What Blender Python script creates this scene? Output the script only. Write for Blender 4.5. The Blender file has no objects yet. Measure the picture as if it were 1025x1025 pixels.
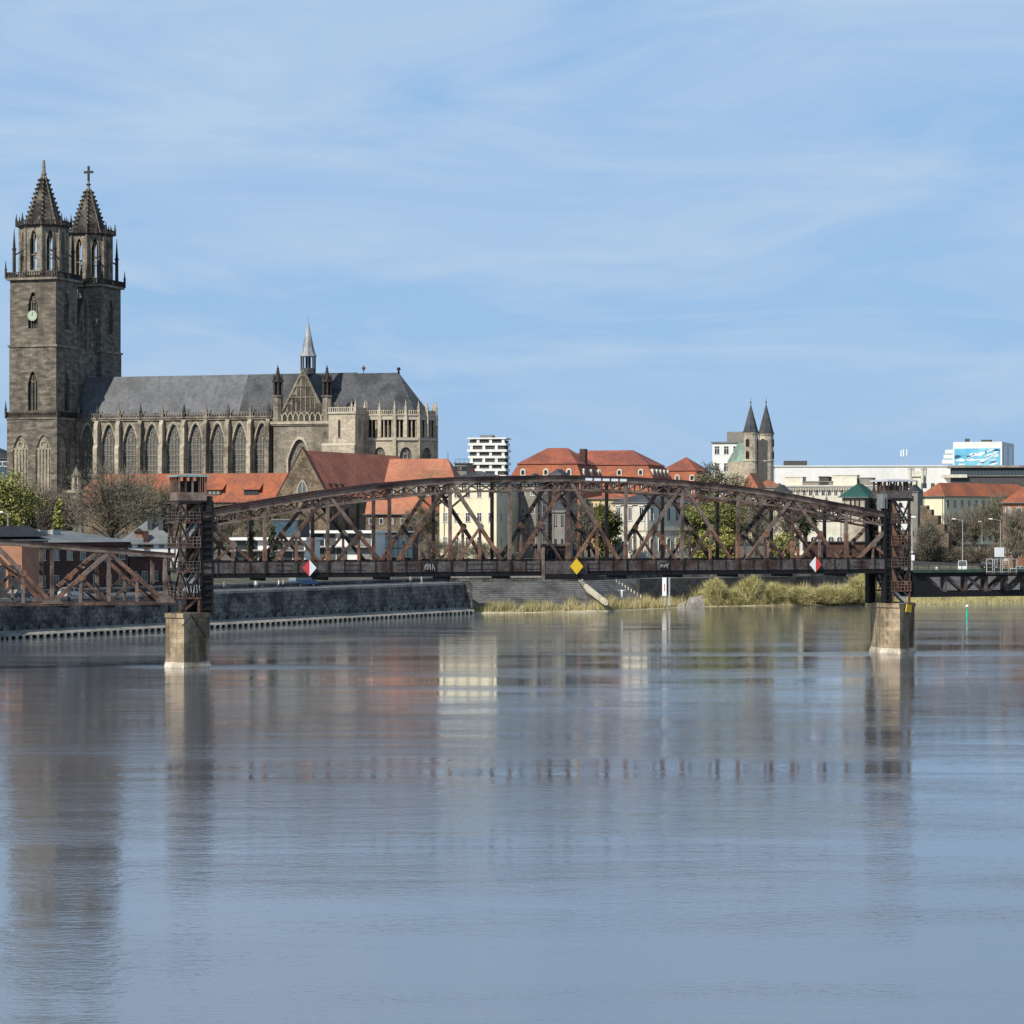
import bpy, math, random
from mathutils import Vector, Matrix
random.seed(7)
R = math.radians
SC = bpy.context.scene
COL = SC.collection
# ------------------------------------------------------------------ camera
F, CX, HOR, HC = 2744.0, 512.5, 525.0, 16.0
cam_d = bpy.data.cameras.new('camera'); cam = bpy.data.objects.new('camera', cam_d); COL.objects.link(cam)
cam.location = (0, 0, HC); cam.rotation_euler = (R(90), 0, 0)
cam_d.sensor_width = 36; cam_d.lens = 36 * F / 1025; cam_d.shift_y = 12.5 / 1025
cam_d.clip_start = 1; cam_d.clip_end = 60000
SC.camera = cam
# ------------------------------------------------------------------ sky, sun, exposure
SUN_AZ, SUN_EL = 40.0, 40.0           # degrees left of straight behind the camera, elevation
sx, sy, sz = -math.sin(R(SUN_AZ)) * math.cos(R(SUN_EL)), -math.cos(R(SUN_AZ)) * math.cos(R(SUN_EL)), math.sin(R(SUN_EL))
world = bpy.data.worlds.new('World'); SC.world = world; world.use_nodes = True
wn = world.node_tree; bg = wn.nodes['Background']
sky = wn.nodes.new('ShaderNodeTexSky'); sky.sky_type = 'NISHITA'; sky.sun_disc = False
sky.sun_elevation = R(SUN_EL); sky.sun_rotation = R(180 + SUN_AZ)
sky.altitude = 60; sky.air_density = 1.0; sky.dust_density = 0.6; sky.ozone_density = 2.2
tc = wn.nodes.new('ShaderNodeTexCoord')
mp = wn.nodes.new('ShaderNodeMapping'); mp.inputs['Scale'].default_value = (2.2, 1.0, 9.0); mp.inputs['Rotation'].default_value = (0, R(38), 0)
wn.links.new(tc.outputs['Generated'], mp.inputs['Vector'])
nz = wn.nodes.new('ShaderNodeTexNoise'); nz.inputs['Scale'].default_value = 2.6; nz.inputs['Detail'].default_value = 7; nz.inputs['Roughness'].default_value = .6; nz.inputs['Distortion'].default_value = .8
wn.links.new(mp.outputs[0], nz.inputs['Vector'])
rp = wn.nodes.new('ShaderNodeMapRange'); rp.inputs['From Min'].default_value = .42; rp.inputs['From Max'].default_value = .68; rp.inputs['To Max'].default_value = .72
wn.links.new(nz.outputs['Fac'], rp.inputs['Value'])
mx = wn.nodes.new('ShaderNodeMixRGB'); mx.inputs['Color2'].default_value = (5.7, 7.0, 8.7, 1)
mb_ = wn.nodes.new('ShaderNodeMixRGB'); mb_.inputs['Color2'].default_value = (3.3, 5.5, 8.6, 1)
sx_ = wn.nodes.new('ShaderNodeSeparateXYZ'); wn.links.new(tc.outputs['Generated'], sx_.inputs[0])
el_ = wn.nodes.new('ShaderNodeMapRange'); el_.interpolation_type = 'SMOOTHSTEP'
for k_, v_ in (('From Min', .36), ('From Max', .75), ('To Min', .88), ('To Max', .1)): el_.inputs[k_].default_value = v_
wn.links.new(sx_.outputs[2], el_.inputs['Value']); wn.links.new(el_.outputs[0], mb_.inputs['Fac'])
wn.links.new(sky.outputs[0], mb_.inputs['Color1'])
cm_ = wn.nodes.new('ShaderNodeMath'); cm_.operation = 'MULTIPLY'; wn.links.new(rp.outputs[0], cm_.inputs[0]); wn.links.new(el_.outputs[0], cm_.inputs[1])
wn.links.new(cm_.outputs[0], mx.inputs['Fac']); wn.links.new(mb_.outputs[0], mx.inputs['Color1'])
wn.links.new(mx.outputs[0], bg.inputs['Color']); bg.inputs['Strength'].default_value = 0.095
sun_d = bpy.data.lights.new('sun', 'SUN'); sun_d.energy = 4.9; sun_d.angle = R(.5); sun_d.color = (1, .95, .87)
sun = bpy.data.objects.new('sun', sun_d); COL.objects.link(sun)
sun.rotation_euler = Vector((-sx, -sy, -sz)).to_track_quat('-Z', 'Y').to_euler(); sun.location = (-100, -100, 200)
SC.view_settings.view_transform = 'Standard'; SC.view_settings.look = 'None'
SC.view_settings.exposure = 0.0; SC.view_settings.gamma = 1; SC.view_settings.use_curve_mapping = False

def WX(px, Y): return (px - CX) * Y / F
def WZ(py, Y): return HC + (HOR - py) * Y / F

# ------------------------------------------------------------------ materials
def lin(c):
    return tuple((v / 12.92 if v <= .04045 else ((v + .055) / 1.055) ** 2.4) for v in c)
MATS = {}
def mat(name, col, rough=.8, var=.25, scale=.6, col2=None, mix=(.45, .65), metal=0, bump=0, brick=None, streak=None, band=None, spec=.3, scale2=None, squash=None):
    """procedural material: base colour, patches of col2, fine variation, optional brick courses, vertical streaks, roof bands"""
    m = bpy.data.materials.new(name); m.use_nodes = True; nt = m.node_tree; N = nt.nodes; L = nt.links
    b = N['Principled BSDF']; b.inputs['Roughness'].default_value = rough; b.inputs['Metallic'].default_value = metal
    b.inputs['Specular IOR Level'].default_value = spec
    t = N.new('ShaderNodeTexCoord'); co = t.outputs['Object']
    def noise(s, det=4, vec=None):
        n = N.new('ShaderNodeTexNoise'); n.inputs['Scale'].default_value = s; n.inputs['Detail'].default_value = det
        L.new(vec or co, n.inputs['Vector']); return n.outputs['Fac']
    def mixc(fac, a, bb, typ='MIX'):
        x = N.new('ShaderNodeMixRGB'); x.blend_type = typ
        for k, v in (('Fac', fac), ('Color1', a), ('Color2', bb)):
            if hasattr(v, 'type') and not isinstance(v, (int, float)): L.new(v, x.inputs[k])
            elif isinstance(v, (int, float)): x.inputs[k].default_value = v
            else: x.inputs[k].default_value = (*v[:3], 1)
        return x.outputs[0]
    def rng(v, a, bb, c=0, d=1):
        x = N.new('ShaderNodeMapRange'); L.new(v, x.inputs['Value'])
        x.inputs['From Min'].default_value = a; x.inputs['From Max'].default_value = bb
        x.inputs['To Min'].default_value = c; x.inputs['To Max'].default_value = d
        return x.outputs[0]
    cur = col
    sqv = None
    if squash:
        sq = N.new('ShaderNodeMapping'); sq.inputs['Scale'].default_value = (1, 1, squash); L.new(co, sq.inputs['Vector']); sqv = sq.outputs[0]
    if col2 is not None:
        cur = mixc(rng(noise(scale2 or scale * .35, 6, sqv), mix[0], mix[1]), col, col2)
    if brick:
        sp = N.new('ShaderNodeSeparateXYZ'); L.new(co, sp.inputs[0])
        ad = N.new('ShaderNodeMath'); ad.operation = 'ADD'; L.new(sp.outputs[0], ad.inputs[0]); L.new(sp.outputs[1], ad.inputs[1])
        cb = N.new('ShaderNodeCombineXYZ'); L.new(ad.outputs[0], cb.inputs[0]); L.new(sp.outputs[2], cb.inputs[1])
        bt = N.new('ShaderNodeTexBrick'); L.new(cb.outputs[0], bt.inputs['Vector'])
        bt.inputs['Scale'].default_value = 1; bt.inputs['Brick Width'].default_value = brick[0]; bt.inputs['Row Height'].default_value = brick[1]
        bt.inputs['Mortar Size'].default_value = brick[2]; bt.inputs['Bias'].default_value = 0
        bt.inputs['Color1'].default_value = (brick[3],) * 3 + (1,); bt.inputs['Color2'].default_value = (1, 1, 1, 1); bt.inputs['Mortar'].default_value = (brick[4],) * 3 + (1,)
        cur = mixc(1.0, cur, bt.outputs['Color'], 'MULTIPLY')
    if streak:
        mpn = N.new('ShaderNodeMapping'); mpn.inputs['Scale'].default_value = (1, 1, streak[1]); L.new(co, mpn.inputs['Vector'])
        fac = rng(noise(streak[0], 4, mpn.outputs[0]), .48, .7, 0, streak[2])
        cur = mixc(fac, cur, streak[3])
    if band:
        w = N.new('ShaderNodeTexWave'); w.wave_type = 'BANDS'; w.bands_direction = 'Z'; w.inputs['Scale'].default_value = band[0]; w.inputs['Distortion'].default_value = .4
        L.new(co, w.inputs['Vector'])
        cur = mixc(band[1], cur, w.outputs['Color'], 'MULTIPLY')
    f = noise(scale * 2.5, 6, sqv)
    vv = rng(f, .3, .7, 1 - var, 1 + var)
    gr = N.new('ShaderNodeCombineColor')
    for i in range(3): L.new(vv, gr.inputs[i])
    cur = mixc(1.0, cur, gr.outputs[0], 'MULTIPLY')
    L.new(cur, b.inputs['Base Color'])
    if bump:
        bn = N.new('ShaderNodeBump'); bn.inputs['Strength'].default_value = bump; bn.inputs['Distance'].default_value = .1
        L.new(f, bn.inputs['Height']); L.new(bn.outputs[0], b.inputs['Normal'])
    MATS[name] = m
    return m
def glassmat(name, col, rough=.12, var=.4, curtain=None):
    m = mat(name, col, rough, var, .9, spec=.5)
    if curtain:          # some panes have pale curtains or blinds behind them
        nt = m.node_tree; b = nt.nodes['Principled BSDF']; src = b.inputs['Base Color'].links[0].from_socket
        oi = nt.nodes.new('ShaderNodeObjectInfo'); r = nt.nodes.new('ShaderNodeValToRGB'); r.color_ramp.interpolation = 'CONSTANT'
        r.color_ramp.elements[0].color = (0, 0, 0, 1); r.color_ramp.elements[1].position = .55; r.color_ramp.elements[1].color = (.35, .35, .35, 1)
        e = r.color_ramp.elements.new(.8); e.color = (1, 1, 1, 1)
        x = nt.nodes.new('ShaderNodeMixRGB'); x.inputs['Color2'].default_value = (*curtain, 1)
        nt.links.new(oi.outputs['Random'], r.inputs[0]); nt.links.new(r.outputs[0], x.inputs['Fac']); nt.links.new(src, x.inputs['Color1']); nt.links.new(x.outputs[0], b.inputs['Base Color'])
    return m

M = {}
M['steel'] = mat('rusty_steel', (.068, .046, .037), .75, .5, 1.0, (.15, .078, .05), (.5, .66), bump=.3)
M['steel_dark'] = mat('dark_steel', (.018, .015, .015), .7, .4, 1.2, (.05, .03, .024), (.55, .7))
M['steel_black'] = mat('black_steel', (.007, .007, .008), .7, .3, 1.2)
M['chord'] = mat('faded_red_paint', (.17, .125, .10), .75, .4, .7, (.06, .04, .032), (.5, .62))
M['chord_top'] = mat('dark_red_paint', (.05, .02, .018), .75, .35, .8, (.02, .015, .015))
M['rust'] = mat('orange_rust', (.235, .118, .072), .85, .4, 1.2, (.09, .052, .038), (.42, .6))
M['panelsteel'] = mat('weathered_side_plate', (.10, .088, .082), .75, .45, 1.1, (.05, .028, .022), (.46, .6), streak=(1.5, .2, .6, (.03, .02, .02)))
M['palegrey'] = mat('pale_grey_paint', (.36, .36, .35), .6, .3, 1.5, (.15, .12, .1), (.5, .7))
M['pier'] = mat('pier_stone', (.36, .28, .18), .9, .3, .5, (.20, .15, .095), (.42, .62), brick=(1.1, .55, .02, .82, .6), streak=(.9, .12, .9, (.06, .047, .032)))
M['limewash'] = mat('lime_stain', (.52, .46, .37), .9, .3, .8, (.26, .21, .15), (.45, .62))
M['cathstone'] = mat('cathedral_stone', (.25, .212, .16), .92, .5, .9, (.115, .1, .08), (.4, .66), brick=(1.7, .9, .03, .6, .7), streak=(.3, .2, .55, (.05, .043, .036)), squash=3.2)
M['cathstone_pale'] = mat('cathedral_pale_stone', (.50, .43, .315), .92, .25, .5, (.25, .21, .155), (.54, .7), brick=(1.6, .8, .02, .8, .8), streak=(.3, .15, .4, (.10, .08, .055)))
M['cathstone_mid'] = mat('cathedral_mid_stone', (.30, .26, .195), .92, .42, .9, (.13, .112, .088), (.46, .68), brick=(1.6, .8, .02, .72, .8), streak=(.3, .2, .5, (.05, .04, .033)))
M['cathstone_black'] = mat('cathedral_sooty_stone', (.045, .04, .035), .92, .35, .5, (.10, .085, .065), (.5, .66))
M['spire'] = mat('spire_stone', (.13, .11, .085), .92, .45, .6, (.03, .027, .025), (.42, .58))
M['slate'] = mat('slate_roof', (.135, .137, .142), .65, .2, .4, (.095, .097, .10), (.4, .62), streak=(.6, .12, .6, (.07, .072, .076)))
M['slate_dark'] = mat('dark_slate_roof', (.075, .077, .08), .7, .3, .5, (.04, .042, .045), (.45, .62))
M['leadglass'] = glassmat('leaded_glass', (.105, .115, .115), .4); M['paleglass'] = glassmat('pale_leaded_glass', (.15, .14, .12), .5)
M['tracery'] = mat('tracery_stone', (.26, .215, .15), .9, .3, .6)
M['copper'] = mat('green_copper', (.28, .42, .34), .7, .25, .5, (.17, .24, .2))
M['greenroof'] = mat('green_sheet_roof', (.014, .07, .055), .7, .2, .5)
M['tile_orange'] = mat('orange_roof_tile', (.40, .125, .058), .85, .18, .5, (.27, .095, .055), (.42, .58), band=(1.1, .22), streak=(.5, .25, .35, (.22, .11, .07)))
M['tile_red'] = mat('red_roof_tile', (.37, .115, .066), .85, .2, .4, (.25, .085, .058), (.42, .58), band=(1.1, .25), streak=(.5, .25, .35, (.20, .09, .065)))
M['tile_chapel'] = mat('warm_red_roof_tile', (.56, .20, .115), .85, .2, .5, (.42, .15, .09), (.42, .58), band=(1.1, .25), streak=(.5, .25, .3, (.32, .14, .09)))
M['tile_light'] = mat('pale_orange_roof_tile', (.47, .19, .105), .85, .15, .4, (.38, .15, .09), (.42, .58), band=(1.1, .2), streak=(.5, .25, .3, (.33, .17, .11)))
M['tile_stain'] = mat('lichened_roof_tile', (.27, .13, .075), .9, .2, .5, (.42, .15, .08), (.45, .6))
M['fieldstone'] = mat('rubble_stone', (.25, .19, .125), .92, .4, .9, (.12, .09, .06), (.42, .62), brick=(.7, .35, .03, .6, .8))
M['cream'] = mat('cream_render', (.76, .68, .47), .9, .08, .2, (.66, .58, .40), (.5, .75))
M['white'] = mat('white_render', (.78, .76, .70), .85, .06, .2, (.68, .66, .6), (.5, .75))
M['offwhite'] = mat('ivory_render', (.66, .62, .50), .9, .12, .3, (.5, .47, .38), (.48, .7))
M['yellow'] = mat('yellow_render', (.70, .52, .22), .9, .1, .2, (.6, .44, .2), (.5, .75))
M['greyrender'] = mat('grey_render', (.25, .23, .19), .9, .15, .3, (.17, .155, .13), (.45, .7))
M['darkrender'] = mat('dark_grey_render', (.075, .072, .068), .9, .2, .4)
M['brick'] = mat('dark_brick', (.10, .052, .04), .9, .25, .6, (.065, .036, .03), (.42, .65), brick=(.5, .25, .02, .7, .8))
M['redwall'] = mat('red_render', (.42, .15, .085), .9, .15, .3, (.33, .12, .07), (.45, .7))
M['orangewall'] = mat('orange_render', (.34, .17, .10), .9, .15, .3)
M['zinc'] = mat('zinc_roof', (.18, .19, .185), .8, .15, .4, (.12, .125, .125), (.45, .7))
M['darkroof'] = mat('bitumen_roof', (.035, .036, .042), .8, .25, .4)
M['glass'] = glassmat('window_glass', (.03, .036, .042), .15, .4, (.24, .23, .20))
M['glassblue'] = glassmat('blue_curtain_glass', (.05, .085, .11), .15)
M['frame_white'] = mat('white_frame', (.74, .72, .68), .6, .1, 1)
M['frame_stone'] = mat('stone_frame', (.45, .40, .31), .9, .2, 1)
M['frame_dark'] = mat('dark_frame', (.05, .045, .04), .7, .2, 1)
M['concrete'] = mat('concrete', (.30, .275, .235), .9, .3, .8, (.19, .175, .15), (.45, .65))
M['palestone'] = mat('pale_kerb_stone', (.52, .47, .36), .9, .3, .8, (.33, .29, .21), (.45, .65))
M['quay'] = mat('quay_masonry', (.20, .19, .17), .92, .5, .8, (.075, .073, .07), (.42, .6), brick=(1.8, .75, .05, .55, .45), streak=(.35, .3, .5, (.04, .04, .04)))
M['paving'] = mat('slope_paving', (.15, .145, .135), .92, .3, .6, (.075, .072, .07), (.45, .65), band=(.85, .5))
M['ground'] = mat('ground_earth', (.12, .108, .08), .95, .3, .12, (.09, .088, .055), (.45, .6))
M['asphalt'] = mat('asphalt', (.06, .06, .062), .9, .2, .5)
M['sand'] = mat('river_sand', (.46, .39, .26), .95, .3, .5, (.25, .22, .12), (.48, .62))
M['slope_shrub'] = mat('dry_slope', (.115, .09, .06), .95, .5, .5, (.07, .075, .035), (.45, .6))
M['reed'] = mat('dry_reed', (.50, .40, .21), .9, .35, .3, (.36, .31, .14), (.42, .6))
M['willow'] = mat('spring_willow', (.44, .41, .16), .85, .35, .5, (.33, .28, .12), (.45, .6))
M['leaf_yellow'] = mat('yellow_green_leaf', (.36, .34, .10), .8, .4, .5, (.22, .22, .07), (.45, .6))
M['leaf_green'] = mat('fresh_green_leaf', (.21, .225, .065), .8, .4, .5, (.13, .15, .05), (.45, .6))
M['leaf_olive'] = mat('olive_leaf', (.15, .14, .06), .85, .4, .5, (.09, .09, .045), (.45, .6))
M['leaf_dark'] = mat('dark_evergreen_leaf', (.035, .05, .022), .85, .5, .6)
M['ivy'] = mat('ivy_leaf', (.13, .13, .03), .85, .5, .4, (.05, .06, .02), (.45, .6))
M['twig'] = mat('bare_twig', (.26, .23, .165), .95, .3, .5, (.185, .165, .115), (.45, .6))
M['twig_dark'] = mat('dark_twig', (.17, .15, .115), .95, .3, .5)
M['bark'] = mat('bark', (.055, .043, .034), .95, .35, 1)
M['sign_white'] = mat('sign_white', (.82, .81, .78), .5, .03, 1)
M['sign_red'] = mat('sign_red', (.62, .06, .06), .5, .05, 1)
M['sign_yellow'] = mat('sign_yellow', (.80, .50, .03), .5, .04, 1)
M['greenpaint'] = mat('green_paint', (.035, .07, .052), .7, .3, .6, (.03, .045, .035))
M['lampgrey'] = mat('galvanised_steel', (.42, .43, .43), .45, .1, 1, metal=.3)
M['car_white'] = mat('white_car_paint', (.75, .75, .74), .25, .03, 1, spec=.5)
M['car_dark'] = mat('dark_car_paint', (.025, .028, .035), .25, .1, 1, spec=.5)
M['car_blue'] = mat('blue_car_paint', (.05, .14, .25), .3, .1, 1, spec=.5)
M['car_silver'] = mat('silver_car_paint', (.42, .45, .46), .3, .05, 1, spec=.5)
M['car_red'] = mat('red_car_paint', (.33, .04, .03), .3, .05, 1, spec=.5)
M['rubber'] = mat('rubber', (.015, .015, .015), .85, .1, 1)
M['skin'] = mat('skin', (.55, .34, .25), .7, .05, 1)
M['hair'] = mat('hair', (.05, .03, .02), .8, .1, 1)
for nm, c in (('white', (.7, .7, .68)), ('black', (.015, .015, .018)), ('blue', (.04, .07, .16)), ('red', (.4, .05, .05)), ('beige', (.42, .35, .25)), ('jeans', (.05, .07, .12)), ('grey', (.12, .12, .12))):
    M['cloth_' + nm] = mat(nm + '_cloth', c, .9, .12, 3)
M['mural_blue'] = mat('mural_blue', (.14, .45, .62), .7, .15, .15, (.30, .62, .72), (.42, .6))
M['mural_white'] = mat('mural_white', (.68, .74, .76), .7, .1, .2)
M['mural_dark'] = mat('mural_dark', (.03, .10, .17), .7, .2, .2)
M['clockface'] = mat('clock_face', (.42, .47, .35), .6, .06, 1)
M['buoy'] = mat('buoy_green', (.03, .40, .26), .5, .05, 1)
M['feather_white'] = mat('white_feather', (.8, .8, .78), .9, .05, 2)
M['feather_dark'] = mat('dark_feather', (.03, .03, .03), .9, .1, 2)

# ------------------------------------------------------------------ mesh builder
class MB:
    def __init__(s): s.v = []; s.f = []; s.m = []
    def face(s, pts, m=0):
        n = len(s.v); s.v += [tuple(p) for p in pts]; s.f.append(tuple(range(n, n + len(pts)))); s.m.append(m)
    def hexa(s, b, t, m=0):
        """b,t: matching rings of points (bottom, top)"""
        n0 = len(s.v); k = len(b); s.v += [tuple(p) for p in b] + [tuple(p) for p in t]
        s.f.append(tuple(n0 + i for i in range(k))[::-1]); s.m.append(m)
        s.f.append(tuple(n0 + k + i for i in range(k))); s.m.append(m)
        for i in range(k):
            j = (i + 1) % k; s.f.append((n0 + i, n0 + j, n0 + k + j, n0 + k + i)); s.m.append(m)
    def box(s, x0, x1, y0, y1, z0, z1, m=0):
        s.hexa([(x0, y0, z0), (x1, y0, z0), (x1, y1, z0), (x0, y1, z0)], [(x0, y0, z1), (x1, y0, z1), (x1, y1, z1), (x0, y1, z1)], m)
    def prism(s, poly, z0, z1, m=0, poly2=None):
        p2 = poly2 or poly
        s.hexa([(x, y, z0) for x, y in poly], [(x, y, z1) for x, y in p2], m)
    def slab_xz(s, poly, y0, y1, m=0):
        s.hexa([(x, y1, z) for x, z in poly], [(x, y0, z) for x, z in poly], m)
    def beam(s, p, q, w, h, m=0):
        p, q = Vector(p), Vector(q); d = (q - p)
        if d.length < 1e-6: return
        d.normalize(); up = Vector((0, 0, 1)) if abs(d.z) < .98 else Vector((1, 0, 0))
        sd = d.cross(up).normalized() * (w / 2); u2 = sd.cross(d).normalized() * (h / 2)
        s.hexa([p - sd - u2, p + sd - u2, p + sd + u2, p - sd + u2], [q - sd - u2, q + sd - u2, q + sd + u2, q - sd + u2], m)
    def tube(s, p, q, r0, r1, n=6, m=0):
        p, q = Vector(p), Vector(q); d = (q - p)
        if d.length < 1e-6: return
        d.normalize(); up = Vector((0, 0, 1)) if abs(d.z) < .95 else Vector((1, 0, 0))
        a = d.cross(up).normalized(); b = a.cross(d)
        ring = [a * math.cos(2 * math.pi * i / n) + b * math.sin(2 * math.pi * i / n) for i in range(n)]
        s.hexa([p + r * r0 for r in ring], [q + r * r1 for r in ring], m)
    def ngon(s, cx, cy, z0, z1, r0, r1, n=8, rot=0, m=0):
        def rg(r, z): return [(cx + r * math.cos(rot + 2 * math.pi * i / n), cy + r * math.sin(rot + 2 * math.pi * i / n), z) for i in range(n)]
        if r1 < 1e-4:
            b = rg(r0, z0)
            for i in range(n): s.face([b[i], b[(i + 1) % n], (cx, cy, z1)], m)
            s.face(b[::-1], m)
        else: s.hexa(rg(r0, z0), rg(r1, z1), m)
    def hip(s, x0, x1, y0, y1, z, h, ins, m=0, axis='x', flat=0):
        if axis == 'x':
            ym = (y0 + y1) / 2; a, b = (x0 + ins, ym, z + h), (x1 - ins, ym, z + h)
            c = [(x0, y0, z), (x1, y0, z), (x1, y1, z), (x0, y1, z)]
            s.face([c[0], c[1], b, a], m); s.face([c[2], c[3], a, b], m); s.face([c[3], c[0], a], m); s.face([c[1], c[2], b], m)
        else:
            xm = (x0 + x1) / 2; a, b = (xm, y0 + ins, z + h), (xm, y1 - ins, z + h)
            c = [(x0, y0, z), (x1, y0, z), (x1, y1, z), (x0, y1, z)]
            s.face([c[0], c[1], a], m); s.face([c[1], c[2], b, a], m); s.face([c[2], c[3], b], m); s.face([c[3], c[0], a, b], m)
        s.face(c[::-1], m)
    def build(s, name, mats, parent=None, loc=None, smooth=False):
        me = bpy.data.meshes.new(name); me.from_pydata(s.v, [], s.f)
        if not isinstance(mats, (list, tuple)): mats = [mats]
        for mm in mats: me.materials.append(M[mm] if isinstance(mm, str) else mm)
        if len(mats) > 1: me.polygons.foreach_set('material_index', s.m)
        if smooth: me.polygons.foreach_set('use_smooth', [True] * len(me.polygons))
        me.update()
        o = bpy.data.objects.new(name, me); COL.objects.link(o)
        if parent: o.parent = parent
        if loc is not None: o.location = loc
        return o

def tag(o, label, cat, group=None):
    o['label'] = label; o['category'] = cat
    if group: o['group'] = group
    return o
def struct(o, kind='structure'): o['kind'] = kind; return o
def thing(name, label, cat, loc, rotz=0, group=None):
    o = bpy.data.objects.new(name, None); COL.objects.link(o); o.empty_display_size = .5
    o.location = loc; o.rotation_euler = (0, 0, rotz); return tag(o, label, cat, group)
def dup(o, parent=None):
    c = o.copy(); COL.objects.link(c); c.parent = parent
    for ch in list(o.children): dup(ch, c)
    return c

def arch_pts(w, zs, zsp, zt, n=6, cx=0, pointed=True):
    """outline of an arched opening, from bottom left over the top to bottom right"""
    h = w / 2; pts = [(cx - h, zs), (cx - h, zsp)]
    for i in range(1, n + 1):
        t = i / n
        if pointed: x = -h * (1 - t) ** .9 * (1 - .12 * t) ; z = zsp + (zt - zsp) * math.sin(t * math.pi / 2) ** .9
        else: x = -h * math.cos(t * math.pi / 2); z = zsp + (zt - zsp) * math.sin(t * math.pi / 2)
        if i == n: x = 0
        pts.append((cx + x, z))
    right = [(2 * cx - x, z) for x, z in pts[:-1]][::-1]
    return pts + right
def wall_hole(mb, T, x0, x1, z0, z1, outline, thick, m=0):
    """a wall panel with one real arched opening and reveals; T maps (x, depth, z)"""
    zs = outline[0][1]; xl, xr = outline[0][0], outline[-1][0]
    def q(a, b, c, d): mb.face([T(p[0], 0, p[1]) for p in (a, b, c, d)], m)
    if zs > z0 + .01: q((x0, z0), (x1, z0), (x1, zs), (x0, zs))
    q((x0, zs), (xl, zs), (xl, z1), (x0, z1)); q((xr, zs), (x1, zs), (x1, z1), (xr, z1))
    for i in range(len(outline) - 1):
        a, b = outline[i], outline[i + 1]
        if abs(a[0] - b[0]) > 1e-5: q(a, b, (b[0], z1), (a[0], z1))
        mb.face([T(a[0], 0, a[1]), T(a[0], thick, a[1]), T(b[0], thick, b[1]), T(b[0], 0, b[1])], m)
    mb.face([T(xl, 0, zs), T(xr, 0, zs), T(xr, thick, zs), T(xl, thick, zs)], m)
def TM(mx): return lambda x, y, z: tuple(mx @ Vector((x, y, z)))

# windows: cached meshes, facing -y, origin at the bottom centre
WCACHE = {}
def win_mesh(w, h, style, fm, gm):
    key = (round(w, 2), round(h, 2), style, fm, gm)
    if key in WCACHE: return WCACHE[key]
    b = MB(); t = max(.09, w * .09)
    if style == 'rect' or style == 'plain':
        b.box(-w / 2, -w / 2 + t, -.10, .02, 0, h); b.box(w / 2 - t, w / 2, -.10, .02, 0, h)
        b.box(-w / 2 + t, w / 2 - t, -.10, .02, h - t, h); b.box(-w / 2 - .1, w / 2 + .1, -.16, .02, -t, 0)
        if style == 'rect': b.box(-t / 3, t / 3, -.07, .0, 0, h - t); b.box(-w / 2 + t, w / 2 - t, -.075, .0, h * .62, h * .62 + t * .6)
        b.face([(-w / 2 + t, -.03, 0), (w / 2 - t, -.03, 0), (w / 2 - t, -.03, h - t), (-w / 2 + t, -.03, h - t)], 1)
    elif style == 'hood':
        b.box(-w / 2, -w / 2 + t, -.10, .02, 0, h); b.box(w / 2 - t, w / 2, -.10, .02, 0, h)
        b.box(-w / 2 + t, w / 2 - t, -.10, .02, h - t, h); b.box(-w / 2 - .15, w / 2 + .15, -.2, .02, -t, 0)
        b.box(-w / 2 - .2, w / 2 + .2, -.32, .02, h + .18, h + .42)
        b.box(-t / 3, t / 3, -.07, .0, 0, h - t)
        b.face([(-w / 2 + t, -.03, 0), (w / 2 - t, -.03, 0), (w / 2 - t, -.03, h - t), (-w / 2 + t, -.03, h - t)], 1)
    else:
        o = arch_pts(w, 0, h - w * (.5 if style == 'round' else .75), h, 5, 0, style != 'round')
        i = arch_pts(w - 2 * t, 0, h - w * (.5 if style == 'round' else .75), h - t, 5, 0, style != 'round')
        for k in range(len(o) - 1):
            b.face([(o[k][0], -.14, o[k][1]), (i[k][0], -.14, i[k][1]), (i[k + 1][0], -.14, i[k + 1][1]), (o[k + 1][0], -.14, o[k + 1][1])][::-1])
            b.face([(o[k][0], -.14, o[k][1]), (o[k + 1][0], -.14, o[k + 1][1]), (o[k + 1][0], .02, o[k + 1][1]), (o[k][0], .02, o[k][1])])
            b.face([(i[k][0], -.14, i[k][1]), (i[k + 1][0], -.14, i[k + 1][1]), (i[k + 1][0], .02, i[k + 1][1]), (i[k][0], .02, i[k][1])][::-1])
        b.face([(x, -.02, z) for x, z in i][::-1], 1)
        b.box(-t / 3, t / 3, -.09, 0, 0, h - t)
    ob = b.build('window', [fm, gm]); me = ob.data; bpy.data.objects.remove(ob)
    WCACHE[key] = me; return me
def put_window(parent, me, x, y, z, rot=0, name='window'):
    o = bpy.data.objects.new(name, me); COL.objects.link(o); o.parent = parent
    o.location = (x, y, z); o.rotation_euler = (0, 0, rot); return o

def frame(a, b, Y0, th, c=None, d=None):
    s, co = math.sin(R(th)), math.cos(R(th)); k = (b - CX) / F; X0 = WX(a, Y0)
    w = (k * Y0 - X0) / (co + k * s); Xb, Yb = X0 + w * co, Y0 - w * s
    if c is not None: kc = (c - CX) / F; d = (kc * Yb - Xb) / (s - kc * co)
    return X0, w, d, (Y0 + Yb) / 2

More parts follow.
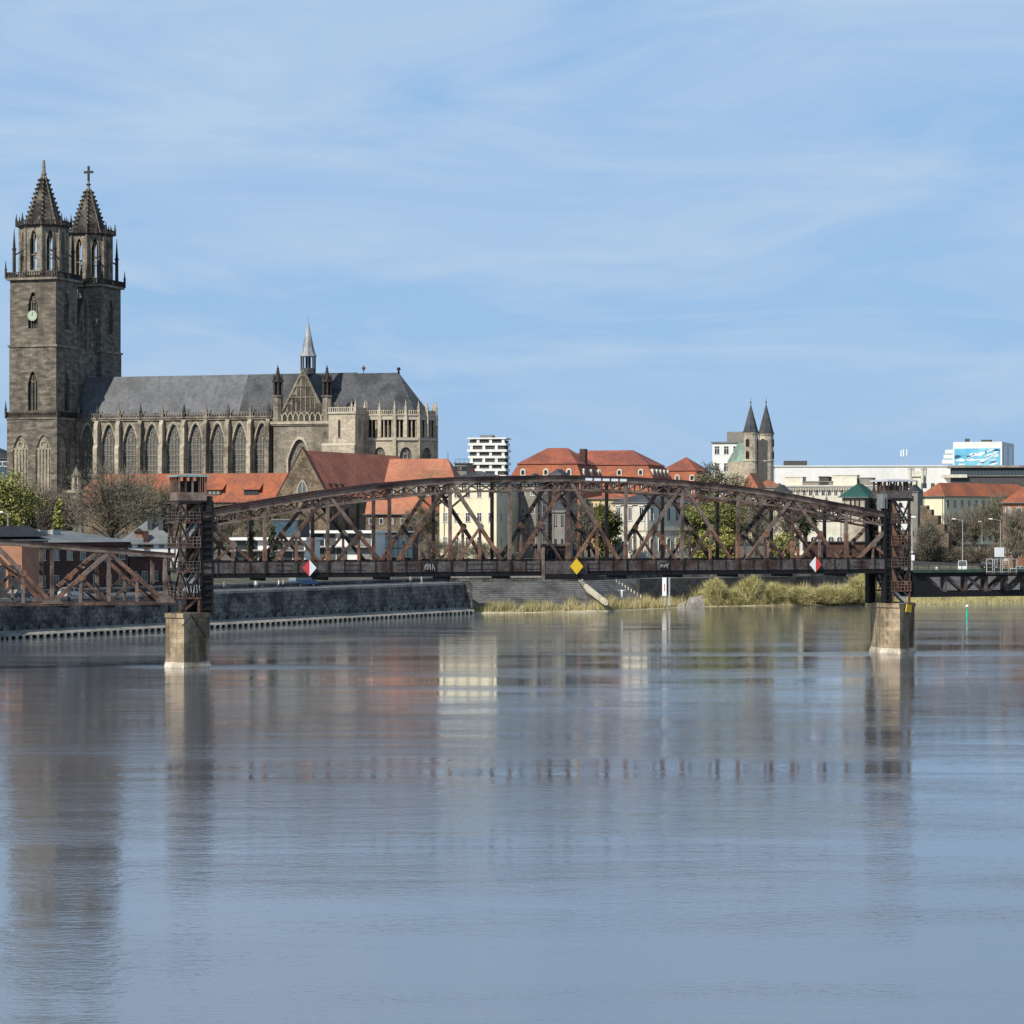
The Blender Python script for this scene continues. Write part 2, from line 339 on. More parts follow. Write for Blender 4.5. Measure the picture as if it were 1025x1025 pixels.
def building(name, label, cat, a, b, Y0, th, zb, yeave, yridge, wall, roof, c=None, d=12., kind='hip', ins=None, ov=.5,
             win=None, side=None, fm='frame_white', gm='glass', cornice=None, chimneys=(), group=None, axis=None, dormers=0, parapet=None):
    X0, w, d, Ym = frame(a, b, Y0, th, c, d)
    t = thing(name, label, cat, (X0, Y0, zb), -R(th), group)
    ze = WZ(yeave, Ym) - zb; h = (WZ(yridge, Ym + d * .4) - zb - ze) if yridge else .4
    mb = MB(); mb.box(0, w, 0, d, -3, ze)
    axis = axis or ('x' if w >= d else 'y')
    if kind == 'gable':
        if axis == 'x':
            for x0, x1 in ((0, .35), (w - .35, w)): mb.hexa([(x0, 0, ze), (x1, 0, ze), (x1, d, ze), (x0, d, ze)], [(x0, d / 2 - .02, ze + h - .02), (x1, d / 2 - .02, ze + h - .02), (x1, d / 2 + .02, ze + h - .02), (x0, d / 2 + .02, ze + h - .02)])
        else:
            for y0, y1 in ((0, .35), (d - .35, d)): mb.hexa([(0, y0, ze), (w, y0, ze), (w, y1, ze), (0, y1, ze)], [(w / 2 - .02, y0, ze + h - .02), (w / 2 + .02, y0, ze + h - .02), (w / 2 + .02, y1, ze + h - .02), (w / 2 - .02, y1, ze + h - .02)])
    mb.build('wall', wall, t)
    rb = MB()
    if kind == 'hip': rb.hip(-ov, w + ov, -ov, d + ov, ze, h, (ins if ins is not None else min(w, d) / 2), axis=axis)
    elif kind == 'gable':
        rb.hip(-ov if axis == 'y' else -.1, w + (ov if axis == 'y' else .1), -ov if axis == 'x' else -.1, d + (ov if axis == 'x' else .1), ze + .03, h + .25, 0, axis=axis)
    elif kind == 'flat':
        rb.box(-ov, w + ov, -ov, d + ov, ze, ze + h)
    elif kind == 'mansard':
        i1 = ins or 2.0; h1 = h * .55
        rb.prism([(-ov, -ov), (w + ov, -ov), (w + ov, d + ov), (-ov, d + ov)], ze, ze + h1, 0, [(i1, i1), (w - i1, i1), (w - i1, d - i1), (i1, d - i1)])
        rb.hip(i1 - .2, w - i1 + .2, i1 - .2, d - i1 + .2, ze + h1 + .02, h - h1, min(w, d) / 2 - i1, axis=axis)
    ro = rb.build('roof', roof, t)
    if kind in ('hip', 'gable', 'mansard'):
        gb = MB(); gb.box(-ov - .12, w + ov + .12, -ov - .14, -ov, ze - .16, ze + .02); gb.box(w + ov, w + ov + .14, -ov, d + ov, ze - .16, ze + .02); gb.build('gutter', 'zinc', ro)
        gb = MB(); gb.box(w * .08, w * .08 + .14, -.15, -.01, .2, ze - .1); gb.box(w * .93, w * .93 + .14, -.15, -.01, .2, ze - .1); gb.build('downpipe', 'zinc', t)['kind'] = 'stuff'
    for (fx, fy, sz_, hh) in chimneys:
        cb = MB(); cx, cy = fx * w, fy * d; cb.box(cx - sz_, cx + sz_, cy - sz_ * .7, cy + sz_ * .7, ze, ze + h + hh); cb.box(cx - sz_ - .1, cx + sz_ + .1, cy - sz_ * .7 - .1, cy + sz_ * .7 + .1, ze + h + hh, ze + h + hh + .25)
        cb.build('chimney', 'brick', ro)
    if cornice:
        cb = MB(); cb.box(-.35, w + .35, -.35, d + .35, ze - .55, ze - .02); cb.build('cornice', cornice, t)
    if parapet:
        cb = MB(); cb.box(-.1, w + .1, -.1, .2, ze + h, ze + h + parapet); cb.box(w - .2, w + .1, .2, d, ze + h, ze + h + parapet); cb.build('parapet', wall, t)
    for spec, face_ in ((win, 'f'), (side, 's')):
        if not spec: continue
        cols, rows, ww, wh, st = spec[:5]; z0 = spec[5] if len(spec) > 5 else 1.2; top = spec[6] if len(spec) > 6 else ze - 1.0
        me = win_mesh(ww, wh, st, fm, gm); ln = w if face_ == 'f' else d
        for r in range(rows):
            z = z0 + (top - wh - z0) * (r / max(1, rows - 1)) if rows > 1 else z0
            for cc in range(cols):
                p = ln * (cc + .5) / cols
                if face_ == 'f': put_window(t, me, p, 0, z)
                else: put_window(t, me, w, p, z, R(90))
    if dormers:
        for i in range(dormers):
            db = MB(); x = w * (i + .5) / dormers; dz = ze + h * .22
            db.box(x - .8, x + .8, d * .06, d * .25, dz, dz + 1.5); db.hip(x - 1.1, x + 1.1, d * .06 - .3, d * .3, dz + 1.5, .8, 0, 1, 'y')
            db.face([(x - .5, d * .06 - .02, dz + .2), (x + .5, d * .06 - .02, dz + .2), (x + .5, d * .06 - .02, dz + 1.4), (x - .5, d * .06 - .02, dz + 1.4)], 2)
            db.build('dormer', ['frame_white', roof, 'glass'], ro)
    return t, w, d, ze, h
# ------------------------------------------------------------------ water
def make_water():
    m = bpy.data.materials.new('river_water'); m.use_nodes = True; nt = m.node_tree; N = nt.nodes; L = nt.links
    b = N['Principled BSDF']; b.inputs['Roughness'].default_value = .07; b.inputs['IOR'].default_value = 3.0
    b.inputs['Base Color'].default_value = (.125, .132, .142, 1)
    t = N.new('ShaderNodeTexCoord')
    def layer(sc, scale, det, rot=0, dist=0):
        mp = N.new('ShaderNodeMapping'); mp.inputs['Scale'].default_value = sc; mp.inputs['Rotation'].default_value = (0, 0, R(rot)); L.new(t.outputs['Object'], mp.inputs['Vector'])
        n = N.new('ShaderNodeTexNoise'); n.inputs['Scale'].default_value = scale; n.inputs['Detail'].default_value = det; n.inputs['Distortion'].default_value = dist
        L.new(mp.outputs[0], n.inputs['Vector']); return n.outputs['Fac']
    def mth(op, a, c):
        x = N.new('ShaderNodeMath'); x.operation = op
        for i, v in enumerate((a, c)):
            if isinstance(v, (int, float)): x.inputs[i].default_value = v
            else: L.new(v, x.inputs[i])
        return x.outputs[0]
    fine = layer((.6, 1, 1), 2.2, 4, 8, .3); mid = layer((.5, 1, 1), .3, 4, -6, .6); big = layer((.3, 1, 1), .05, 4, 4, 1.2)
    # calm and ruffled lanes of the current
    lane = layer((.22, 1, 1), .028, 5, 5, 1.5)
    lr = N.new('ShaderNodeMapRange'); L.new(lane, lr.inputs['Value']); lr.inputs['From Min'].default_value = .35; lr.inputs['From Max'].default_value = .68; lr.inputs['To Min'].default_value = .35; lr.inputs['To Max'].default_value = 1.7
    rip = layer((.42, 1, 1), 5.5, 3, 3, .4); gust = layer((.35, 1, 1), .11, 4, -8, 1.0)
    gr_ = N.new('ShaderNodeMapRange'); L.new(gust, gr_.inputs['Value']); gr_.inputs['From Min'].default_value = .42; gr_.inputs['From Max'].default_value = .66; gr_.inputs['To Min'].default_value = .6; gr_.inputs['To Max'].default_value = 1.35
    fine = mth('ADD', mth('MULTIPLY', fine, .024), mth('MULTIPLY', rip, .012))
    sp_ = N.new('ShaderNodeSeparateXYZ'); L.new(t.outputs['Object'], sp_.inputs[0])      # breezier midstream, calmer in the lee of the far bank
    lee = N.new('ShaderNodeMapRange'); L.new(sp_.outputs[1], lee.inputs['Value']); lee.inputs['From Min'].default_value = 110; lee.inputs['From Max'].default_value = 330; lee.inputs['To Min'].default_value = 1.6; lee.inputs['To Max'].default_value = .8
    amp = mth('MULTIPLY', gr_.outputs[0], lee.outputs[0])
    for (wx, wy) in ((-34.5, 309), (49.5, 341)):          # ruffled water round the piers
        wm = N.new('ShaderNodeMapping'); wm.vector_type = 'TEXTURE'; wm.inputs['Location'].default_value = (wx + 5, wy - 1, 0); wm.inputs['Scale'].default_value = (22, 9, 10); L.new(t.outputs['Object'], wm.inputs['Vector'])
        wg = N.new('ShaderNodeTexGradient'); wg.gradient_type = 'QUADRATIC_SPHERE'; L.new(wm.outputs[0], wg.inputs['Vector']); amp = mth('ADD', amp, mth('MULTIPLY', wg.outputs['Fac'], 8.0))
    fine = mth('MULTIPLY', fine, amp)
    h = mth('ADD', fine, mth('MULTIPLY', mid, .034)); h = mth('MULTIPLY', h, lr.outputs[0]); h = mth('ADD', h, mth('MULTIPLY', big, .035))
    bp = N.new('ShaderNodeBump'); bp.inputs['Strength'].default_value = 1.0; bp.inputs['Distance'].default_value = .6; L.new(h, bp.inputs['Height']); L.new(bp.outputs[0], b.inputs['Normal'])
    rr = N.new('ShaderNodeMapRange'); L.new(lane, rr.inputs['Value']); rr.inputs['From Min'].default_value = .4; rr.inputs['From Max'].default_value = .65; rr.inputs['To Min'].default_value = .01; rr.inputs['To Max'].default_value = .035; L.new(rr.outputs[0], b.inputs['Roughness'])
    M['water'] = m
    mb = MB(); mb.face([(-2500, -400, 0), (2500, -400, 0), (2500, 1500, 0), (-2500, 1500, 0)]); struct(mb.build('river_water', 'water'))
make_water()

# ------------------------------------------------------------------ ground and banks
BANK = [(-600, -150), (-260, 60)] + [(WX(px, HC * F / (py - HOR)), HC * F / (py - HOR)) for px, py in ((-60, 645), (0, 640), (165, 631), (330, 622), (470, 614))]
BEACH = [(WX(px, HC * F / (py - HOR)), HC * F / (py - HOR)) for px, py in ((470, 614), (600, 613), (700, 608), (870, 606), (1025, 603))] + [(330, 660), (900, 900), (2500, 1400)]
INL = Vector((-.25, .968))
def gz(d):      # ground height by distance inland of the quay line
    pts = [(0, 5.3), (14, 5.35), (24, 6.2), (42, 8.3), (90, 8.7), (150, 9.8), (220, 12.3), (300, 13.5), (700, 14), (20000, 14)]
    for (a, za), (b, zb) in zip(pts, pts[1:]):
        if d <= b: return za + (zb - za) * (d - a) / (b - a)
    return 14
QT = []         # line of the top of the bank
off = {0: 10, 1: 14, 2: 26, 3: 26, 4: 26}
for p in BANK: QT.append((p[0] - .9, p[1] + .5))
QT.append((BANK[-1][0] - .9 + INL.x * 12, BANK[-1][1] + .5 + INL.y * 12))
for i, p in enumerate(BEACH[1:]):
    k = 14 if i == 0 else 22
    QT.append((p[0] + INL.x * k, p[1] + INL.y * k))
DS = [0, 14, 24, 42, 90, 150, 220, 300, 700, 2500, 20000]
def ground_mesh():
    mb = MB(); rows = []
    for d in DS:
        rows.append([(x + INL.x * d, y + INL.y * d, gz(d)) for x, y in QT])
    base = len(mb.v)
    for r in rows: mb.v += r
    n = len(QT)
    for j in range(len(DS) - 1):
        for i in range(n - 1):
            mb.f.append((j * n + i, j * n + i + 1, (j + 1) * n + i + 1, (j + 1) * n + i)); mb.m.append(0)
    for i in range(n - 1):   # face of the land below
        mb.face([(*QT[i], -4), (*QT[i + 1], -4), rows[0][i + 1], rows[0][i]])
    struct(mb.build('city_ground', 'ground'))
ground_mesh()
def ground_at(x, y):
    best = 1e9
    for i in range(len(QT) - 1):
        (ax, ay), (bx, by) = QT[i], QT[i + 1]
        ex, ey = bx - ax, by - ay; det = ex * -INL.y + ey * INL.x
        if abs(det) < 1e-6: continue
        rx, ry = x - ax, y - ay
        u = (rx * -INL.y + ry * INL.x) / det; d = (ex * ry - ey * rx) / -det
        d = (rx - u * ex) * INL.x + (ry - u * ey) * INL.y
        if -.001 <= u <= 1.001: best = min(best, max(0, d))
    return gz(best if best < 1e8 else 400)
# quay wall (a thing), with coping and a row of fender piles at its foot
qw = thing('quay_wall', 'long dark masonry quay wall along the left river bank with pale coping', 'quay wall', (*BANK[3], 0))
ox, oy = BANK[3]
mb = MB(); cp = MB(); ft = MB(); fp = MB(); kb = MB()
for i in range(len(BANK) - 1):
    a, b = Vector(BANK[i]), Vector(BANK[i + 1]); t = (b - a).normalized(); nn = Vector((t.y, -t.x))
    def P(u, o, z): p = a + (b - a) * u + nn * o - Vector((ox, oy)); return (p.x, p.y, z)
    mb.hexa([P(0, 0, -3), P(1, 0, -3), P(1, -2, -3), P(0, -2, -3)], [P(0, -.55, 5.2), P(1, -.55, 5.2), P(1, -2, 5.2), P(0, -2, 5.2)])
    cp.hexa([P(0, -.4, 5.2), P(1, -.4, 5.2), P(1, -1.5, 5.2), P(0, -1.5, 5.2)], [P(0, -.4, 5.62), P(1, -.4, 5.62), P(1, -1.5, 5.62), P(0, -1.5, 5.62)])
    ft.hexa([P(0, 1.2, .42), P(1, 1.2, .42), P(1, .02, .42), P(0, .02, .42)], [P(0, 1.2, .5), P(1, 1.2, .5), P(1, -.05, 1.15), P(0, -.05, 1.15)])
    ft.hexa([P(0, .9, -2), P(1, .9, -2), P(1, .03, -2), P(0, .03, -2)], [P(0, .9, .42), P(1, .9, .42), P(1, .03, .42), P(0, .03, .42)], 1)
    if i >= 2:
        n = int((b - a).length / 1.45)
        for j in range(n):
            c = P((j + .5) / n, 1.05, 0); fp.ngon(c[0], c[1], -2, .44 + random.uniform(-.05, .05), .26, .26, 6)
        n = int((b - a).length / 2.6)
        for j in range(n):          # row of half-round arch stones low on the wall
            pts = []
            for q in range(8):
                an = math.pi * q / 7; uu = (j + .5) / n + .8 * math.cos(an) / (b - a).length; zz = 1.1 + .85 * math.sin(an) + .02
                pts.append(P(uu, .10 - .11 * zz, zz))
            kb.face(pts[::-1])
mb.build('wall', 'quay', qw); cp.build('coping', 'concrete', qw); ft.build('footing', ['concrete', 'steel_black'], qw)
f_ = fp.build('fender_pile', 'palestone', qw); f_['kind'] = 'stuff'
M['quay_boss'] = mat('quay_boss_stone', (.135, .13, .12), .92, .45, .5, (.08, .078, .072), (.45, .6))
k_ = kb.build('arch_stone', 'quay_boss', qw); k_['kind'] = 'stuff'
# end pier of the wall and the drain pipe
mb = MB(); ex, ey = BANK[-1]; mb.box(ex - ox - 1.4, ex - ox + .5, ey - oy - .6, ey - oy + 1.2, -2, 5.9); mb.build('end_pillar', 'quay', qw)
# low parapet of the upper street, pale coping
par = thing('street_parapet', 'low dark parapet with pale concrete coping along the street above the quay', 'parapet', (*BANK[3], 5.3))
mb = MB(); cp = MB()
pl = [(BANK[i][0] + INL.x * 17, BANK[i][1] + INL.y * 17) for i in range(2, len(BANK))] + [(q[0] + INL.x * 4, q[1] + INL.y * 4) for q in QT[len(BANK) + 1:-2]]
for i in range(len(pl) - 1):
    a, b = Vector(pl[i]), Vector(pl[i + 1]); t = (b - a).normalized(); nn = Vector((t.y, -t.x))
    def P(u, o, z): p = a + (b - a) * u + nn * o - Vector((ox, oy)); return (p.x, p.y, z)
    mb.hexa([P(0, 0, -1), P(1, 0, -1), P(1, -.5, -1), P(0, -.5, -1)], [P(0, 0, .72), P(1, 0, .72), P(1, -.5, .72), P(0, -.5, .72)])
    cp.hexa([P(0, .1, .72), P(1, .1, .72), P(1, -.6, .72), P(0, -.6, .72)], [P(0, .1, 1.02), P(1, .1, 1.02), P(1, -.6, 1.02), P(0, -.6, 1.02)])
mb.build('wall', 'quay', par); cp.build('coping', 'concrete', par)
# street behind the parapet
mb = MB(); n = len(pl)
for i in range(n - 1):
    a, b = pl[i], pl[i + 1]
    def gp(p, d): x, y = p[0] + INL.x * d, p[1] + INL.y * d; return (x, y, ground_at(x, y) + .06)
    for d0, d1 in ((26, 32), (32, 40)): mb.face([gp(a, d0), gp(b, d0), gp(b, d1), gp(a, d1)])
struct(mb.build('street', 'asphalt'))
M['promenade'] = mat('promenade_paving', (.10, .10, .105), .9, .25, .4, (.07, .07, .075), (.45, .65))
mb = MB()
for i in range(1, len(BANK) - 1):
    a, b = BANK[i], BANK[i + 1]
    def gp(p, d): x, y = p[0] - .9 + INL.x * d, p[1] + .5 + INL.y * d; return (x, y, gz(d) + .05)
    for d0, d1 in ((1.2, 14), (14, 17)): mb.face([gp(a, d0), gp(b, d0), gp(b, d1), gp(a, d1)])
struct(mb.build('promenade', 'promenade'))
# paved slope right of the wall, sand and beach
mb = MB()
top = [(x, y, 5.3) for x, y in QT[len(BANK):len(BANK) + 7]]; bot = [(x, y, -.25) for x, y in BEACH[:7]]
for i in range(6):
    a, b, c, d = map(Vector, (bot[i], bot[i + 1], top[i + 1], top[i]))
    fr = .45 if i > 0 else .12
    e, f = a.lerp(d, fr if i > 1 else (.12 if i == 0 else .3)), b.lerp(c, .3 if i == 0 else .45)
    e.z = .55; f.z = .55
    mb.face([a, b, f, e], 0); mb.face([e, f, c, d], 1)
struct(mb.build('river_beach', ['sand', 'paving']))
M['retaining'] = mat('dark_retaining_wall', (.075, .072, .068), .92, .35, .5, (.04, .04, .04), (.45, .65), brick=(1.4, .6, .03, .7, .5))
# dark retaining wall behind the reeds
mb = MB(); rw0 = (WX(640, 528), 528); rw1 = (WX(873, 566), 566); rw2 = (WX(1120, 610), 610)
tw = thing('retaining_wall', 'dark stone retaining wall behind the reeds on the river beach', 'retaining wall', (*rw0, 0))
for a, b in ((rw0, rw1), (rw1, rw2)):
    a2 = (a[0] - rw0[0], a[1] - rw0[1]); b2 = (b[0] - rw0[0], b[1] - rw0[1])
    mb.hexa([(*a2, -.5), (*b2, -.5), (b2[0] - .5, b2[1] + 2, -.5), (a2[0] - .5, a2[1] + 2, -.5)], [(*a2, 5.5), (*b2, 5.5), (b2[0] - .5, b2[1] + 2, 5.5), (a2[0] - .5, a2[1] + 2, 5.5)])
mb.build('wall', 'retaining', tw)

# ------------------------------------------------------------------ lift bridge
u_ = .1124; Y1, Y2 = 308.4, 342.3
A = Vector((WX(201, Y1), Y1, 0)); B = Vector((WX(900, Y2), Y2, 0)); AL = (B - A); SPAN = AL.length; AL.normalize()
BR = math.atan2(AL.y, AL.x); PAN = SPAN / 12; BW = 5.6
def t_of(px):
    k = (px - CX) / F; return (k * A.y - A.x) / (AL.x - k * AL.y)
def bz(py, t): return WZ(py, A.y + AL.y * t)
br = thing('lift_bridge', 'long rusty steel lattice lift span with a curved top chord across the river', 'bridge', A, BR)
TOPY = [516, 505, 494.5, 486.5, 481, 479.5, 479, 480.5, 484, 489.5, 498, 508, 518]
ZT = [bz(p, PAN * k) for k, p in enumerate(TOPY)]; ZB = 10.35
def tz(t):
    k = min(11.999, max(0, t / PAN)); i = int(k); return ZT[i] + (ZT[i + 1] - ZT[i]) * (k - i)
def member(name, p, q, w, h, m, parent=br, extra=None):
    mb = MB(); mb.beam(p, q, w, h)
    return mb.build(name, m, parent)
for side, y in ((0, 0.0), (1, BW)):
    st = 'steel' if side == 0 else 'steel'
    mb = MB()
    for k in range(12):
        p, q = (PAN * k, y, ZT[k]), (PAN * (k + 1), y, ZT[k + 1])
        mb.beam(p, q, .55, .54, 0)
        mb.beam((p[0], y, p[2] + .33), (q[0], y, q[2] + .33), .95, .14, 1); mb.beam((p[0], y, p[2] - .29), (q[0], y, q[2] - .29), .72, .07, 0)
    mb.build('top_chord', ['chord', 'chord_top'], br)
    mb = MB()
    for k in range(12):
        for dz in (1.35,):
            mb.beam((PAN * k, y, ZT[k] - dz), (PAN * (k + 1), y, ZT[k + 1] - dz), .3, .24)
        for j in range(1, 4):
            t = PAN * (k + j / 4); mb.beam((t, y, tz(t) - .3), (t, y, tz(t) - 1.3), .14, .14)
    for k in range(12):
        for j in range(4):
            ta, tb = PAN * (k + j / 4), PAN * (k + (j + 1) / 4); sg_ = 1 if j % 2 else 0
            mb.beam((ta, y, tz(ta) - (.3 if sg_ else 1.3)), (tb, y, tz(tb) - (1.3 if sg_ else .3)), .1, .13)
    mb.build('stiffening_rail', 'chord' if side == 0 else 'steel', br)
    mb = MB(); mb.box(-.4, SPAN + .4, y - .32, y + .32, ZB - .32, ZB + .05, 0); mb.box(-.4, SPAN + .4, y - .42, y + .42, ZB - .4, ZB - .32, 0); mb.build('bottom_chord', 'steel_black', br)
    yo = y - .36 if side == 0 else y + .36
    for k in range(12):
        mb = MB(); mb.box(PAN * k + .06, PAN * (k + 1) - .06, yo - .04, yo + .04, ZB + .12, ZB + 1.35, 0)
        for j in range(5):
            t = PAN * (k + j / 4.0); t = min(t, SPAN - .1) + (.08 if j == 0 else -.08 if j == 4 else 0); mb.box(t - .05, t + .05, yo - (.14 if side == 0 else -.04), yo + (-.04 if side == 0 else .14), ZB + .05, ZB + 1.42, 1)
        if random.random() < .7:
            x0 = PAN * (k + random.uniform(.1, .4)); x1 = x0 + random.uniform(1.5, 3.5); mb.box(x0, x1, yo - .07, yo - .045, ZB + .35, ZB + .42, 1); mb.box(x0, x1, yo - .07, yo - .045, ZB + .95, ZB + 1.02, 1)
        mb.build('side_panel', ['panelsteel', 'steel_dark'], br)
    mb = MB(); mb.box(0, SPAN, yo - .09, yo + .09, ZB + 1.42, ZB + 1.52); mb.build('handrail', 'steel_black', br)
    for k in range(13):
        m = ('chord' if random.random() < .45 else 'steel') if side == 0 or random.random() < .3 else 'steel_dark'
        z0 = ZB + .05
        o = MB(); o.beam((PAN * k, y, z0), (PAN * k, y, ZT[k] - .28), .27, .38, 0)
        if random.random() < .75: o.beam((PAN * k, y, z0), (PAN * k, y, z0 + random.uniform(2.5, 4.5)), .37, .45, 1)
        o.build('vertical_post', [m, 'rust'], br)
    for k in range(12):
        up = k % 2 == 1          # bottom node at odd k, top node at even k
        a = Vector((PAN * k, y, (ZB if up else ZT[k]))); b = Vector((PAN * (k + 1), y, (ZT[k + 1] if up else ZB)))
        bm_, tm_ = (a, b) if up else (b, a)
        mid = (a + b) / 2
        o = MB()
        # two channels with battens between them
        o.beam(bm_ + Vector((0, -.16, 0)), tm_ + Vector((0, -.16, 0)), .12, .38, 0); o.beam(bm_ + Vector((0, .16, 0)), tm_ + Vector((0, .16, 0)), .12, .38, 0)
        dv = (tm_ - bm_)
        for j in range(7):
            p = bm_ + dv * (j + .5) / 7; o.beam(p - dv.normalized() * .25, p + dv.normalized() * .25, .22, .44, 0)
        o.beam(bm_ + dv * .02 + Vector((0, -.23, 0)), bm_ + dv * random.uniform(.3, .55) + Vector((0, -.23, 0)), .02, .36, 1)
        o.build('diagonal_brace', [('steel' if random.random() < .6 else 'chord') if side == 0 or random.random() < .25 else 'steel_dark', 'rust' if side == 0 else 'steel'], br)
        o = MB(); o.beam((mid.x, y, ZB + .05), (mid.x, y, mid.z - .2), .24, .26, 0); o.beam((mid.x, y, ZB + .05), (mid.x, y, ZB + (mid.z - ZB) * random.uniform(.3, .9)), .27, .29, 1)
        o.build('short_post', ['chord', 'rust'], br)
        foot = (PAN * (k if up else k + 1)); other = PAN * (k + 1 if up else k)
        o = MB(); o.beam((mid.x, y, mid.z - .1), (other, y, ZB + .2), .22, .3); o.build('short_brace', 'steel' if random.random() < .5 else 'rust', br)
        o = MB(); r = .42
        o.hexa([(mid.x + r * math.cos(i * math.pi / 4 + .4) * 1.0, y - .26, mid.z + r * math.sin(i * math.pi / 4 + .4)) for i in range(8)], [(mid.x + r * math.cos(i * math.pi / 4 + .4), y - .22, mid.z + r * math.sin(i * math.pi / 4 + .4)) for i in range(8)])
        o.build('gusset_plate', 'rust' if random.random() < .5 else 'chord', br)
    # curved corner brackets under the chord at the top nodes
    for k in range(2, 11, 2):
        o = MB()
        for s in (-1, 1):
            pts = [(PAN * k + s * (.2 + 2.4 * math.sin(q * math.pi / 10)), ZT[k] - 1.2 - 1.9 * (1 - math.sin(q * math.pi / 10)) ** 1.0 * 1.0) for q in range(6)]
            for (x0, z0), (x1, z1) in zip(pts, pts[1:]): o.beam((x0, y, z0), (x1, y, z1), .2, .22)
        o.build('corner_bracket', 'steel', br)
# deck, cross beams, lateral bracing
mb = MB(); mb.box(0, SPAN, .34, BW - .34, ZB - .05, ZB + .18); mb.build('deck', 'steel_dark', br)
for k in range(13):
    mb = MB(); mb.box(PAN * k - .2, PAN * k + .2, .33, BW - .33, ZB - .75, ZB - .06); mb.build('cross_beam', 'steel_black', br)
mb = MB()
for k in range(1, 12):
    mb.beam((PAN * k, .3, ZT[k] - .1), (PAN * k, BW - .3, ZT[k] - .1), .28, .34)
    mb.beam((PAN * k, .2, ZT[k] - 1.5), (PAN * k, BW - .2, ZT[k] - 1.5), .2, .2)
    mb.beam((PAN * k, .2, ZT[k] - .2), (PAN * k, BW / 2, ZT[k] - 1.5), .16, .16); mb.beam((PAN * k, BW - .2, ZT[k] - .2), (PAN * k, BW / 2, ZT[k] - 1.5), .16, .16)
for k in range(12):
    mb.beam((PAN * k, .3, ZT[k] + .05), (PAN * (k + 1), BW - .3, ZT[k + 1] + .05), .18, .2); mb.beam((PAN * (k + 1), .3, ZT[k + 1] - .16), (PAN * k, BW - .3, ZT[k] - .16), .18, .2)
mb.build('lateral_bracing', 'steel', br)
# dark centre section below the deck, and the small drive cabin on it
c0, c1 = t_of(541), t_of(597)
mb = MB(); mb.box(c0, c1, -.72, -.48, ZB - .85, ZB - .2, 0); mb.box(c0 + .2, c1 - 1.5, -.66, -.52, ZB - .2, ZB + 1.3, 1); mb.box(c0 - .05, c0 + .25, -.74, -.5, ZB - .85, ZB + 3, 2)
mb.build('centre_girder', ['steel_black', 'panelsteel', 'chord'], br)
a, b = t_of(547), t_of(571)
mb = MB(); mb.box(a, b, 1.2, 4.2, ZB + .3, ZB + 3.1, 0); mb.box(a - .3, b + .3, 1.0, 4.4, ZB + 3.1, ZB + 3.35, 1)
for j in range(5):
    x = a + (b - a) * (j + .6) / 5.5; mb.face([(x - .22, 1.18, ZB + 1.4), (x + .22, 1.18, ZB + 1.4), (x + .22, 1.18, ZB + 2.6), (x - .22, 1.18, ZB + 2.6)], 2)
mb.build('drive_cabin', ['panelsteel', 'chord', 'steel_black'], br)
# white light board along the top chord right of the middle
a, b = t_of(585), t_of(628)
for j in range(5):
    x0 = a + (b - a) * j / 5; x1 = x0 + (b - a) / 5 - .25
    mb = MB(); mb.beam((x0, -.34, tz(x0) - .02), (x1, -.34, tz(x1) - .02), .06, .34); mb.build('white_strip', 'sign_white', br)

# navigation boards (things hung on the bridge)
def diamond(px, py, halves, label):
    t = t_of(px); z = bz(py, t); s = .84
    th = thing('navigation_board', label, 'sign', A + AL * t + Vector((AL.y, -AL.x, 0)) * (.95 if len(halves) == 1 else .62) + Vector((0, 0, z)), BR)
    th['group'] = 'diamond navigation boards on the bridge'
    for i, c in enumerate(halves):
        mb = MB()
        poly = [(-s, 0), (0, -s * 1.12), (s, 0), (0, s * 1.12)] if len(halves) == 1 else ([(-s, 0), (0, -s * 1.12), (0, s * 1.12)] if i == 0 else [(0, -s * 1.12), (s, 0), (0, s * 1.12)])
        mb.slab_xz(poly, -.04, .04); mb.build('board', c, th)
    mb = MB(); mb.box(-.5, .5, .05, .22 if len(halves) == 2 else .5, -.08, .08); mb.build('bracket', 'steel_black', th)
diamond(308, 568.5, ['sign_red', 'sign_white'], 'red and white diamond board with its red half on the left')
diamond(574, 567, ['sign_yellow'], 'plain yellow diamond board at the middle of the bridge')
diamond(814, 565, ['sign_white', 'sign_red'], 'white and red diamond board with its red half on the right')

# ------------------------------------------------------------------ piers
def pier(t0, w, ztop, label):
    p = thing('bridge_pier', label, 'bridge pier', A + AL * t0, BR - R(14), 'stone piers of the lift bridge')
    h = w / 2
    plan = [(-h, -.4), (-h * .2, -2.5), (h, .3), (h, 4.4), (h * .2, 6.2), (-h, 4.4)]
    def sc(k, e=0): return [(x * k + (e if x > 0 else -e if x < 0 else 0), (y - 1.8) * k + 1.8 + (-e if y < 1.8 else e)) for x, y in plan]
    mb = MB(); mb.prism(sc(1.0), .55, ztop - .5, 0, sc(1)); mb.build('shaft', 'pier', p)
    mb = MB(); mb.prism(sc(1.07), -3, .1, 0); mb.prism(sc(1.07), .1, .62, 0, sc(1.005)); mb.build('base_apron', 'limewash', p)
    mb = MB(); mb.prism(sc(1.0, .12), ztop - .5, ztop, 0); mb.build('cap', 'pier', p)
    return p
pier(-1.5, 4.9, 6.1, 'left stone pier in the river with a pale waterline carrying the tower and stairs')
pier(SPAN - .2, 4.5, 6.2, 'right stone pier in the river with a yellow board carrying the orange rust tower')
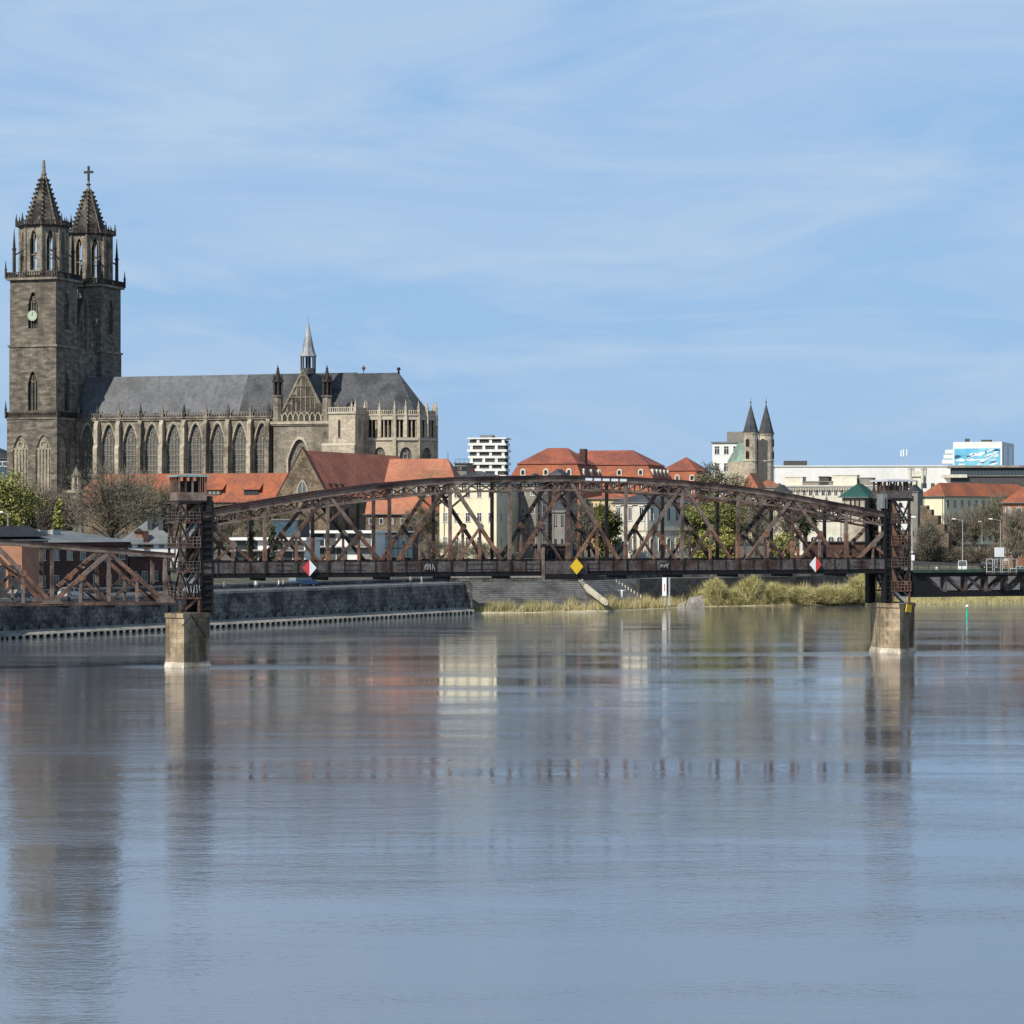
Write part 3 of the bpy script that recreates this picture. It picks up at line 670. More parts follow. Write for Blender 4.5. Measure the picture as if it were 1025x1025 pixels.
# things on the piers
pv = A + AL * (SPAN + .55) + Vector((AL.y, -AL.x, 0)) * 1.3
yb = thing('warning_board', 'small yellow board on the upper edge of the right pier', 'sign', (pv.x, pv.y - .25, 5.15), BR + R(30))
mb = MB(); mb.slab_xz([(-.75, 0), (.6, -.1), (.75, .85), (-.45, .95)], -.05, .05); mb.build('board', 'sign_yellow', yb)
mb = MB(); mb.box(-.06, .06, .05, .9, .1, .5); mb.build('bracket', 'steel_black', yb)
pv = A + AL * (-1.6) + Vector((AL.y, -AL.x, 0)) * 2.75
lf = thing('strut_frame', 'bent rusty strut frame hanging down the face of the left pier', 'frame', (pv.x, pv.y - .5, 4.2), BR)
mb = MB(); mb.beam((-1.3, 0, .5), (-.2, -.3, 1.6), .12, .12); mb.beam((-.2, -.3, 1.6), (1.6, .3, -.9), .14, .14); mb.beam((-.2, -.3, 1.6), (-.2, .4, 1.8), .14, .14); mb.build('strut', 'steel_dark', lf)

# ------------------------------------------------------------------ lift towers
def tower(xs, label, roofm, fl, hutm, mirror, panelm):
    """xs: stair bay from-to and guide column from-to (along the bridge)"""
    s0, s1, g0, g1 = xs
    t = thing('lift_tower', label, 'bridge tower', A + AL * s0, BR, 'steel lift towers on the piers')
    s1, g0, g1 = s1 - s0, g0 - s0, g1 - s0; s0 = 0.0
    y0, y1 = -.5, BW - 1.1; zb = 6.1; zt = fl[0]
    for x in (s0 + .12, s1 - .12):
        for y in (y0 + .12, y1 - .12):
            mb = MB(); mb.box(x - .12, x + .12, y - .12, y + .12, zb, zt); mb.build('tower_leg', 'steel', t)
    for y in (y0, y1 - 1.0):
        mb = MB(); ga, gb = min(g0, g1), max(g0, g1)
        mb.box(ga, ga + .22, y, y + 1.0, zb, zt + .2); mb.box(gb - .22, gb, y, y + 1.0, zb, zt + .2); mb.box(ga + .22, gb - .22, y + .25, y + .75, zb, zt + .2)
        n = 16
        for j in range(n):
            z = zb + (zt - zb) * (j + .5) / n; mb.box(ga + .22, gb - .22, y + .06, y + .24, z - .12, z + .12)
        mb.build('guide_column', 'steel_black', t)
    for z in fl + [7.8]:
        mb = MB(); mb.box(s0 - .15, s1 + .1, y0 - .1, y1, z - .16, z); mb.build('landing', 'steel', t)
        mb = MB()
        for k in range(7):
            x = s0 - .1 + (s1 - s0 + .1) * k / 6; mb.box(x - .035, x + .035, y0 - .1, y0 - .03, z, z + 1.1)
        for dz in (.35, .72, 1.1): mb.box(s0 - .13, s1 + .05, y0 - .12, y0 - .05, z + dz - .04, z + dz + .04)
        for k in range(6):
            y = y0 + (y1 - y0) * (k + .5) / 6; mb.box(s0 - .13, s0 - .06, y - .035, y + .035, z, z + 1.1)
        for dz in (.35, .72, 1.1): mb.box(s0 - .13, s0 - .06, y0, y1, z + dz - .04, z + dz + .04)
        mb.build('railing', ('chord', 'panelsteel', 'steel', 'rust')[random.randrange(4)], t)
    fs = sorted(fl + [7.8, 6.1])
    for i in range(len(fs) - 1):
        za, zb_ = fs[i], fs[i + 1]
        mb = MB(); xa, xb = (s0 + .3, s1 - .2) if not mirror else (s1 - .2, s0 + .5)
        for yy in (y0 + .3, y0 + 1.2): mb.beam((xa, yy, za), (xb, yy, zb_ - .1), .08, .3, 0)
        n = 9
        for j in range(n):
            f = (j + .5) / n; x = xa + (xb - xa) * f; z = za + (zb_ - za) * f; mb.box(x - .16, x + .16, y0 + .34, y0 + 1.16, z - .03, z + .03, 0)
        for yy in (y0 + .28,): mb.beam((xa, yy, za + 1.0), (xb, yy, zb_ + .8), .06, .08, 0)
        mb.build('stair_flight', 'palegrey' if random.random() < .6 else 'steel', t)
        if zb_ - za > 2:
            mb = MB(); mb.beam((s0 + .15, y0 + .02, zb_ - .2), (s0 + (s1 - s0) * .5, y0 + .02, za + .2), .18, .2); mb.beam((s1 - .15, y0 + .02, zb_ - .2), (s0 + (s1 - s0) * .5, y0 + .02, za + .2), .18, .2)
            mb.beam((s0 + .02, y0 + .2, zb_ - .2), (s0 + .02, (y0 + y1) / 2, za + .2), .18, .18); mb.beam((s0 + .02, y1 - .2, zb_ - .2), (s0 + .02, (y0 + y1) / 2, za + .2), .18, .18)
            mb.build('cross_brace', 'steel_dark', t)
            mb = MB(); hh = (zb_ - za)
            mb.box(s0 + (s1 - s0) * (.5 if not mirror else .05), s0 + (s1 - s0) * (.97 if not mirror else .9), y0 + 2.1, y0 + 2.2, za + .1, za + hh * random.uniform(.4, .62), 0); mb.build('sheet_panel', panelm if random.random() < .8 else 'palegrey', t)
            if mirror:
                mb = MB(); mb.hexa([(s0 + .05, y0 - .02, za + .1), (s0 + (s1 - s0) * .45, y0 - .02, za + .1), (s0 + (s1 - s0) * .45, y0 + .05, za + .1), (s0 + .05, y0 + .05, za + .1)], [(s0 + .05, y0 - .02, zb_ - .3), (s0 + .2, y0 - .02, zb_ - .3), (s0 + .2, y0 + .05, zb_ - .3), (s0 + .05, y0 + .05, zb_ - .3)]); mb.build('rust_plate', 'rust', t)
    # machine hut on top
    ha, hb = (s0 - .15, g1 - .85) if not mirror else (g1 + .35, s1 + .1)
    Y1s = y1; y1 = 2.9
    mb = MB(); mb.box(ha, hb, y0 - .2, y1 + .2, zt, zt + .2, 0); mb.box(ha, hb, y0 - .2, y0 - .1, zt + .2, zt + 1.1, 1); mb.box(ha, ha + .1, y0 - .1, y1 + .2, zt + .2, zt + 1.1, 1); mb.box(hb - .1, hb, y0 - .1, y1 + .2, zt + .2, zt + 1.1, 1); mb.box(ha, hb, y1 + .1, y1 + .2, zt + .2, zt + 1.1, 1)
    mb.build('hut_wall', ['steel_dark', hutm], t)
    n = 5
    for i in range(n):
        x = ha + .08 + (hb - ha - .16) * i / (n - 1)
        for y in (y0 - .12, y1 + .12):
            mb = MB(); mb.box(x - .1, x + .1, y - .07, y + .07, zt + 1.1, 21.35); mb.build('hut_post', 'steel' if i % 2 else hutm, t)
    for i in range(1, 4):
        for x in (ha + .07, hb - .07):
            y = y0 + (y1 - y0) * i / 4; mb = MB(); mb.box(x - .07, x + .07, y - .1, y + .1, zt + 1.1, 21.35); mb.build('hut_post', 'steel', t)
    mb = MB(); mb.box(ha + .3, hb - .3, y0 + 1.6, y1 - .5, zt + .2, 20.9); mb.build('winch_housing', 'steel_dark' if not mirror else 'chord', t)
    mb = MB(); mb.box(ha - .3, hb + .3, y0 - .5, y1 + .5, 21.35, 21.55, 0); mb.hip(ha - .25, hb + .25, y0 - .45, y1 + .45, 21.56, .14, 1.2, 0, 'y'); mb.build('hut_roof', roofm, t)
    mb = MB(); gm = (g0 + g1) / 2
    sxx = hb + .02 if not mirror else ha - 1.0
    mb.box(sxx + (.3 if mirror else 0), sxx + (.98 if mirror else .7), y0 + .0, y0 + 1.4, zt - 1.1, zt + .7, 0); mb.build('control_cabinet', 'zinc' if mirror else 'steel_dark', t)
    return t
M['roof_pale_green'] = mat('verdigris_sheet', (.22, .30, .27), .7, .2, .8)
M['roof_pale_grey'] = mat('pale_sheet', (.50, .50, .52), .6, .15, .8)
tower((-2.6, -.2, -.15, 1.35), 'dark left lift tower with zigzag stairs and a greenish flat hut roof', 'roof_pale_green', [18.5, 16.3, 13.5, 10.75], 'chord', False, 'rust')
tower((SPAN - 1.3, SPAN + 1.35, SPAN - 1.35, SPAN - 2.3), 'right lift tower with orange rust plates and a pale grey hut roof', 'roof_pale_grey', [19.1, 16.25, 13.5, 10.8], 'panelsteel', True, 'panelsteel')

# ------------------------------------------------------------------ left fixed span
ls = thing('fixed_span', 'rusty lattice approach span left of the dark lift tower', 'bridge', A + AL * (-2.7), BR, 'fixed spans of the old bridge')
T0 = -2.7; pb = t_of(52); pn = t_of(109) - pb
def zc(t): return 12.45 + (14.2 - 12.45) * max(0, min(1, (T0 - t) / 21.5)) + (.6 if t < -26 else 0)
zbL = 7.25; LEND = -48.0
for y in (0.0, BW):
    mb = MB(); n = 12
    for i in range(n):
        a = T0 - .3 + (LEND - T0) * i / n; b = T0 - .3 + (LEND - T0) * (i + 1) / n
        mb.beam((a - T0, y, zc(a)), (b - T0, y, zc(b)), .5, .5, 0); mb.beam((a - T0, y, zc(a) + .28), (b - T0, y, zc(b) + .28), .8, .08, 1)
    mb.build('top_chord', ['chord', 'chord_top'], ls)
    mb = MB(); mb.box(LEND - T0, -.3, y - .25, y + .25, zbL - .2, zbL + .15); mb.build('bottom_chord', 'steel', ls)
    for i in range(-3, 2):
        b0 = pb + 2 * pn * i
        for sgn in (-1, 1):
            b1 = b0 + sgn * pn
            if not (LEND < b1 < T0 + 2): continue
            bb = min(b1, T0 - .2)
            p, q = Vector((b0 - T0, y, zbL + .1)), Vector((bb - T0, y, zc(bb) - .2))
            o = MB(); o.beam(p, q, .42, .44, 0); o.beam(p + (q - p) * .04 + Vector((0, -.23, 0)), p + (q - p) * random.uniform(.4, .9) + Vector((0, -.23, 0)), .02, .36, 1); o.build('diagonal_brace', ['chord', 'rust'], ls)
            mid = (p + q) / 2
            o = MB(); o.beam((mid.x, y, zbL + .1), (mid.x, y, mid.z), .26, .3); o.build('short_post', 'chord', ls)
            o = MB(); o.beam(mid, (bb - T0, y, zbL + .1), .24, .3); o.build('short_brace', 'steel', ls)
            o = MB(); r = .42; o.hexa([(mid.x + r * math.cos(j * math.pi / 3), y - .26, mid.z + r * math.sin(j * math.pi / 3)) for j in range(6)], [(mid.x + r * math.cos(j * math.pi / 3), y - .21, mid.z + r * math.sin(j * math.pi / 3)) for j in range(6)]); o.build('gusset_plate', 'rust', ls)
        if b0 < T0 - .5:
            o = MB(); o.beam((b0 - T0, y, zbL), (b0 - T0, y, zc(b0) - .2), .34, .38); o.build('vertical_post', 'chord', ls)
            o = MB(); o.slab_xz([(b0 - T0 - 1.2, zbL), (b0 - T0 + 1.2, zbL), (b0 - T0 + .6, zbL + .8), (b0 - T0 - .6, zbL + .8)], y - .3, y - .23); o.build('gusset_plate', 'chord', ls)
        bt = b0 + pn
        if LEND < bt < T0 - 1: o = MB(); o.beam((bt - T0, y, zbL), (bt - T0, y, zc(bt) - .2), .32, .36); o.build('vertical_post', 'chord', ls)
mb = MB(); mb.box(LEND - T0, -.3, .26, BW - .26, zbL - .02, zbL + .12); mb.build('deck', 'steel_dark', ls)
mb = MB()
for i in range(9):
    x = -2 - i * 5.2; mb.box(x - .15, x + .15, .26, BW - .26, zbL - .5, zbL - .03)
    mb.beam((x, .2, zc(x + T0) - .1), (x, BW - .2, zc(x + T0) - .1), .24, .26)
    if i < 8: mb.beam((x, .2, zc(x + T0) - .1), (x - 5.2, BW - .2, zc(x - 5.2 + T0) - .1), .18, .18)
mb.build('cross_beam', 'steel_dark', ls)

# ------------------------------------------------------------------ right fixed span (deck truss)
rs0 = SPAN + 2.2
rs = thing('deck_span', 'black deck truss with a green edge right of the orange rust tower', 'bridge', A + AL * rs0, BR, 'fixed spans of the old bridge')
REND = 46.0; ztR, zbR = 9.95, 6.9
zrt = 10.15
for y in (0.0, BW):
    mb = MB(); mb.box(-.6, REND, y - .25, y + .25, ztR - .5, ztR, 0); mb.build('top_chord', 'steel_black', rs)
    mb = MB(); mb.box(-.6, REND, y - .35, y + .35, zbR, zbR + .65); mb.build('bottom_chord', 'steel_black', rs)
    pts = [t_of(946) - rs0, t_of(966) - rs0, t_of(986.5) - rs0, t_of(1007) - rs0]
    pw = (pts[3] - pts[0]) / 3
    for j in range(-1, 15):
        x = pts[0] + pw * j
        if x > REND: break
        o = MB(); o.beam((x, y, zbR + .3), (x, y, ztR - .3), .42, .36); o.build('vertical_post', 'steel_dark' if j < 0 else 'panelsteel', rs)
        if j <= 2: o = MB(); o.beam((x, y, zbR + .4), (x - pw, y, ztR - .3), .3, .34); o.build('diagonal_brace', 'panelsteel', rs)
        if j >= 2: o = MB(); o.beam((x, y, zbR + .4), (x + pw, y, ztR - .3), .3, .34); o.build('diagonal_brace', 'panelsteel', rs)
o = MB(); o.hexa([(-.5, -.3, zbR + .5), (4.2, -.3, zbR + .5), (4.2, .3, zbR + .5), (-.5, .3, zbR + .5)], [(-.5, -.3, ztR - .4), (1.0, -.3, ztR - .4), (1.0, .3, ztR - .4), (-.5, .3, ztR - .4)]); o.build('end_plate', 'steel_black', rs)
mb = MB(); mb.box(-.5, REND, -.8, BW + .6, ztR + .0, ztR + .22); mb.build('deck', 'steel_dark', rs)
mb = MB(); mb.box(-.5, REND, -.86, -.8, ztR + .02, ztR + .42); mb.build('edge_beam', 'greenpaint', rs)
mb = MB()
x = 0
while x < REND:
    mb.box(x - .03, x + .03, -.78, -.72, ztR + .22, ztR + 1.15); x += 1.6
for dz in (.55, .85, 1.15): mb.box(-.4, REND, -.78, -.73, ztR + dz - .02, ztR + dz + .02)
mb.build('railing', 'greenpaint', rs)
a, b = t_of(983.5) - rs0, t_of(1007) - rs0
cg = thing('balcony_cage', 'pale tubular fence around the platform on the black deck truss', 'fence', A + AL * (rs0 + a) + Vector((AL.y, -AL.x, 0)) * 1.9 + Vector((0, 0, ztR)), BR)
mb = MB(); L_ = b - a
for i in range(4):
    for y in (-.5, .9):
        mb.tube((L_ * i / 3, y, -.1), (L_ * i / 3, y, 1.7), .06, .06)
for z in (.1, 1.7):
    mb.beam((0, -.5, z), (L_, -.5, z), .09, .09); mb.beam((0, -.5, z), (0, .9, z), .09, .09); mb.beam((L_, -.5, z), (L_, .9, z), .09, .09)
mb.build('railing', 'palegrey', cg)
mb = MB(); mb.box(-.1, L_ + .1, -.6, .95, -.25, -.05); mb.build('platform', 'steel_dark', cg)
a = t_of(998)
sb = thing('white_board', 'large white back of a board on two posts above the black deck truss', 'sign', A + AL * a + Vector((AL.y, -AL.x, 0)) * .6 + Vector((0, 0, ztR + .2)), BR)
mb = MB(); mb.box(-.7, .62, -.05, .05, 1.75, 2.95); mb.build('board', 'sign_white', sb)
mb = MB(); mb.box(-.35, -.25, .05, .15, 0, 2.6); mb.box(.2, .3, .05, .15, 0, 2.6); mb.build('post', 'lampgrey', sb)
mb = MB(); mb.box(.75, 1.15, -.05, .2, 1.25, 1.55); mb.box(.9, 1.0, .05, .15, 0, 1.25); mb.build('lantern_box', 'sign_white', sb)
# ------------------------------------------------------------------ cathedral
CB = 13.0; CTH = 18.0; CX0, CY0 = WX(56, 800), 800.0
cat_ = thing('cathedral', 'large sooty gothic cathedral with two spired towers and a grey slate roof', 'cathedral', (CX0, CY0, CB), -R(CTH))
def cz(py, x, y):   # local height for a picture height at a local plan point
    Y = CY0 - x * math.sin(R(CTH)) + y * math.cos(R(CTH)); return WZ(py, Y) - CB
def ident(ox, oy, rot):
    return TM(Matrix.Translation((ox, oy, 0)) @ Matrix.Rotation(rot, 4, 'Z'))
def pinnacle_mb(mb, x, y, z, h, w=.55, m=0):
    mb.box(x - w / 2, x + w / 2, y - w / 2, y + w / 2, z - .1, z + h * .45, m); mb.ngon(x, y, z + h * .45, z + h * .52, w * .8, w * .8, 4, R(45), m); mb.ngon(x, y, z + h * .5, z + h, w * .62, .03, 4, R(45), m)
def balustrade(mb, T, x0, x1, z, h, step=1.2, m=0, d=.3):
    def bx(a, b, zz, zt):
        pts = [T(a, 0, zz), T(b, 0, zz), T(b, d, zz), T(a, d, zz)]; pt = [T(a, 0, zt), T(b, 0, zt), T(b, d, zt), T(a, d, zt)]; mb.hexa(pts, pt, m)
    bx(x0, x1, z, z + .18); bx(x0, x1, z + h - .2, z + h)
    n = max(1, int(abs(x1 - x0) / step))
    for i in range(n + 1):
        x = x0 + (x1 - x0) * i / n; x = min(max(x, x0 + .14), x1 - .14); bx(x - .13, x + .13, z + .18, z + h - .2)
def tracery_window(parent, T, cx, w, zs, zsp, zt, depth, lights=3, glass='leadglass', stone='tracery', name='window', bars=True):
    """pointed pane with stone mullions and head tracery, set back in its opening"""
    mb = MB(); o = arch_pts(w * 1.02, zs, zsp, zt, 6, cx)
    mb.face([T(x, depth, z) for x, z in o][::-1], 1)
    def bar(p, q, t=.16):
        mb.beam(T(p[0], depth - .12, p[1]), T(q[0], depth - .12, q[1]), t, .2, 0)
    for i in range(1, lights):
        x = cx - w / 2 + w * i / lights; f = abs(x - cx) / (w / 2); bar((x, zs), (x, zsp + (zt - zsp) * (1 - f) * .55))
    hh = zt - zsp
    for sgn in (-1, 1):
        pts = [(cx + sgn * w * .25 + w * .21 * math.cos(a), zsp + hh * .12 + w * .21 * math.sin(a)) for a in [math.pi * q / 5 for q in range(6)]]
        for a, b in zip(pts, pts[1:]): bar(a, b, .14)
    pts = [(cx + w * .17 * math.cos(a), zsp + hh * .52 + w * .17 * math.sin(a)) for a in [2 * math.pi * q / 8 for q in range(9)]]
    for a, b in zip(pts, pts[1:]): bar(a, b, .14)
    if bars:
        n = max(2, int((zsp - zs) / 1.5))
        for i in range(n): z = zs + (zsp - zs) * (i + .5) / n; bar((cx - w / 2, z), (cx + w / 2, z), .09)
    return mb.build(name, [stone, glass], parent)

def cath_tower(y0, z1, z2, z3, z4, z5, cross, clock):
    x0, x1, y1 = -15.0, 0.0, y0 + 13.5
    cx, cy = (x0 + x1) / 2, (y0 + y1) / 2
    # shaft in three stages, each face with a real tall opening
    mb = MB()
    stages = [(-2, z1, .65), (z1, z2, .15), (z2, z3, 0)]
    for si, (za, zb, e) in enumerate(stages):
        for face in range(4):
            if face == 0: T = ident(x0 - e, y0 - e, 0); w = 15 + 2 * e
            elif face == 1: T = ident(x1 + e, y0 - e, R(90)); w = 13.5 + 2 * e
            elif face == 2: T = ident(x1 + e, y1 + e, R(180)); w = 15 + 2 * e
            else: T = ident(x0 - e, y1 + e, R(-90)); w = 13.5 + 2 * e
            if si == 0:
                h = w / 2; wd = 5.0
                for c in (w * .27, w * .73):
                    o = arch_pts(wd, zb - 27, zb - 9.5, zb - 5.2, 6, c)
                    wall_hole(mb, T, (0 if c < h else h), (h if c < h else w), za, zb, o, .45)
            else:
                ww = 3.1
                zs, zt = (zb - 14.5, zb - 3.9) if si == 2 else (zb - 17.5, zb - 9.3)
                if si == 1: zs, zt = za + 2.0, za + 13.5
                o = arch_pts(ww, zs, zt - 3.6, zt, 6, w / 2); wall_hole(mb, T, 0, w, za, zb, o, .9)
        mb.face([(x0 - e, y0 - e, zb - .01), (x1 + e, y0 - e, zb - .01), (x1 + e, y1 + e, zb - .01), (x0 - e, y1 + e, zb - .01)])
    tw = mb.build('tower', 'cathstone', cat_)
    for face in range(4):
        for si, (za, zb, e) in enumerate(stages):
            if face == 0: T = ident(x0 - e, y0 - e, 0); w = 15 + 2 * e
            elif face == 1: T = ident(x1 + e, y0 - e, R(90)); w = 13.5 + 2 * e
            else: continue
            if si == 0:
                for c in (w * .27, w * .73): blind_arch(tw, T, c, zb)
            elif si == 1: tracery_window(tw, T, w / 2, 3.1, za + 2.0, za + 9.9, za + 13.5, .8, 3, 'steel_black', 'cathstone_mid', 'belfry_opening', False)
            else: tracery_window(tw, T, w / 2, 3.1, zb - 14.5, zb - 7.5, zb - 3.9, .8, 4, 'steel_black', 'cathstone_mid', 'belfry_opening', False)
    # string courses and galleries
    for e, za, zb in ((.9, z1 - .5, z1), (.5, z2 - .35, z2 + .25), (.9, z3 - .3, z3 + .35)):
        mb = MB(); mb.box(x0 - e, x1 + e, y0 - e, y1 + e, za, zb, 0); mb.build('string_course', 'cathstone_mid', tw)
    for z, e in ((z1, .9), (z3 + .35, .9)):
        mb = MB()
        balustrade(mb, ident(x0 - e, y0 - e, 0), 0, 15 + 2 * e, z, 1.7, .8); balustrade(mb, ident(x1 + e, y0 - e, R(90)), 0.3, 13.5 + 2 * e - .3, z, 1.7, .8)
        balustrade(mb, ident(x1 + e, y1 + e, R(180)), 0, 15 + 2 * e, z, 1.7, .8); balustrade(mb, ident(x0 - e, y1 + e, R(-90)), 0.3, 13.5 + 2 * e - .3, z, 1.7, .8)
        for px_, py_ in ((x0 - e, y0 - e), (x1 + e, y0 - e), (x1 + e, y1 + e), (x0 - e, y1 + e)): pinnacle_mb(mb, px_, py_, z, 5.2, .5)
        mb.build('gallery', 'cathstone_black', tw)
    # open octagon
    Rr = 6.9; za, zb = z3 + .36, z4; side = 2 * Rr * math.sin(math.pi / 8)
    mb = MB()
    for i in range(8):
        a0 = math.pi / 8 + i * math.pi / 4 + math.pi; p0 = Vector((cx + Rr * math.cos(a0), cy + Rr * math.sin(a0))); a1 = a0 + math.pi / 4; p1 = Vector((cx + Rr * math.cos(a1), cy + Rr * math.sin(a1)))
        dd = p1 - p0; rot = math.atan2(dd.y, dd.x); T = ident(p0.x, p0.y, rot)
        h = zb - za; o = arch_pts(side * .42, za + 2.2, za + h * .72, za + h * .92, 6, side / 2)
        wall_hole(mb, T, 0, side, za, zb, o, 1.0)
        T2 = ident(p0.x, p0.y, rot)
        q = [T2(.02, 1.0, 0), T2(side - .02, 1.0, 0)]
        ow = [(x, z) for x, z in o]
        wall_hole(mb, lambda x, y, z: T2(x, 1.0 + .02 - y * .0, z), .42, side - .42, za, zb, o, .0)
        # transom and mullion
        mb.beam(T(side / 2, .5, za + 2.2), T(side / 2, .5, za + h * .85), .28, .3); mb.beam(T(side * .29, .5, za + h * .45), T(side * .71, .5, za + h * .45), .3, .3)
        # corner shaft
        mb.ngon(p0.x, p0.y, za, zb, .55, .5, 6)
    mb.ngon(cx, cy, zb - .05, zb + .4, Rr + .2, Rr + .2, 8, math.pi / 8)
    oc = mb.build('octagon', 'cathstone_mid', tw)
    for px_, py_ in ((x0 + .9, y0 + .9), (x1 - .9, y0 + .9), (x1 - .9, y1 - .9), (x0 + .9, y1 - .9)):
        mb = MB(); mb.ngon(px_, py_, za, za + (zb - za) * .55, .6, .55, 6); mb.ngon(px_, py_, za + (zb - za) * .55, za + (zb - za) * .58, .75, .75, 6); mb.ngon(px_, py_, za + (zb - za) * .58, za + (zb - za) * .98, .5, .05, 6)
        d = Vector((cx - px_, cy - py_)).normalized(); mb.beam((px_, py_, za + (zb - za) * .45), (px_ + d.x * 3, py_ + d.y * 3, za + (zb - za) * .55), .3, .4)
        mb.build('corner_turret', 'cathstone_black', tw)
    # upper gallery with pinnacles
    mb = MB(); R2 = Rr + 1.1; mb.ngon(cx, cy, zb - .1, zb + .45, Rr + .5, R2, 8, math.pi / 8)
    for i in range(8):
        a0 = math.pi / 8 + i * math.pi / 4; p0 = Vector((cx + R2 * math.cos(a0), cy + R2 * math.sin(a0))); a1 = a0 + math.pi / 4; p1 = Vector((cx + R2 * math.cos(a1), cy + R2 * math.sin(a1))); dd = p1 - p0
        balustrade(mb, ident(p0.x, p0.y, math.atan2(dd.y, dd.x)), 0, dd.length, zb + .45, 1.3, .7)
        pinnacle_mb(mb, p0.x, p0.y, zb + .3, 3.8, .5); pm = (p0 + p1) / 2; pinnacle_mb(mb, pm.x, pm.y, zb + .3, 2.9, .4)
    mb.build('gallery', 'cathstone_black', tw)
    # spire with ribs and crockets
    zs0, zs1 = zb + .45, z5; Rs = 5.6
    mb = MB(); mb.ngon(cx, cy, zs0, zs1 - 2.5, Rs, .75, 8, math.pi / 8)
    for i in range(8):
        a = math.pi / 8 + i * math.pi / 4
        for k in range(11):
            f = k / 11; r = Rs + (.75 - Rs) * f; z = zs0 + (zs1 - 2.5 - zs0) * f; r2 = Rs + (.75 - Rs) * (k + 1) / 11; z2 = zs0 + (zs1 - 2.5 - zs0) * (k + 1) / 11
            mb.beam((cx + r * math.cos(a), cy + r * math.sin(a), z), (cx + r2 * math.cos(a), cy + r2 * math.sin(a), z2), .32, .34, 1)
            if k > 0: mb.ngon(cx + (r + .3) * math.cos(a), cy + (r + .3) * math.sin(a), z - .1, z + .55, .16, .42, 5, 0, 2)
    if cross:
        mb.ngon(cx, cy, zs1 - 2.6, zs1, .55, .3, 6, 0, 1); mb.ngon(cx, cy, zs1 - 1.2, zs1 - .8, .75, .75, 8, 0, 2)
        mb.box(cx - .28, cx + .28, cy - .28, cy + .28, zs1, zs1 + 4.6, 2); mb.box(cx - 1.5, cx + 1.5, cy - .27, cy + .27, zs1 + 2.4, zs1 + 3.1, 2)
    else:
        mb.ngon(cx, cy, zs1 - 2.6, zs1 + .3, .75, .5, 8, 0, 1); mb.ngon(cx, cy, zs1 - 2.0, zs1 - 1.6, .95, .95, 8, 0, 1); mb.ngon(cx, cy, zs1 + .3, zs1 + 2.4, .55, .35, 8, 0, 1)
    mb.build('spire', ['spire', 'cathstone_mid', 'cathstone_black'], tw)
    if clock:
        ring = MB(); c = (x0 + x1) / 2; zc_ = cz(316, -7.5, 0)
        pts = [(c + 1.55 * math.cos(2 * math.pi * i / 20), zc_ + 1.55 * math.sin(2 * math.pi * i / 20)) for i in range(20)]
        ring.slab_xz(pts, y0 - .35, y0 - .05, 0)
        ring.beam((c, y0 - .4, zc_), (c - .55, y0 - .4, zc_ + .35), .16, .05, 1); ring.beam((c, y0 - .4, zc_), (c + .1, y0 - .4, zc_ + 1.1), .12, .05, 1)
        for i in range(12): an = i * math.pi / 6; ring.beam((c + 1.2 * math.cos(an), y0 - .39, zc_ + 1.2 * math.sin(an)), (c + 1.42 * math.cos(an), y0 - .39, zc_ + 1.42 * math.sin(an)), .1, .04, 1)
        ring.build('clock', ['clockface', 'steel_black'], tw)
def blind_arch(tw, T, c, zb):
    w = 5.0; mb = MB(); o = arch_pts(w * 1.01, zb - 27, zb - 9.5, zb - 5.2, 6, c); mb.face([T(x, .44, z) for x, z in o][::-1], 0)
    for i in range(1, 5):
        x = c - w / 2 + w * i / 5; mb.beam(T(x, .30, zb - 27), T(x, .30, zb - 9.2), .34, .3, 1)
    pts = [(c + 1.0 * math.cos(a), zb - 8.0 + 1.0 * math.sin(a)) for a in [2 * math.pi * q / 10 for q in range(11)]]
    for a, b in zip(pts, pts[1:]): mb.beam(T(a[0], .3, a[1]), T(b[0], .3, b[1]), .24, .3, 1)
    for i in range(5):
        x = c - w / 2 + w * (i + .5) / 5
        for s in (-1, 1): mb.beam(T(x + s * w / 10, .3, zb - 9.6), T(x, .3, zb - 8.9), .22, .3, 1)
    mb.build('blind_arcade', ['cathstone_mid', 'cathstone_pale'], tw)
zA, zBt, zC, zD, zE = cz(418, -7, 0), cz(346, -7, 0), cz(279, -7, 0), cz(228, -7, 6), cz(168, -7, 6)
cath_tower(0.0, zA, zBt, zC, zD, zE, False, True)
zD2, zE2, zC2 = cz(236.5, -7, 35), cz(181, -7, 35), cz(286, -7, 29)
cath_tower(29.0, zA, zBt, zC2, zD2, zE2, True, False)
# west block between the towers, with its gable
mb = MB(); mb.box(-14, -1.2, 13.5, 29, -2, zBt - .5)
mb.hexa([(-1.7, 14, zBt - .5), (-1.2, 14, zBt - .5), (-1.2, 28.5, zBt - .5), (-1.7, 28.5, zBt - .5)], [(-1.7, 21.1, cz(289, -1, 21)), (-1.2, 21.1, cz(289, -1, 21)), (-1.2, 21.4, cz(289, -1, 21)), (-1.7, 21.4, cz(289, -1, 21))])
for k in range(5):
    mb.box(-1.2, -.9, 15.5 + k * 2.9, 15.9 + k * 2.9, zBt + .4, zBt + 2.5 + 14 * (1 - abs(k - 2) / 2.6)) if k != 2 else mb.box(-1.2, -.9, 21.0, 21.4, zBt + .4, zBt + 15)
wb = mb.build('west_block', 'cathstone', cat_)
mb = MB(); mb.hip(-14, -1.75, 14.2, 28.2, zBt - .48, 16, 0, 0, 'x'); mb.build('roof', 'slate_dark', wb)
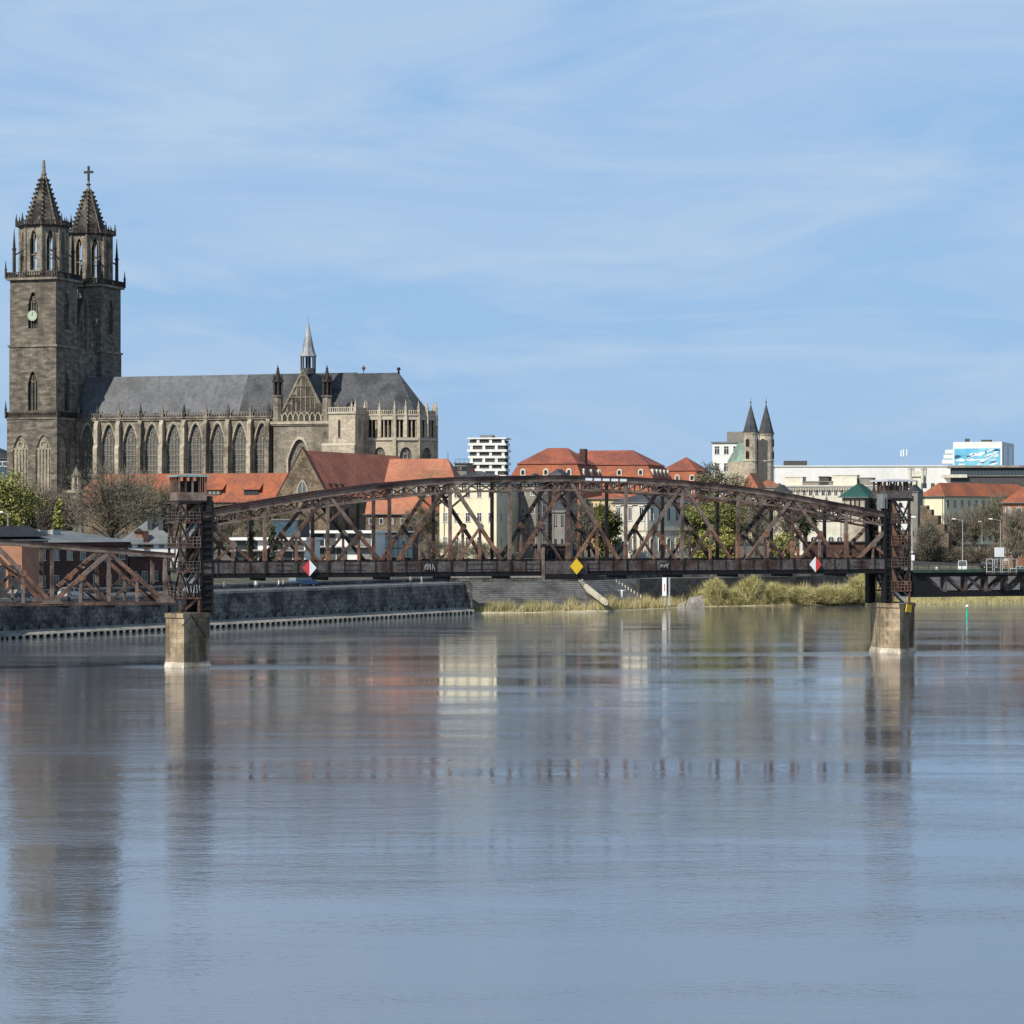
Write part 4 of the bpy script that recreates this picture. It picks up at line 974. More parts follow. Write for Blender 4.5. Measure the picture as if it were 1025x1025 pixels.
mb = MB(); mb.box(-1.55, -1.3, 21.1, 21.4, cz(290, -1, 21), cz(290, -1, 21) + 2.6); mb.box(-1.6, -1.25, 20.4, 22.1, cz(290, -1, 21) + 1.3, cz(290, -1, 21) + 1.7); mb.build('gable_cross', 'steel_black', wb)

# nave
NV = 13.0; NB = 62.8; bay = 7.0
zeN, zrN = cz(418.5, 30, NV), cz(377.3, 8, 21)
zwt, zws = cz(425, 30, NV), cz(479, 30, NV)
for side in (0, 1):
    mb = MB(); T = ident(0, NV, 0) if side == 0 else ident(NB, 29, R(180))
    for k in range(9):
        c = .1 + bay * (k + .5); o = arch_pts(4.3, zws, zwt - 5.2, zwt, 7, c); wall_hole(mb, T, (0 if k == 0 else .1 + bay * k), (NB if k == 8 else .1 + bay * (k + 1)), zws - 14, zeN, o, 1.0)
    nw_ = mb.build('nave_wall', 'cathstone_mid', cat_)
    if side == 0: nave = nw_
for k in range(9):
    c = .1 + bay * (k + .5); T = ident(0, NV, 0); w_ = tracery_window(nave, T, c, 4.3, zws, zwt - 5.2, zwt, .75, 4)
    mb = MB(); o = arch_pts(4.7, zws, zwt - 5.2, zwt + .3, 7, c); o2 = arch_pts(5.5, zws, zwt - 5.2, zwt + .9, 7, c)
    for i in range(len(o) - 1): mb.hexa([T(*(o[i][0], -.18, o[i][1])), T(o2[i][0], -.18, o2[i][1]), T(o2[i][0], -.01, o2[i][1]), T(o[i][0], -.01, o[i][1])], [T(o[i + 1][0], -.18, o[i + 1][1]), T(o2[i + 1][0], -.18, o2[i + 1][1]), T(o2[i + 1][0], -.01, o2[i + 1][1]), T(o[i + 1][0], -.01, o[i + 1][1])])
    mb.build('window_arch', 'cathstone_pale', nave)
for k in range(10):
    x = .1 + bay * k; x = max(.8, min(NB - .9, x)); mb = MB()
    mb.box(x - .65, x + .65, NV - 2.2, NV - .01, zws - 14, zws + 9); mb.hexa([(x - .65, NV - 2.2, zws + 9), (x + .65, NV - 2.2, zws + 9), (x + .65, NV - .01, zws + 9), (x - .65, NV - .01, zws + 9)], [(x - .65, NV - 1.7, zws + 10), (x + .65, NV - 1.7, zws + 10), (x + .65, NV - .01, zws + 10), (x - .65, NV - .01, zws + 10)])
    mb.box(x - .6, x + .6, NV - 1.7, NV - .01, zws + 10, zeN - 2); mb.hexa([(x - .6, NV - 1.7, zeN - 2), (x + .6, NV - 1.7, zeN - 2), (x + .6, NV - .01, zeN - 2), (x - .6, NV - .01, zeN - 2)], [(x - .6, NV - .9, zeN - .6), (x + .6, NV - .9, zeN - .6), (x + .6, NV - .01, zeN - .6), (x - .6, NV - .01, zeN - .6)])
    mb.build('buttress', 'cathstone_pale' if k % 3 else 'cathstone_mid', nave)
    mb = MB(); pinnacle_mb(mb, x, NV - .35, zeN - .3, 4.6, .75); mb.build('pinnacle', 'cathstone_black' if k % 2 else 'cathstone_mid', nave)
mb = MB(); mb.box(0, NB, NV - .45, NV - .01, zeN - .7, zeN - .15); mb.box(0, NB, NV - .7, NV + .5, zeN - .15, zeN + .15); balustrade(mb, ident(0, NV - .6, 0), 0, NB, zeN + .15, 1.4, .85); mb.build('parapet', 'cathstone_mid', nave)
def gable_roof(x0, x1, y0, y1, z, zr, m, name='roof', parent=cat_, axis='x', ov=0):
    mb = MB(); mb.hip(x0, x1, y0, y1, z, zr - z, 0, 0, axis); return mb.build(name, m, parent)
ns = gable_roof(-.9, 51.9, NV + .3, 28.7, zeN + .16, zrN, 'slate', 'nave_roof')
gable_roof(51.95, 86, NV + .3, 28.7, zeN + .16, zrN, 'slate_dark', 'nave_roof')
# aisles below, with the dark little gables that show over the cloister roof
mb = MB(); mb.box(.2, 66, 4.5, NV - .02, -2, zws - 7); mb.build('aisle_wall', 'cathstone_mid', cat_)
za_ = zws - 7
for k in range(9):
    x = .3 + bay * (k + .5); mb = MB(); mb.hexa([(x - 2.6, 4.4, za_), (x + 2.6, 4.4, za_), (x + 2.6, NV - .03, za_), (x - 2.6, NV - .03, za_)], [(x - .03, 4.4, zws + .6), (x + .03, 4.4, zws + .6), (x + .03, NV - .03, zws + .6), (x - .03, NV - .03, zws + .6)]); mb.build('aisle_gable', 'slate_dark', cat_)
# south transept
TY = 4.0; tx0, tx1 = 67.0, 84.3
zco, zpa, zap = cz(424.5, 75, TY), cz(412.5, 75, TY), cz(370.5, 75, TY)
zwa = cz(440, 75, TY)
mb = MB(); T = ident(tx0, TY, 0); W_ = tx1 - tx0
o = arch_pts(6.8, 4, zwa - 5.6, zwa, 7, W_ / 2 - .6); wall_hole(mb, T, 0, W_, -2, zco, o, 1.1)
mb.box(tx0, tx1, TY + 1.15, NV + .3, -2, zco - .02)
tr = mb.build('transept', 'cathstone_mid', cat_)
tracery_window(tr, T, W_ / 2 - .6, 6.8, 4, zwa - 5.6, zwa, .8, 4, 'paleglass')
mb = MB(); ow, ii = arch_pts(7.9, zwa - 14, zwa - 5.6, zwa + .9, 7, W_ / 2 - .6), arch_pts(6.9, zwa - 14, zwa - 5.6, zwa + .1, 7, W_ / 2 - .6)
for i in range(len(ow) - 1): mb.hexa([T(ii[i][0], -.25, ii[i][1]), T(ow[i][0], -.25, ow[i][1]), T(ow[i][0], -.01, ow[i][1]), T(ii[i][0], -.01, ii[i][1])], [T(ii[i + 1][0], -.25, ii[i + 1][1]), T(ow[i + 1][0], -.25, ow[i + 1][1]), T(ow[i + 1][0], -.01, ow[i + 1][1]), T(ii[i + 1][0], -.01, ii[i + 1][1])])
mb.build('window_arch', 'cathstone_pale', tr)
mb = MB(); mb.box(tx0 - .7, tx1 + .5, TY - .8, TY + .8, zco, zco + .8); mb.box(tx0 - .4, tx1 + .3, TY - .45, TY + .6, zco - .4, zco); mb.build('cornice', 'cathstone_pale', tr)
mb = MB()      # blind arcade parapet
mb.box(tx0 + .5, tx1 - .5, TY + .1, TY + .6, zco + .8, zpa)
n = 9
for k in range(n):
    x = tx0 + 1.0 + (W_ - 2.0) * (k + .5) / n; pp = arch_pts(1.55, zco + .9, zco + 2.0, zpa - .2, 4, x)
    for a, b in zip(pp, pp[1:]): mb.beam((a[0], TY + .0, a[1]), (b[0], TY + .0, b[1]), .28, .28, 1)
mb.build('parapet_arcade', ['cathstone_black', 'cathstone_pale'], tr)
gx0, gx1 = tx0 + 2.4, tx1 - 1.8; gm = (gx0 + gx1) / 2
mb = MB(); mb.slab_xz([(gx0, zpa), (gx1, zpa), (gm, zap)], TY + .6, TY + 1.2, 0)
for s in ((gx0, gm), (gx1, gm)): mb.beam((s[0], TY + .5, zpa), (s[1], TY + .5, zap + .2), .55, .55, 1)
for k in range(-4, 5):
    x = gm + k * 1.45; top = zpa + (zap - zpa) * (1 - abs(x - gm) / ((gx1 - gx0) / 2)) - .9
    if top > zpa + .5:
        mb.beam((x + .72, TY + .48, zpa), (x + .72, TY + .48, max(zpa + .4, top - 1.2)), .26, .3, 1) if k < 4 else None
        mb.box(x - .42, x + .42, TY + .5, TY + .62, zpa + .3, top - .5, 2)
        mb.beam((x - .5, TY + .48, top - .9), (x, TY + .48, top - .2), .2, .25, 1); mb.beam((x + .5, TY + .48, top - .9), (x, TY + .48, top - .2), .2, .25, 1)
for z in (.36, .62): ww_ = (1 - z) * (gx1 - gx0) / 2 - .3; mb.beam((gm - ww_, TY + .47, zpa + (zap - zpa) * z), (gm + ww_, TY + .47, zpa + (zap - zpa) * z), .3, .3, 1)
mb.build('gable', ['cathstone_mid', 'cathstone_mid', 'cathstone_black'], tr)
gable_roof(gx0 - .3, gx1 + .3, TY + 1.25, 22, zpa - .2, zap - .6, 'slate_dark', 'transept_roof', tr, 'y')
mb = MB(); mb.beam((gx1 + 3.6, 13.0, zeN + .4), (gx1 + .6, 20.5, zrN - 3), .35, .3); mb.build('copper_valley', 'copper', tr)
for x in (tx0 + 1.1, tx1 - 1.1):
    mb = MB(); z1_, z2_, z3_ = cz(397, x, TY), cz(381, x, TY), cz(365, x, TY)
    mb.ngon(x, TY + .6, zco + .8, z1_, 1.45, 1.35, 8, math.pi / 8, 1); mb.ngon(x, TY + .6, z1_, z1_ + .35, 1.7, 1.7, 8, math.pi / 8, 1)
    for i in range(6): a = i * math.pi / 3; mb.ngon(x + 1.15 * math.cos(a), TY + .6 + 1.15 * math.sin(a), z1_ + .35, z2_ - .4, .3, .3, 6, 0, 0)
    mb.ngon(x, TY + .6, z1_ + .35, z2_ - .4, .7, .7, 6, 0, 2)
    mb.ngon(x, TY + .6, z2_ - .4, z2_ + .3, 1.6, 1.6, 8, math.pi / 8, 0)
    for i in range(6): a = i * math.pi / 3; pinnacle_mb(mb, x + 1.3 * math.cos(a), TY + .6 + 1.3 * math.sin(a), z2_ + .2, 1.8, .35)
    mb.ngon(x, TY + .6, z2_ + .3, z3_, 1.0, .05, 8, 0, 0); mb.ngon(x, TY + .6, z3_ - 1.2, z3_ - .95, .42, .42, 4, 0, 0)
    mb.build('stair_turret', ['cathstone_black', 'cathstone_mid', 'steel_black'], tr)
# ridge turret
fx, fy = gm, TY + 4.2; f0, f1, f2, f3 = zap - 1.0, cz(357, fx, fy), cz(345, fx, fy), cz(321, fx, fy)
M['lead'] = mat('lead_sheet', (.34, .35, .36), .5, .25, .8, (.20, .205, .21), (.45, .6))
mb = MB(); mb.ngon(fx, fy, f0, f0 + (f1 - f0) * .35, 2.2, 2.1, 8, math.pi / 8, 1)
for i in range(8): a = math.pi / 8 + i * math.pi / 4; mb.beam((fx + 1.95 * math.cos(a), fy + 1.95 * math.sin(a), f0 + 1), (fx + 1.95 * math.cos(a), fy + 1.95 * math.sin(a), f1 + .2), .38, .38, 1)
mb.ngon(fx, fy, f0 + 1, f1, .8, .8, 6, 0, 2); mb.ngon(fx, fy, f1, f1 + .35, 2.45, 2.45, 8, math.pi / 8, 0)
for i in range(8):
    a = i * math.pi / 4; c_, s_ = math.cos(a), math.sin(a); p = Vector((fx + 2.1 * c_, fy + 2.1 * s_, f1 + .3)); tn = Vector((-s_, c_, 0)); 
    mb.face([p - tn * .9, p + tn * .9, (p.x - c_ * .9, p.y - s_ * .9, f2 + .8)], 0)
mb.ngon(fx, fy, f1 + .35, f2, 2.05, 1.45, 8, math.pi / 8, 0); mb.ngon(fx, fy, f2, f3, 1.45, .06, 8, math.pi / 8, 0); mb.tube((fx, fy, f3 - .5), (fx, fy, f3 + 1.2), .06, .04, 5, 2)
mb.build('ridge_turret', ['lead', 'slate_dark', 'steel_black'], cat_)
# pale stair tower at the choir
T2Y = 3.0; px0 = 84.6; s_w = 9.6
def locx(px, y):
    k = (px - CX) / F; a, b = CX0 + y * math.sin(R(CTH)), CY0 + y * math.cos(R(CTH)); return (k * b - a) / (math.cos(R(CTH)) + k * math.sin(R(CTH)))
x0, x1 = tx1 + .05, locx(355.5, T2Y); zt_ = cz(414, x1, T2Y); zl = cz(446, x1, T2Y)
mb = MB(); mb.box(x0, x1, T2Y, T2Y + 7.5, -2, zt_, 0); mb.hexa([(x0 - 2, T2Y - .9, zl), (x1 + .1, T2Y - .9, zl), (x1 + .1, T2Y + 7.7, zl), (x0 - 2, T2Y + 7.7, zl)], [(x0 - 2, T2Y - .02, zl + .7), (x1 + .1, T2Y - .02, zl + .7), (x1 + .1, T2Y + 7.7, zl + .7), (x0 - 2, T2Y + 7.7, zl + .7)], 1); mb.box(x0 - 1.8, x1 + .08, T2Y - .8, T2Y + 7.6, -2, zl, 0)
cs = mb.build('choir_tower', ['cathstone_pale', 'frame_stone'], cat_)
mb = MB(); mb.box(x0 - .1, x1 + .35, T2Y - .35, T2Y + 7.8, zt_, zt_ + .4); balustrade(mb, ident(x0, T2Y - .3, 0), 0, x1 - x0 + .3, zt_ + .4, 1.5, .6); balustrade(mb, ident(x1 + .3, T2Y, R(90)), 0, 7.4, zt_ + .4, 1.5, .6)
for a, b in ((x1 + .1, T2Y - .1), (x1 + .1, T2Y + 7.4)): pinnacle_mb(mb, a, b, zt_ + .4, 3.8, .6)
mb.build('balustrade', 'frame_stone', cs)
for (xx, yy, rr) in (((x0 * .6 + x1 * .4), T2Y, 0), (x1, T2Y + 3.7, R(90))):
    w_ = win_mesh(.8, cz(420, x1, T2Y) - cz(438, x1, T2Y), 'plain', 'frame_stone', 'steel_black'); put_window(cs, w_, xx, yy, cz(438, x1, T2Y), rr, 'slit_window')
# choir and apse
CHX = 102.0
plan = [(84.0, 11.0), (92.5, 11.0), (CHX - 1, 11.0), (107.2, 14.2), (110.2, 21.0), (107.2, 27.8), (CHX - 1, 31.0), (84.0, 31.0)]
zct, zg0, zg1, zcw = cz(411, 104, 12), cz(437.5, 104, 12), cz(420, 104, 12), cz(447.5, 104, 12)
mb = MB(); ch_list = []
for i in range(len(plan) - 1):
    p, q = Vector(plan[i]), Vector(plan[i + 1]); dd = q - p; L_ = dd.length; T = ident(p.x, p.y, math.atan2(dd.y, dd.x)); ch_list.append((p, q, L_, T))
    w = min(3.6, L_ * .5); o = arch_pts(w, zcw - 12, zcw - 2.6, zcw, 6, L_ / 2, False); wall_hole(mb, T, 0, L_, -2, zg0 - .9, o, .9)
choir = mb.build('choir_wall', 'cathstone_pale', cat_)
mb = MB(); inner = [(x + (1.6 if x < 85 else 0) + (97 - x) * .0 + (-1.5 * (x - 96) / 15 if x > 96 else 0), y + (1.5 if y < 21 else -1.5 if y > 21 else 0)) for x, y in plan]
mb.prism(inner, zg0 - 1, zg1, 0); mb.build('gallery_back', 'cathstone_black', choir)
mb = MB(); cap = MB()
def ring_poly(e): return [(x + (e if x > 96 else 0) * ((x - 96) / 15), y + (-e if y < 21 else e if y > 21 else 0)) for x, y in plan]
cap.prism(ring_poly(.4), zg0 - .9, zg0 - .1); cap.prism(ring_poly(.1), zg1, zg1 + 1.2); cap.prism(ring_poly(.35), zg1 + 1.2, zg1 + 1.45)
cap.build('cornice', 'frame_stone', choir)
for (p, q, L_, T) in ch_list:
    n = max(3, int(L_ / 1.15)); mb = MB()
    for j in range(n):
        x = L_ * (j + .5) / n; b = T(x, .35, zg0 - .1); mb.ngon(b[0], b[1], zg0 - .1, zg1, .24, .22, 6)
    balustrade(mb, T, 0, L_, zg1 + 1.45, 1.3, .6); mb.build('dwarf_gallery', 'cathstone_pale', choir)
    for f in (0.04, .5) if L_ > 6.9 else (0.04,):
        b = T(L_ * f, .0, 0); mb = MB(); mb.box(b[0] - .5, b[0] + .5, b[1] - .45, b[1] + .45, zg0 - (16 if f < .1 else 0), zg1 + 1.5); pinnacle_mb(mb, b[0], b[1], zg1 + 1.4, 4.2, .7); mb.build('pier_pinnacle', 'cathstone_pale', choir)
    w = min(3.6, L_ * .5); tracery_window(choir, T, L_ / 2, w, zcw - 12, zcw - 2.6, zcw, .7, 3)
zrc = cz(373, 99, 21); ze_ = zg1 + 1.4
mb = MB(); base = [(84, 12.2), (CHX - 1.6, 12.2), (106.3, 15), (108.9, 21), (106.3, 27), (CHX - 1.2, 29.8), (84, 29.8)]; ap_ = (98.8, 21, zrc); st_ = (84, 21, zrc)
bp_ = [(x, y, ze_) for x, y in base]
mb.face([bp_[0], bp_[1], ap_, st_]); mb.face([bp_[1], bp_[2], ap_]); mb.face([bp_[2], bp_[3], ap_]); mb.face([bp_[3], bp_[4], ap_]); mb.face([bp_[4], bp_[5], ap_]); mb.face([bp_[5], bp_[6], st_, ap_]); mb.face([bp_[6], bp_[0], st_])
cr = mb.build('choir_roof', 'slate_dark', cat_)
mb = MB(); mb.ngon(98.8, 21, zrc - .3, zrc + .8, .35, .3, 6); mb.ngon(98.8, 21, zrc + .8, zrc + 1.5, .65, .45, 6); mb.build('ridge_finial', 'steel_black', cr)
mb = MB(); mb.tube((88, 21, zrc - .2), (88, 21, zrc + 1.0), .12, .1); mb.ngon(88, 21, zrc + .8, zrc + 1.7, .25, .7, 8); mb.ngon(88, 21, zrc + 1.7, zrc + 2.4, .35, .05, 8); mb.build('ridge_finial', 'rust', cr)
mb = MB(); xx = locx(350, 12); mb.ngon(xx, 12.2, zt_ - 2, zt_ + 2.6, 1.2, 1.2, 8, 0, 0); mb.ngon(xx, 12.2, zt_ + 2.6, zt_ + 3.6, 1.2, .5, 8, 0, 0); mb.build('stair_turret', 'cathstone_mid', cat_)
# small stone lantern turret in front of the dark tower wall
lt = thing('stone_turret', 'small pale gothic stone turret standing before the shaded cathedral tower', 'turret', (WX(76.5, 742), 742, 12.5))
z0 = WZ(491, 742) - 12.5; z1 = WZ(477, 742) - 12.5; z2 = WZ(465, 742) - 12.5
mb = MB(); mb.ngon(0, 0, -1, z0 - .6, 2.0, 1.9, 8); mb.ngon(0, 0, z0 - .6, z0, 2.9, 2.9, 8)
for i in range(6): a = i * math.pi / 3; mb.ngon(1.0 * math.cos(a), 1.0 * math.sin(a), z0, z1, .28, .25, 6)
mb.ngon(0, 0, z0, z1, .55, .5, 6); mb.build('lantern', 'cathstone_pale', lt)
mb = MB(); mb.ngon(0, 0, z1, z1 + .4, 1.5, 1.4, 6); mb.ngon(0, 0, z1 + .4, z2 - .6, 1.2, .12, 6); mb.ngon(0, 0, z2 - 1.1, z2 - .8, .35, .3, 6); mb.ngon(0, 0, z2 - .8, z2, .1, .06, 5); mb.build('spirelet', 'cathstone_mid', lt)
# ------------------------------------------------------------------ buildings between the river and the cathedral, and the town
def gzb(px, Y): return ground_at(WX(px, Y), Y)
t, w, d, ze, h = building('cloister_wing', 'long low wing with a bright orange tiled roof in front of the cathedral nave', 'building', 75, 300, 772, 18, 12.5, 503, None, 'fieldstone', 'tile_orange', d=11, kind='none')
ridge = WZ(473.5, 760) - 12.5
mb = MB(); mb.hip(-.6, w + .3, -.6, d + .6, ze, ridge - ze, 0, 0, 'x'); rf = None
mb = MB(); b0, b1 = (-.6, -.6, ze), (w + .3, -.6, ze); r0, r1 = (4.2, d / 2, ridge), (w + .3, d / 2, ridge); c0_, c1_ = (-.6, d + .6, ze), (w + .3, d + .6, ze)
mb.face([b0, b1, r1, r0]); mb.face([c1_, c0_, r0, r1]); mb.face([c0_, b0, r0]); mb.face([b1, c1_, r1]); mb.face([b0, c0_, c1_, b1]); rf = mb.build('roof', 'tile_orange', t)
for px in (213, 250):
    k = (px - CX) / F; x = (k * 772 - WX(75, 772)) / (math.cos(R(18)) + k * math.sin(R(18)))
    db = MB(); zz = ze + (ridge - ze) * .24; yy = (d / 2 + .6) * .24 - .6
    db.box(x - 2.2, x + 2.2, yy, yy + 2.5, zz - .2, zz + 1.5, 0); db.hexa([(x - 2.8, yy - .5, zz + 1.5), (x + 2.8, yy - .5, zz + 1.5), (x + 2.6, yy + 4.2, zz + 4.2), (x - 1.2, yy + 4.2, zz + 4.2)], [(x - 2.8, yy - .5, zz + 1.7), (x + 2.8, yy - .5, zz + 1.7), (x + 2.6, yy + 4.2, zz + 4.4), (x - 1.2, yy + 4.2, zz + 4.4)], 1)
    for q in (-1.2, 0, 1.2): db.face([(x + q - .4, yy - .02, zz + .3), (x + q + .4, yy - .02, zz + .3), (x + q + .4, yy - .02, zz + 1.3), (x + q - .4, yy - .02, zz + 1.3)], 2)
    db.build('dormer', ['frame_dark', 'tile_orange', 'glass'], rf)
# stone chapel with red roof
t, w, d, ze, h = building('stone_chapel', 'rubble stone chapel with pointed gable window and a dark red tiled roof', 'chapel', 278, 328, 705, 21, 10, 497, 450, 'fieldstone', 'tile_red', d=62, kind='none')
zr = WZ(450.5, 700) - 10
mb = MB(); mb.hip(-.3, w + .5, .5, d, ze, zr - ze, 0, 0, 'y'); rf = mb.build('roof', 'tile_chapel', t)
mb = MB(); mb.slab_xz([(-.4, ze - .3), (w + .4, ze - .3), (w / 2, zr + .7)], -.15, .45); mb.build('gable', 'fieldstone', t)
mb = MB(); mb.beam((-.4, .15, ze - .2), (w / 2, .15, zr + .8), .8, .25); mb.beam((w + .4, .15, ze - .2), (w / 2, .15, zr + .8), .8, .25); mb.build('verge', 'brick', t)
put_window(t, win_mesh(3.0, 5.2, 'pointed', 'frame_stone', 'leadglass'), w / 2, -.17, ze - 1.0)
me = win_mesh(1.0, 2.2, 'pointed', 'frame_stone', 'glass')
for k in range(8): put_window(t, win_mesh(1.7, 9, 'pointed', 'frame_dark', 'glass'), w, 5 + k * 6.8, 3, R(90))
for k in range(3):
    yy = 4 + k * 3.6; zz = ze + (zr - ze) * .2; xx = w + .5 - (w / 2 + .4) * .2
    db = MB(); db.hexa([(xx - .1, yy - .35, zz + .1), (xx + .35, yy - .35, zz + .1), (xx + .35, yy + .35, zz + .1), (xx - .1, yy + .35, zz + .1)], [(xx - .9, yy - .3, zz + 1.15), (xx + .3, yy - .3, zz + .9), (xx + .3, yy + .3, zz + .9), (xx - .9, yy + .3, zz + 1.15)], 0); db.build('dormer', 'steel_black', rf)
# pale orange roof right of it
t, w, d, ze, h = building('hall_house', 'hall with a pale orange lichen stained roof below the cathedral choir', 'building', 386, 456, 660, 8, 10, 484, None, 'fieldstone', 'tile_light', d=14, kind='none', win=(6, 2, 1.2, 1.9, 'plain', 3))
zr = WZ(459, 664) - 10
mb = MB(); P_ = [(-.3, -.6, ze), (w + .4, -.6, ze), (w + .4, d + .6, ze), (-.3, d + .6, ze)]; r0, r1 = (-.3, d / 2, zr), (w - 3.0, d / 2, zr)
mb.face([P_[0], P_[1], r1, r0]); mb.face([P_[2], P_[3], r0, r1]); mb.face([P_[1], P_[2], r1]); mb.face([P_[3], P_[0], r0]); mb.face(P_[::-1]); rf = mb.build('roof', 'tile_light', t)
mb = MB(); sl = (zr - ze) / (d / 2 + .6)
pts = [(w * .62 + 4.0 * math.cos(a) * (1 + .2 * math.sin(3 * a)), 2.2 + 1.6 * math.sin(a) * (1 + .25 * math.cos(2 * a))) for a in [2 * math.pi * q / 18 for q in range(18)]]
mb.face([(x, y, ze + (y + .6) * sl + .03) for x, y in pts]); mb.build('lichen_patch', 'tile_stain', rf)
mb = MB(); mb.tube((w - 3, d / 2, zr - .2), (w - 3, d / 2, zr + 1.6), .08, .05, 5); mb.build('ridge_rod', 'steel_black', rf)
building('garden_house', 'small stone house with an orange roof behind the modern villas', 'house', 366, 418, 640, 6, gzb(390, 640), 514.5, 497.5, 'fieldstone', 'tile_light', d=8, kind='gable', win=(5, 2, .9, 1.3, 'plain', 2.0), chimneys=((.35, .5, .4, .8),))
building('garden_house', 'narrow stone annex with an orange lean roof under the bridge chord', 'house', 417, 441, 655, 6, gzb(425, 655), 513, 496, 'fieldstone', 'tile_red', d=9, kind='hip', win=(2, 2, .9, 1.3, 'plain', 2.0))
# modern villas
def villa(label, a, b, Y, yroof, yfloor, th, d, box=None):
    X0, w, _, Ym = frame(a, b, Y, th, None, d); zb = gzb((a + b) / 2, Y); t = thing('modern_villa', label, 'villa', (X0, Y, zb), -R(th), 'low modern villas behind the bridge')
    zr = WZ(yroof, Ym) - zb
    mb = MB(); mb.box(.3, w - .3, .6, d, -2, zr - .5); mb.build('wall', 'white', t)
    mb = MB(); mb.box(-.3, w + .3, -.6, d + .3, zr - .55, zr); mb.build('roof', 'white', t)
    n = max(3, int(w / 2.4))
    for f, (za, zb_) in enumerate(((.3, zr * .42), (zr * .5, zr - .7))):
        for i in range(n):
            if (i + f) % 4 == 3: continue
            mb = MB(); x0, x1 = .5 + (w - 1) * i / n + .12, .5 + (w - 1) * (i + 1) / n - .12
            mb.box(x0, x1, .48, .598, za, zb_, 0); mb.face([(x0 + .08, .46, za + .08), (x1 - .08, .46, za + .08), (x1 - .08, .46, zb_ - .08), (x0 + .08, .46, zb_ - .08)], 1); mb.build('window', ['frame_dark', 'glass'], t)
    mb = MB(); mb.box(-.2, w + .2, -.9, .45, zr * .43, zr * .47); mb.build('balcony', 'concrete', t)
    if box:
        x0, x1, h = box; mb = MB(); mb.box(w * x0, w * x1, 1.5, d - 1, zr, zr + h, 0); mb.box(w * x0 - .2, w * x1 + .2, 1.3, d - .8, zr + h, zr + h + .25, 1)
        mb.face([(w * x0 + .3, 1.48, zr + .4), (w * x1 - .3, 1.48, zr + .4), (w * x1 - .3, 1.48, zr + h - .3), (w * x0 + .3, 1.48, zr + h - .3)], 2); mb.build('penthouse', ['darkrender', 'zinc', 'glassblue'], t)
villa('white flat roofed villa with dark window bands below the stone chapel', 310, 373, 560, 531, 562, 12, 11)
villa('grey green terraced villa with a glazed penthouse left of the white villa', 232, 306, 545, 538, 562, 14, 10, (.52, .86, 3.4))
building('glass_pavilion', 'dark blue glazed flat pavilion right of the white villa', 'building', 374, 413, 575, 10, gzb(390, 575), 533, 531.5, 'darkrender', 'zinc', d=9, kind='flat', win=(8, 2, 1.0, 2.2, 'plain', .5), gm='glassblue', fm='frame_dark')
# cream town house and the grey one
building('town_house', 'tall cream town house with sunlit front and grey shaded side behind the bridge', 'house', 440, 497, 600, 22, gzb(470, 600), 484, 472, 'cream', 'slate_dark', c=522, kind='mansard', ins=2.5,
         win=(5, 3, 1.15, 2.0, 'rect', 2.6), side=(3, 3, 1.0, 1.9, 'rect', 2.6), cornice='offwhite', chimneys=((.3, .6, .5, 1),))
building('town_house', 'grey rendered town house with bays right of the cream house', 'house', 519, 538, 607, 30, gzb(530, 607), 484, 474, 'greyrender', 'slate_dark', c=552, kind='mansard', ins=1.5, win=(2, 4, .95, 1.7, 'rect', 1.8), side=(3, 4, .95, 1.7, 'rect', 1.8), cornice='greyrender')
building('gabled_house', 'dark house with a pyramid slate roof behind the bridge middle', 'house', 541, 566, 596, 20, gzb(550, 596), 482, 469.5, 'darkrender', 'slate_dark', c=578, kind='hip', win=(3, 4, .9, 1.7, 'plain', 2), side=(2, 4, .9, 1.7, 'plain', 2), fm='greyrender')
building('gatehouse', 'narrow grey gatehouse with a slit window and pointed roof before the dark house', 'house', 553, 566, 570, 24, gzb(560, 570), 511, 504, 'greyrender', 'slate_dark', d=4, kind='gable', axis='y', win=(2, 2, .5, 2.2, 'plain', 2.5), fm='frame_dark')
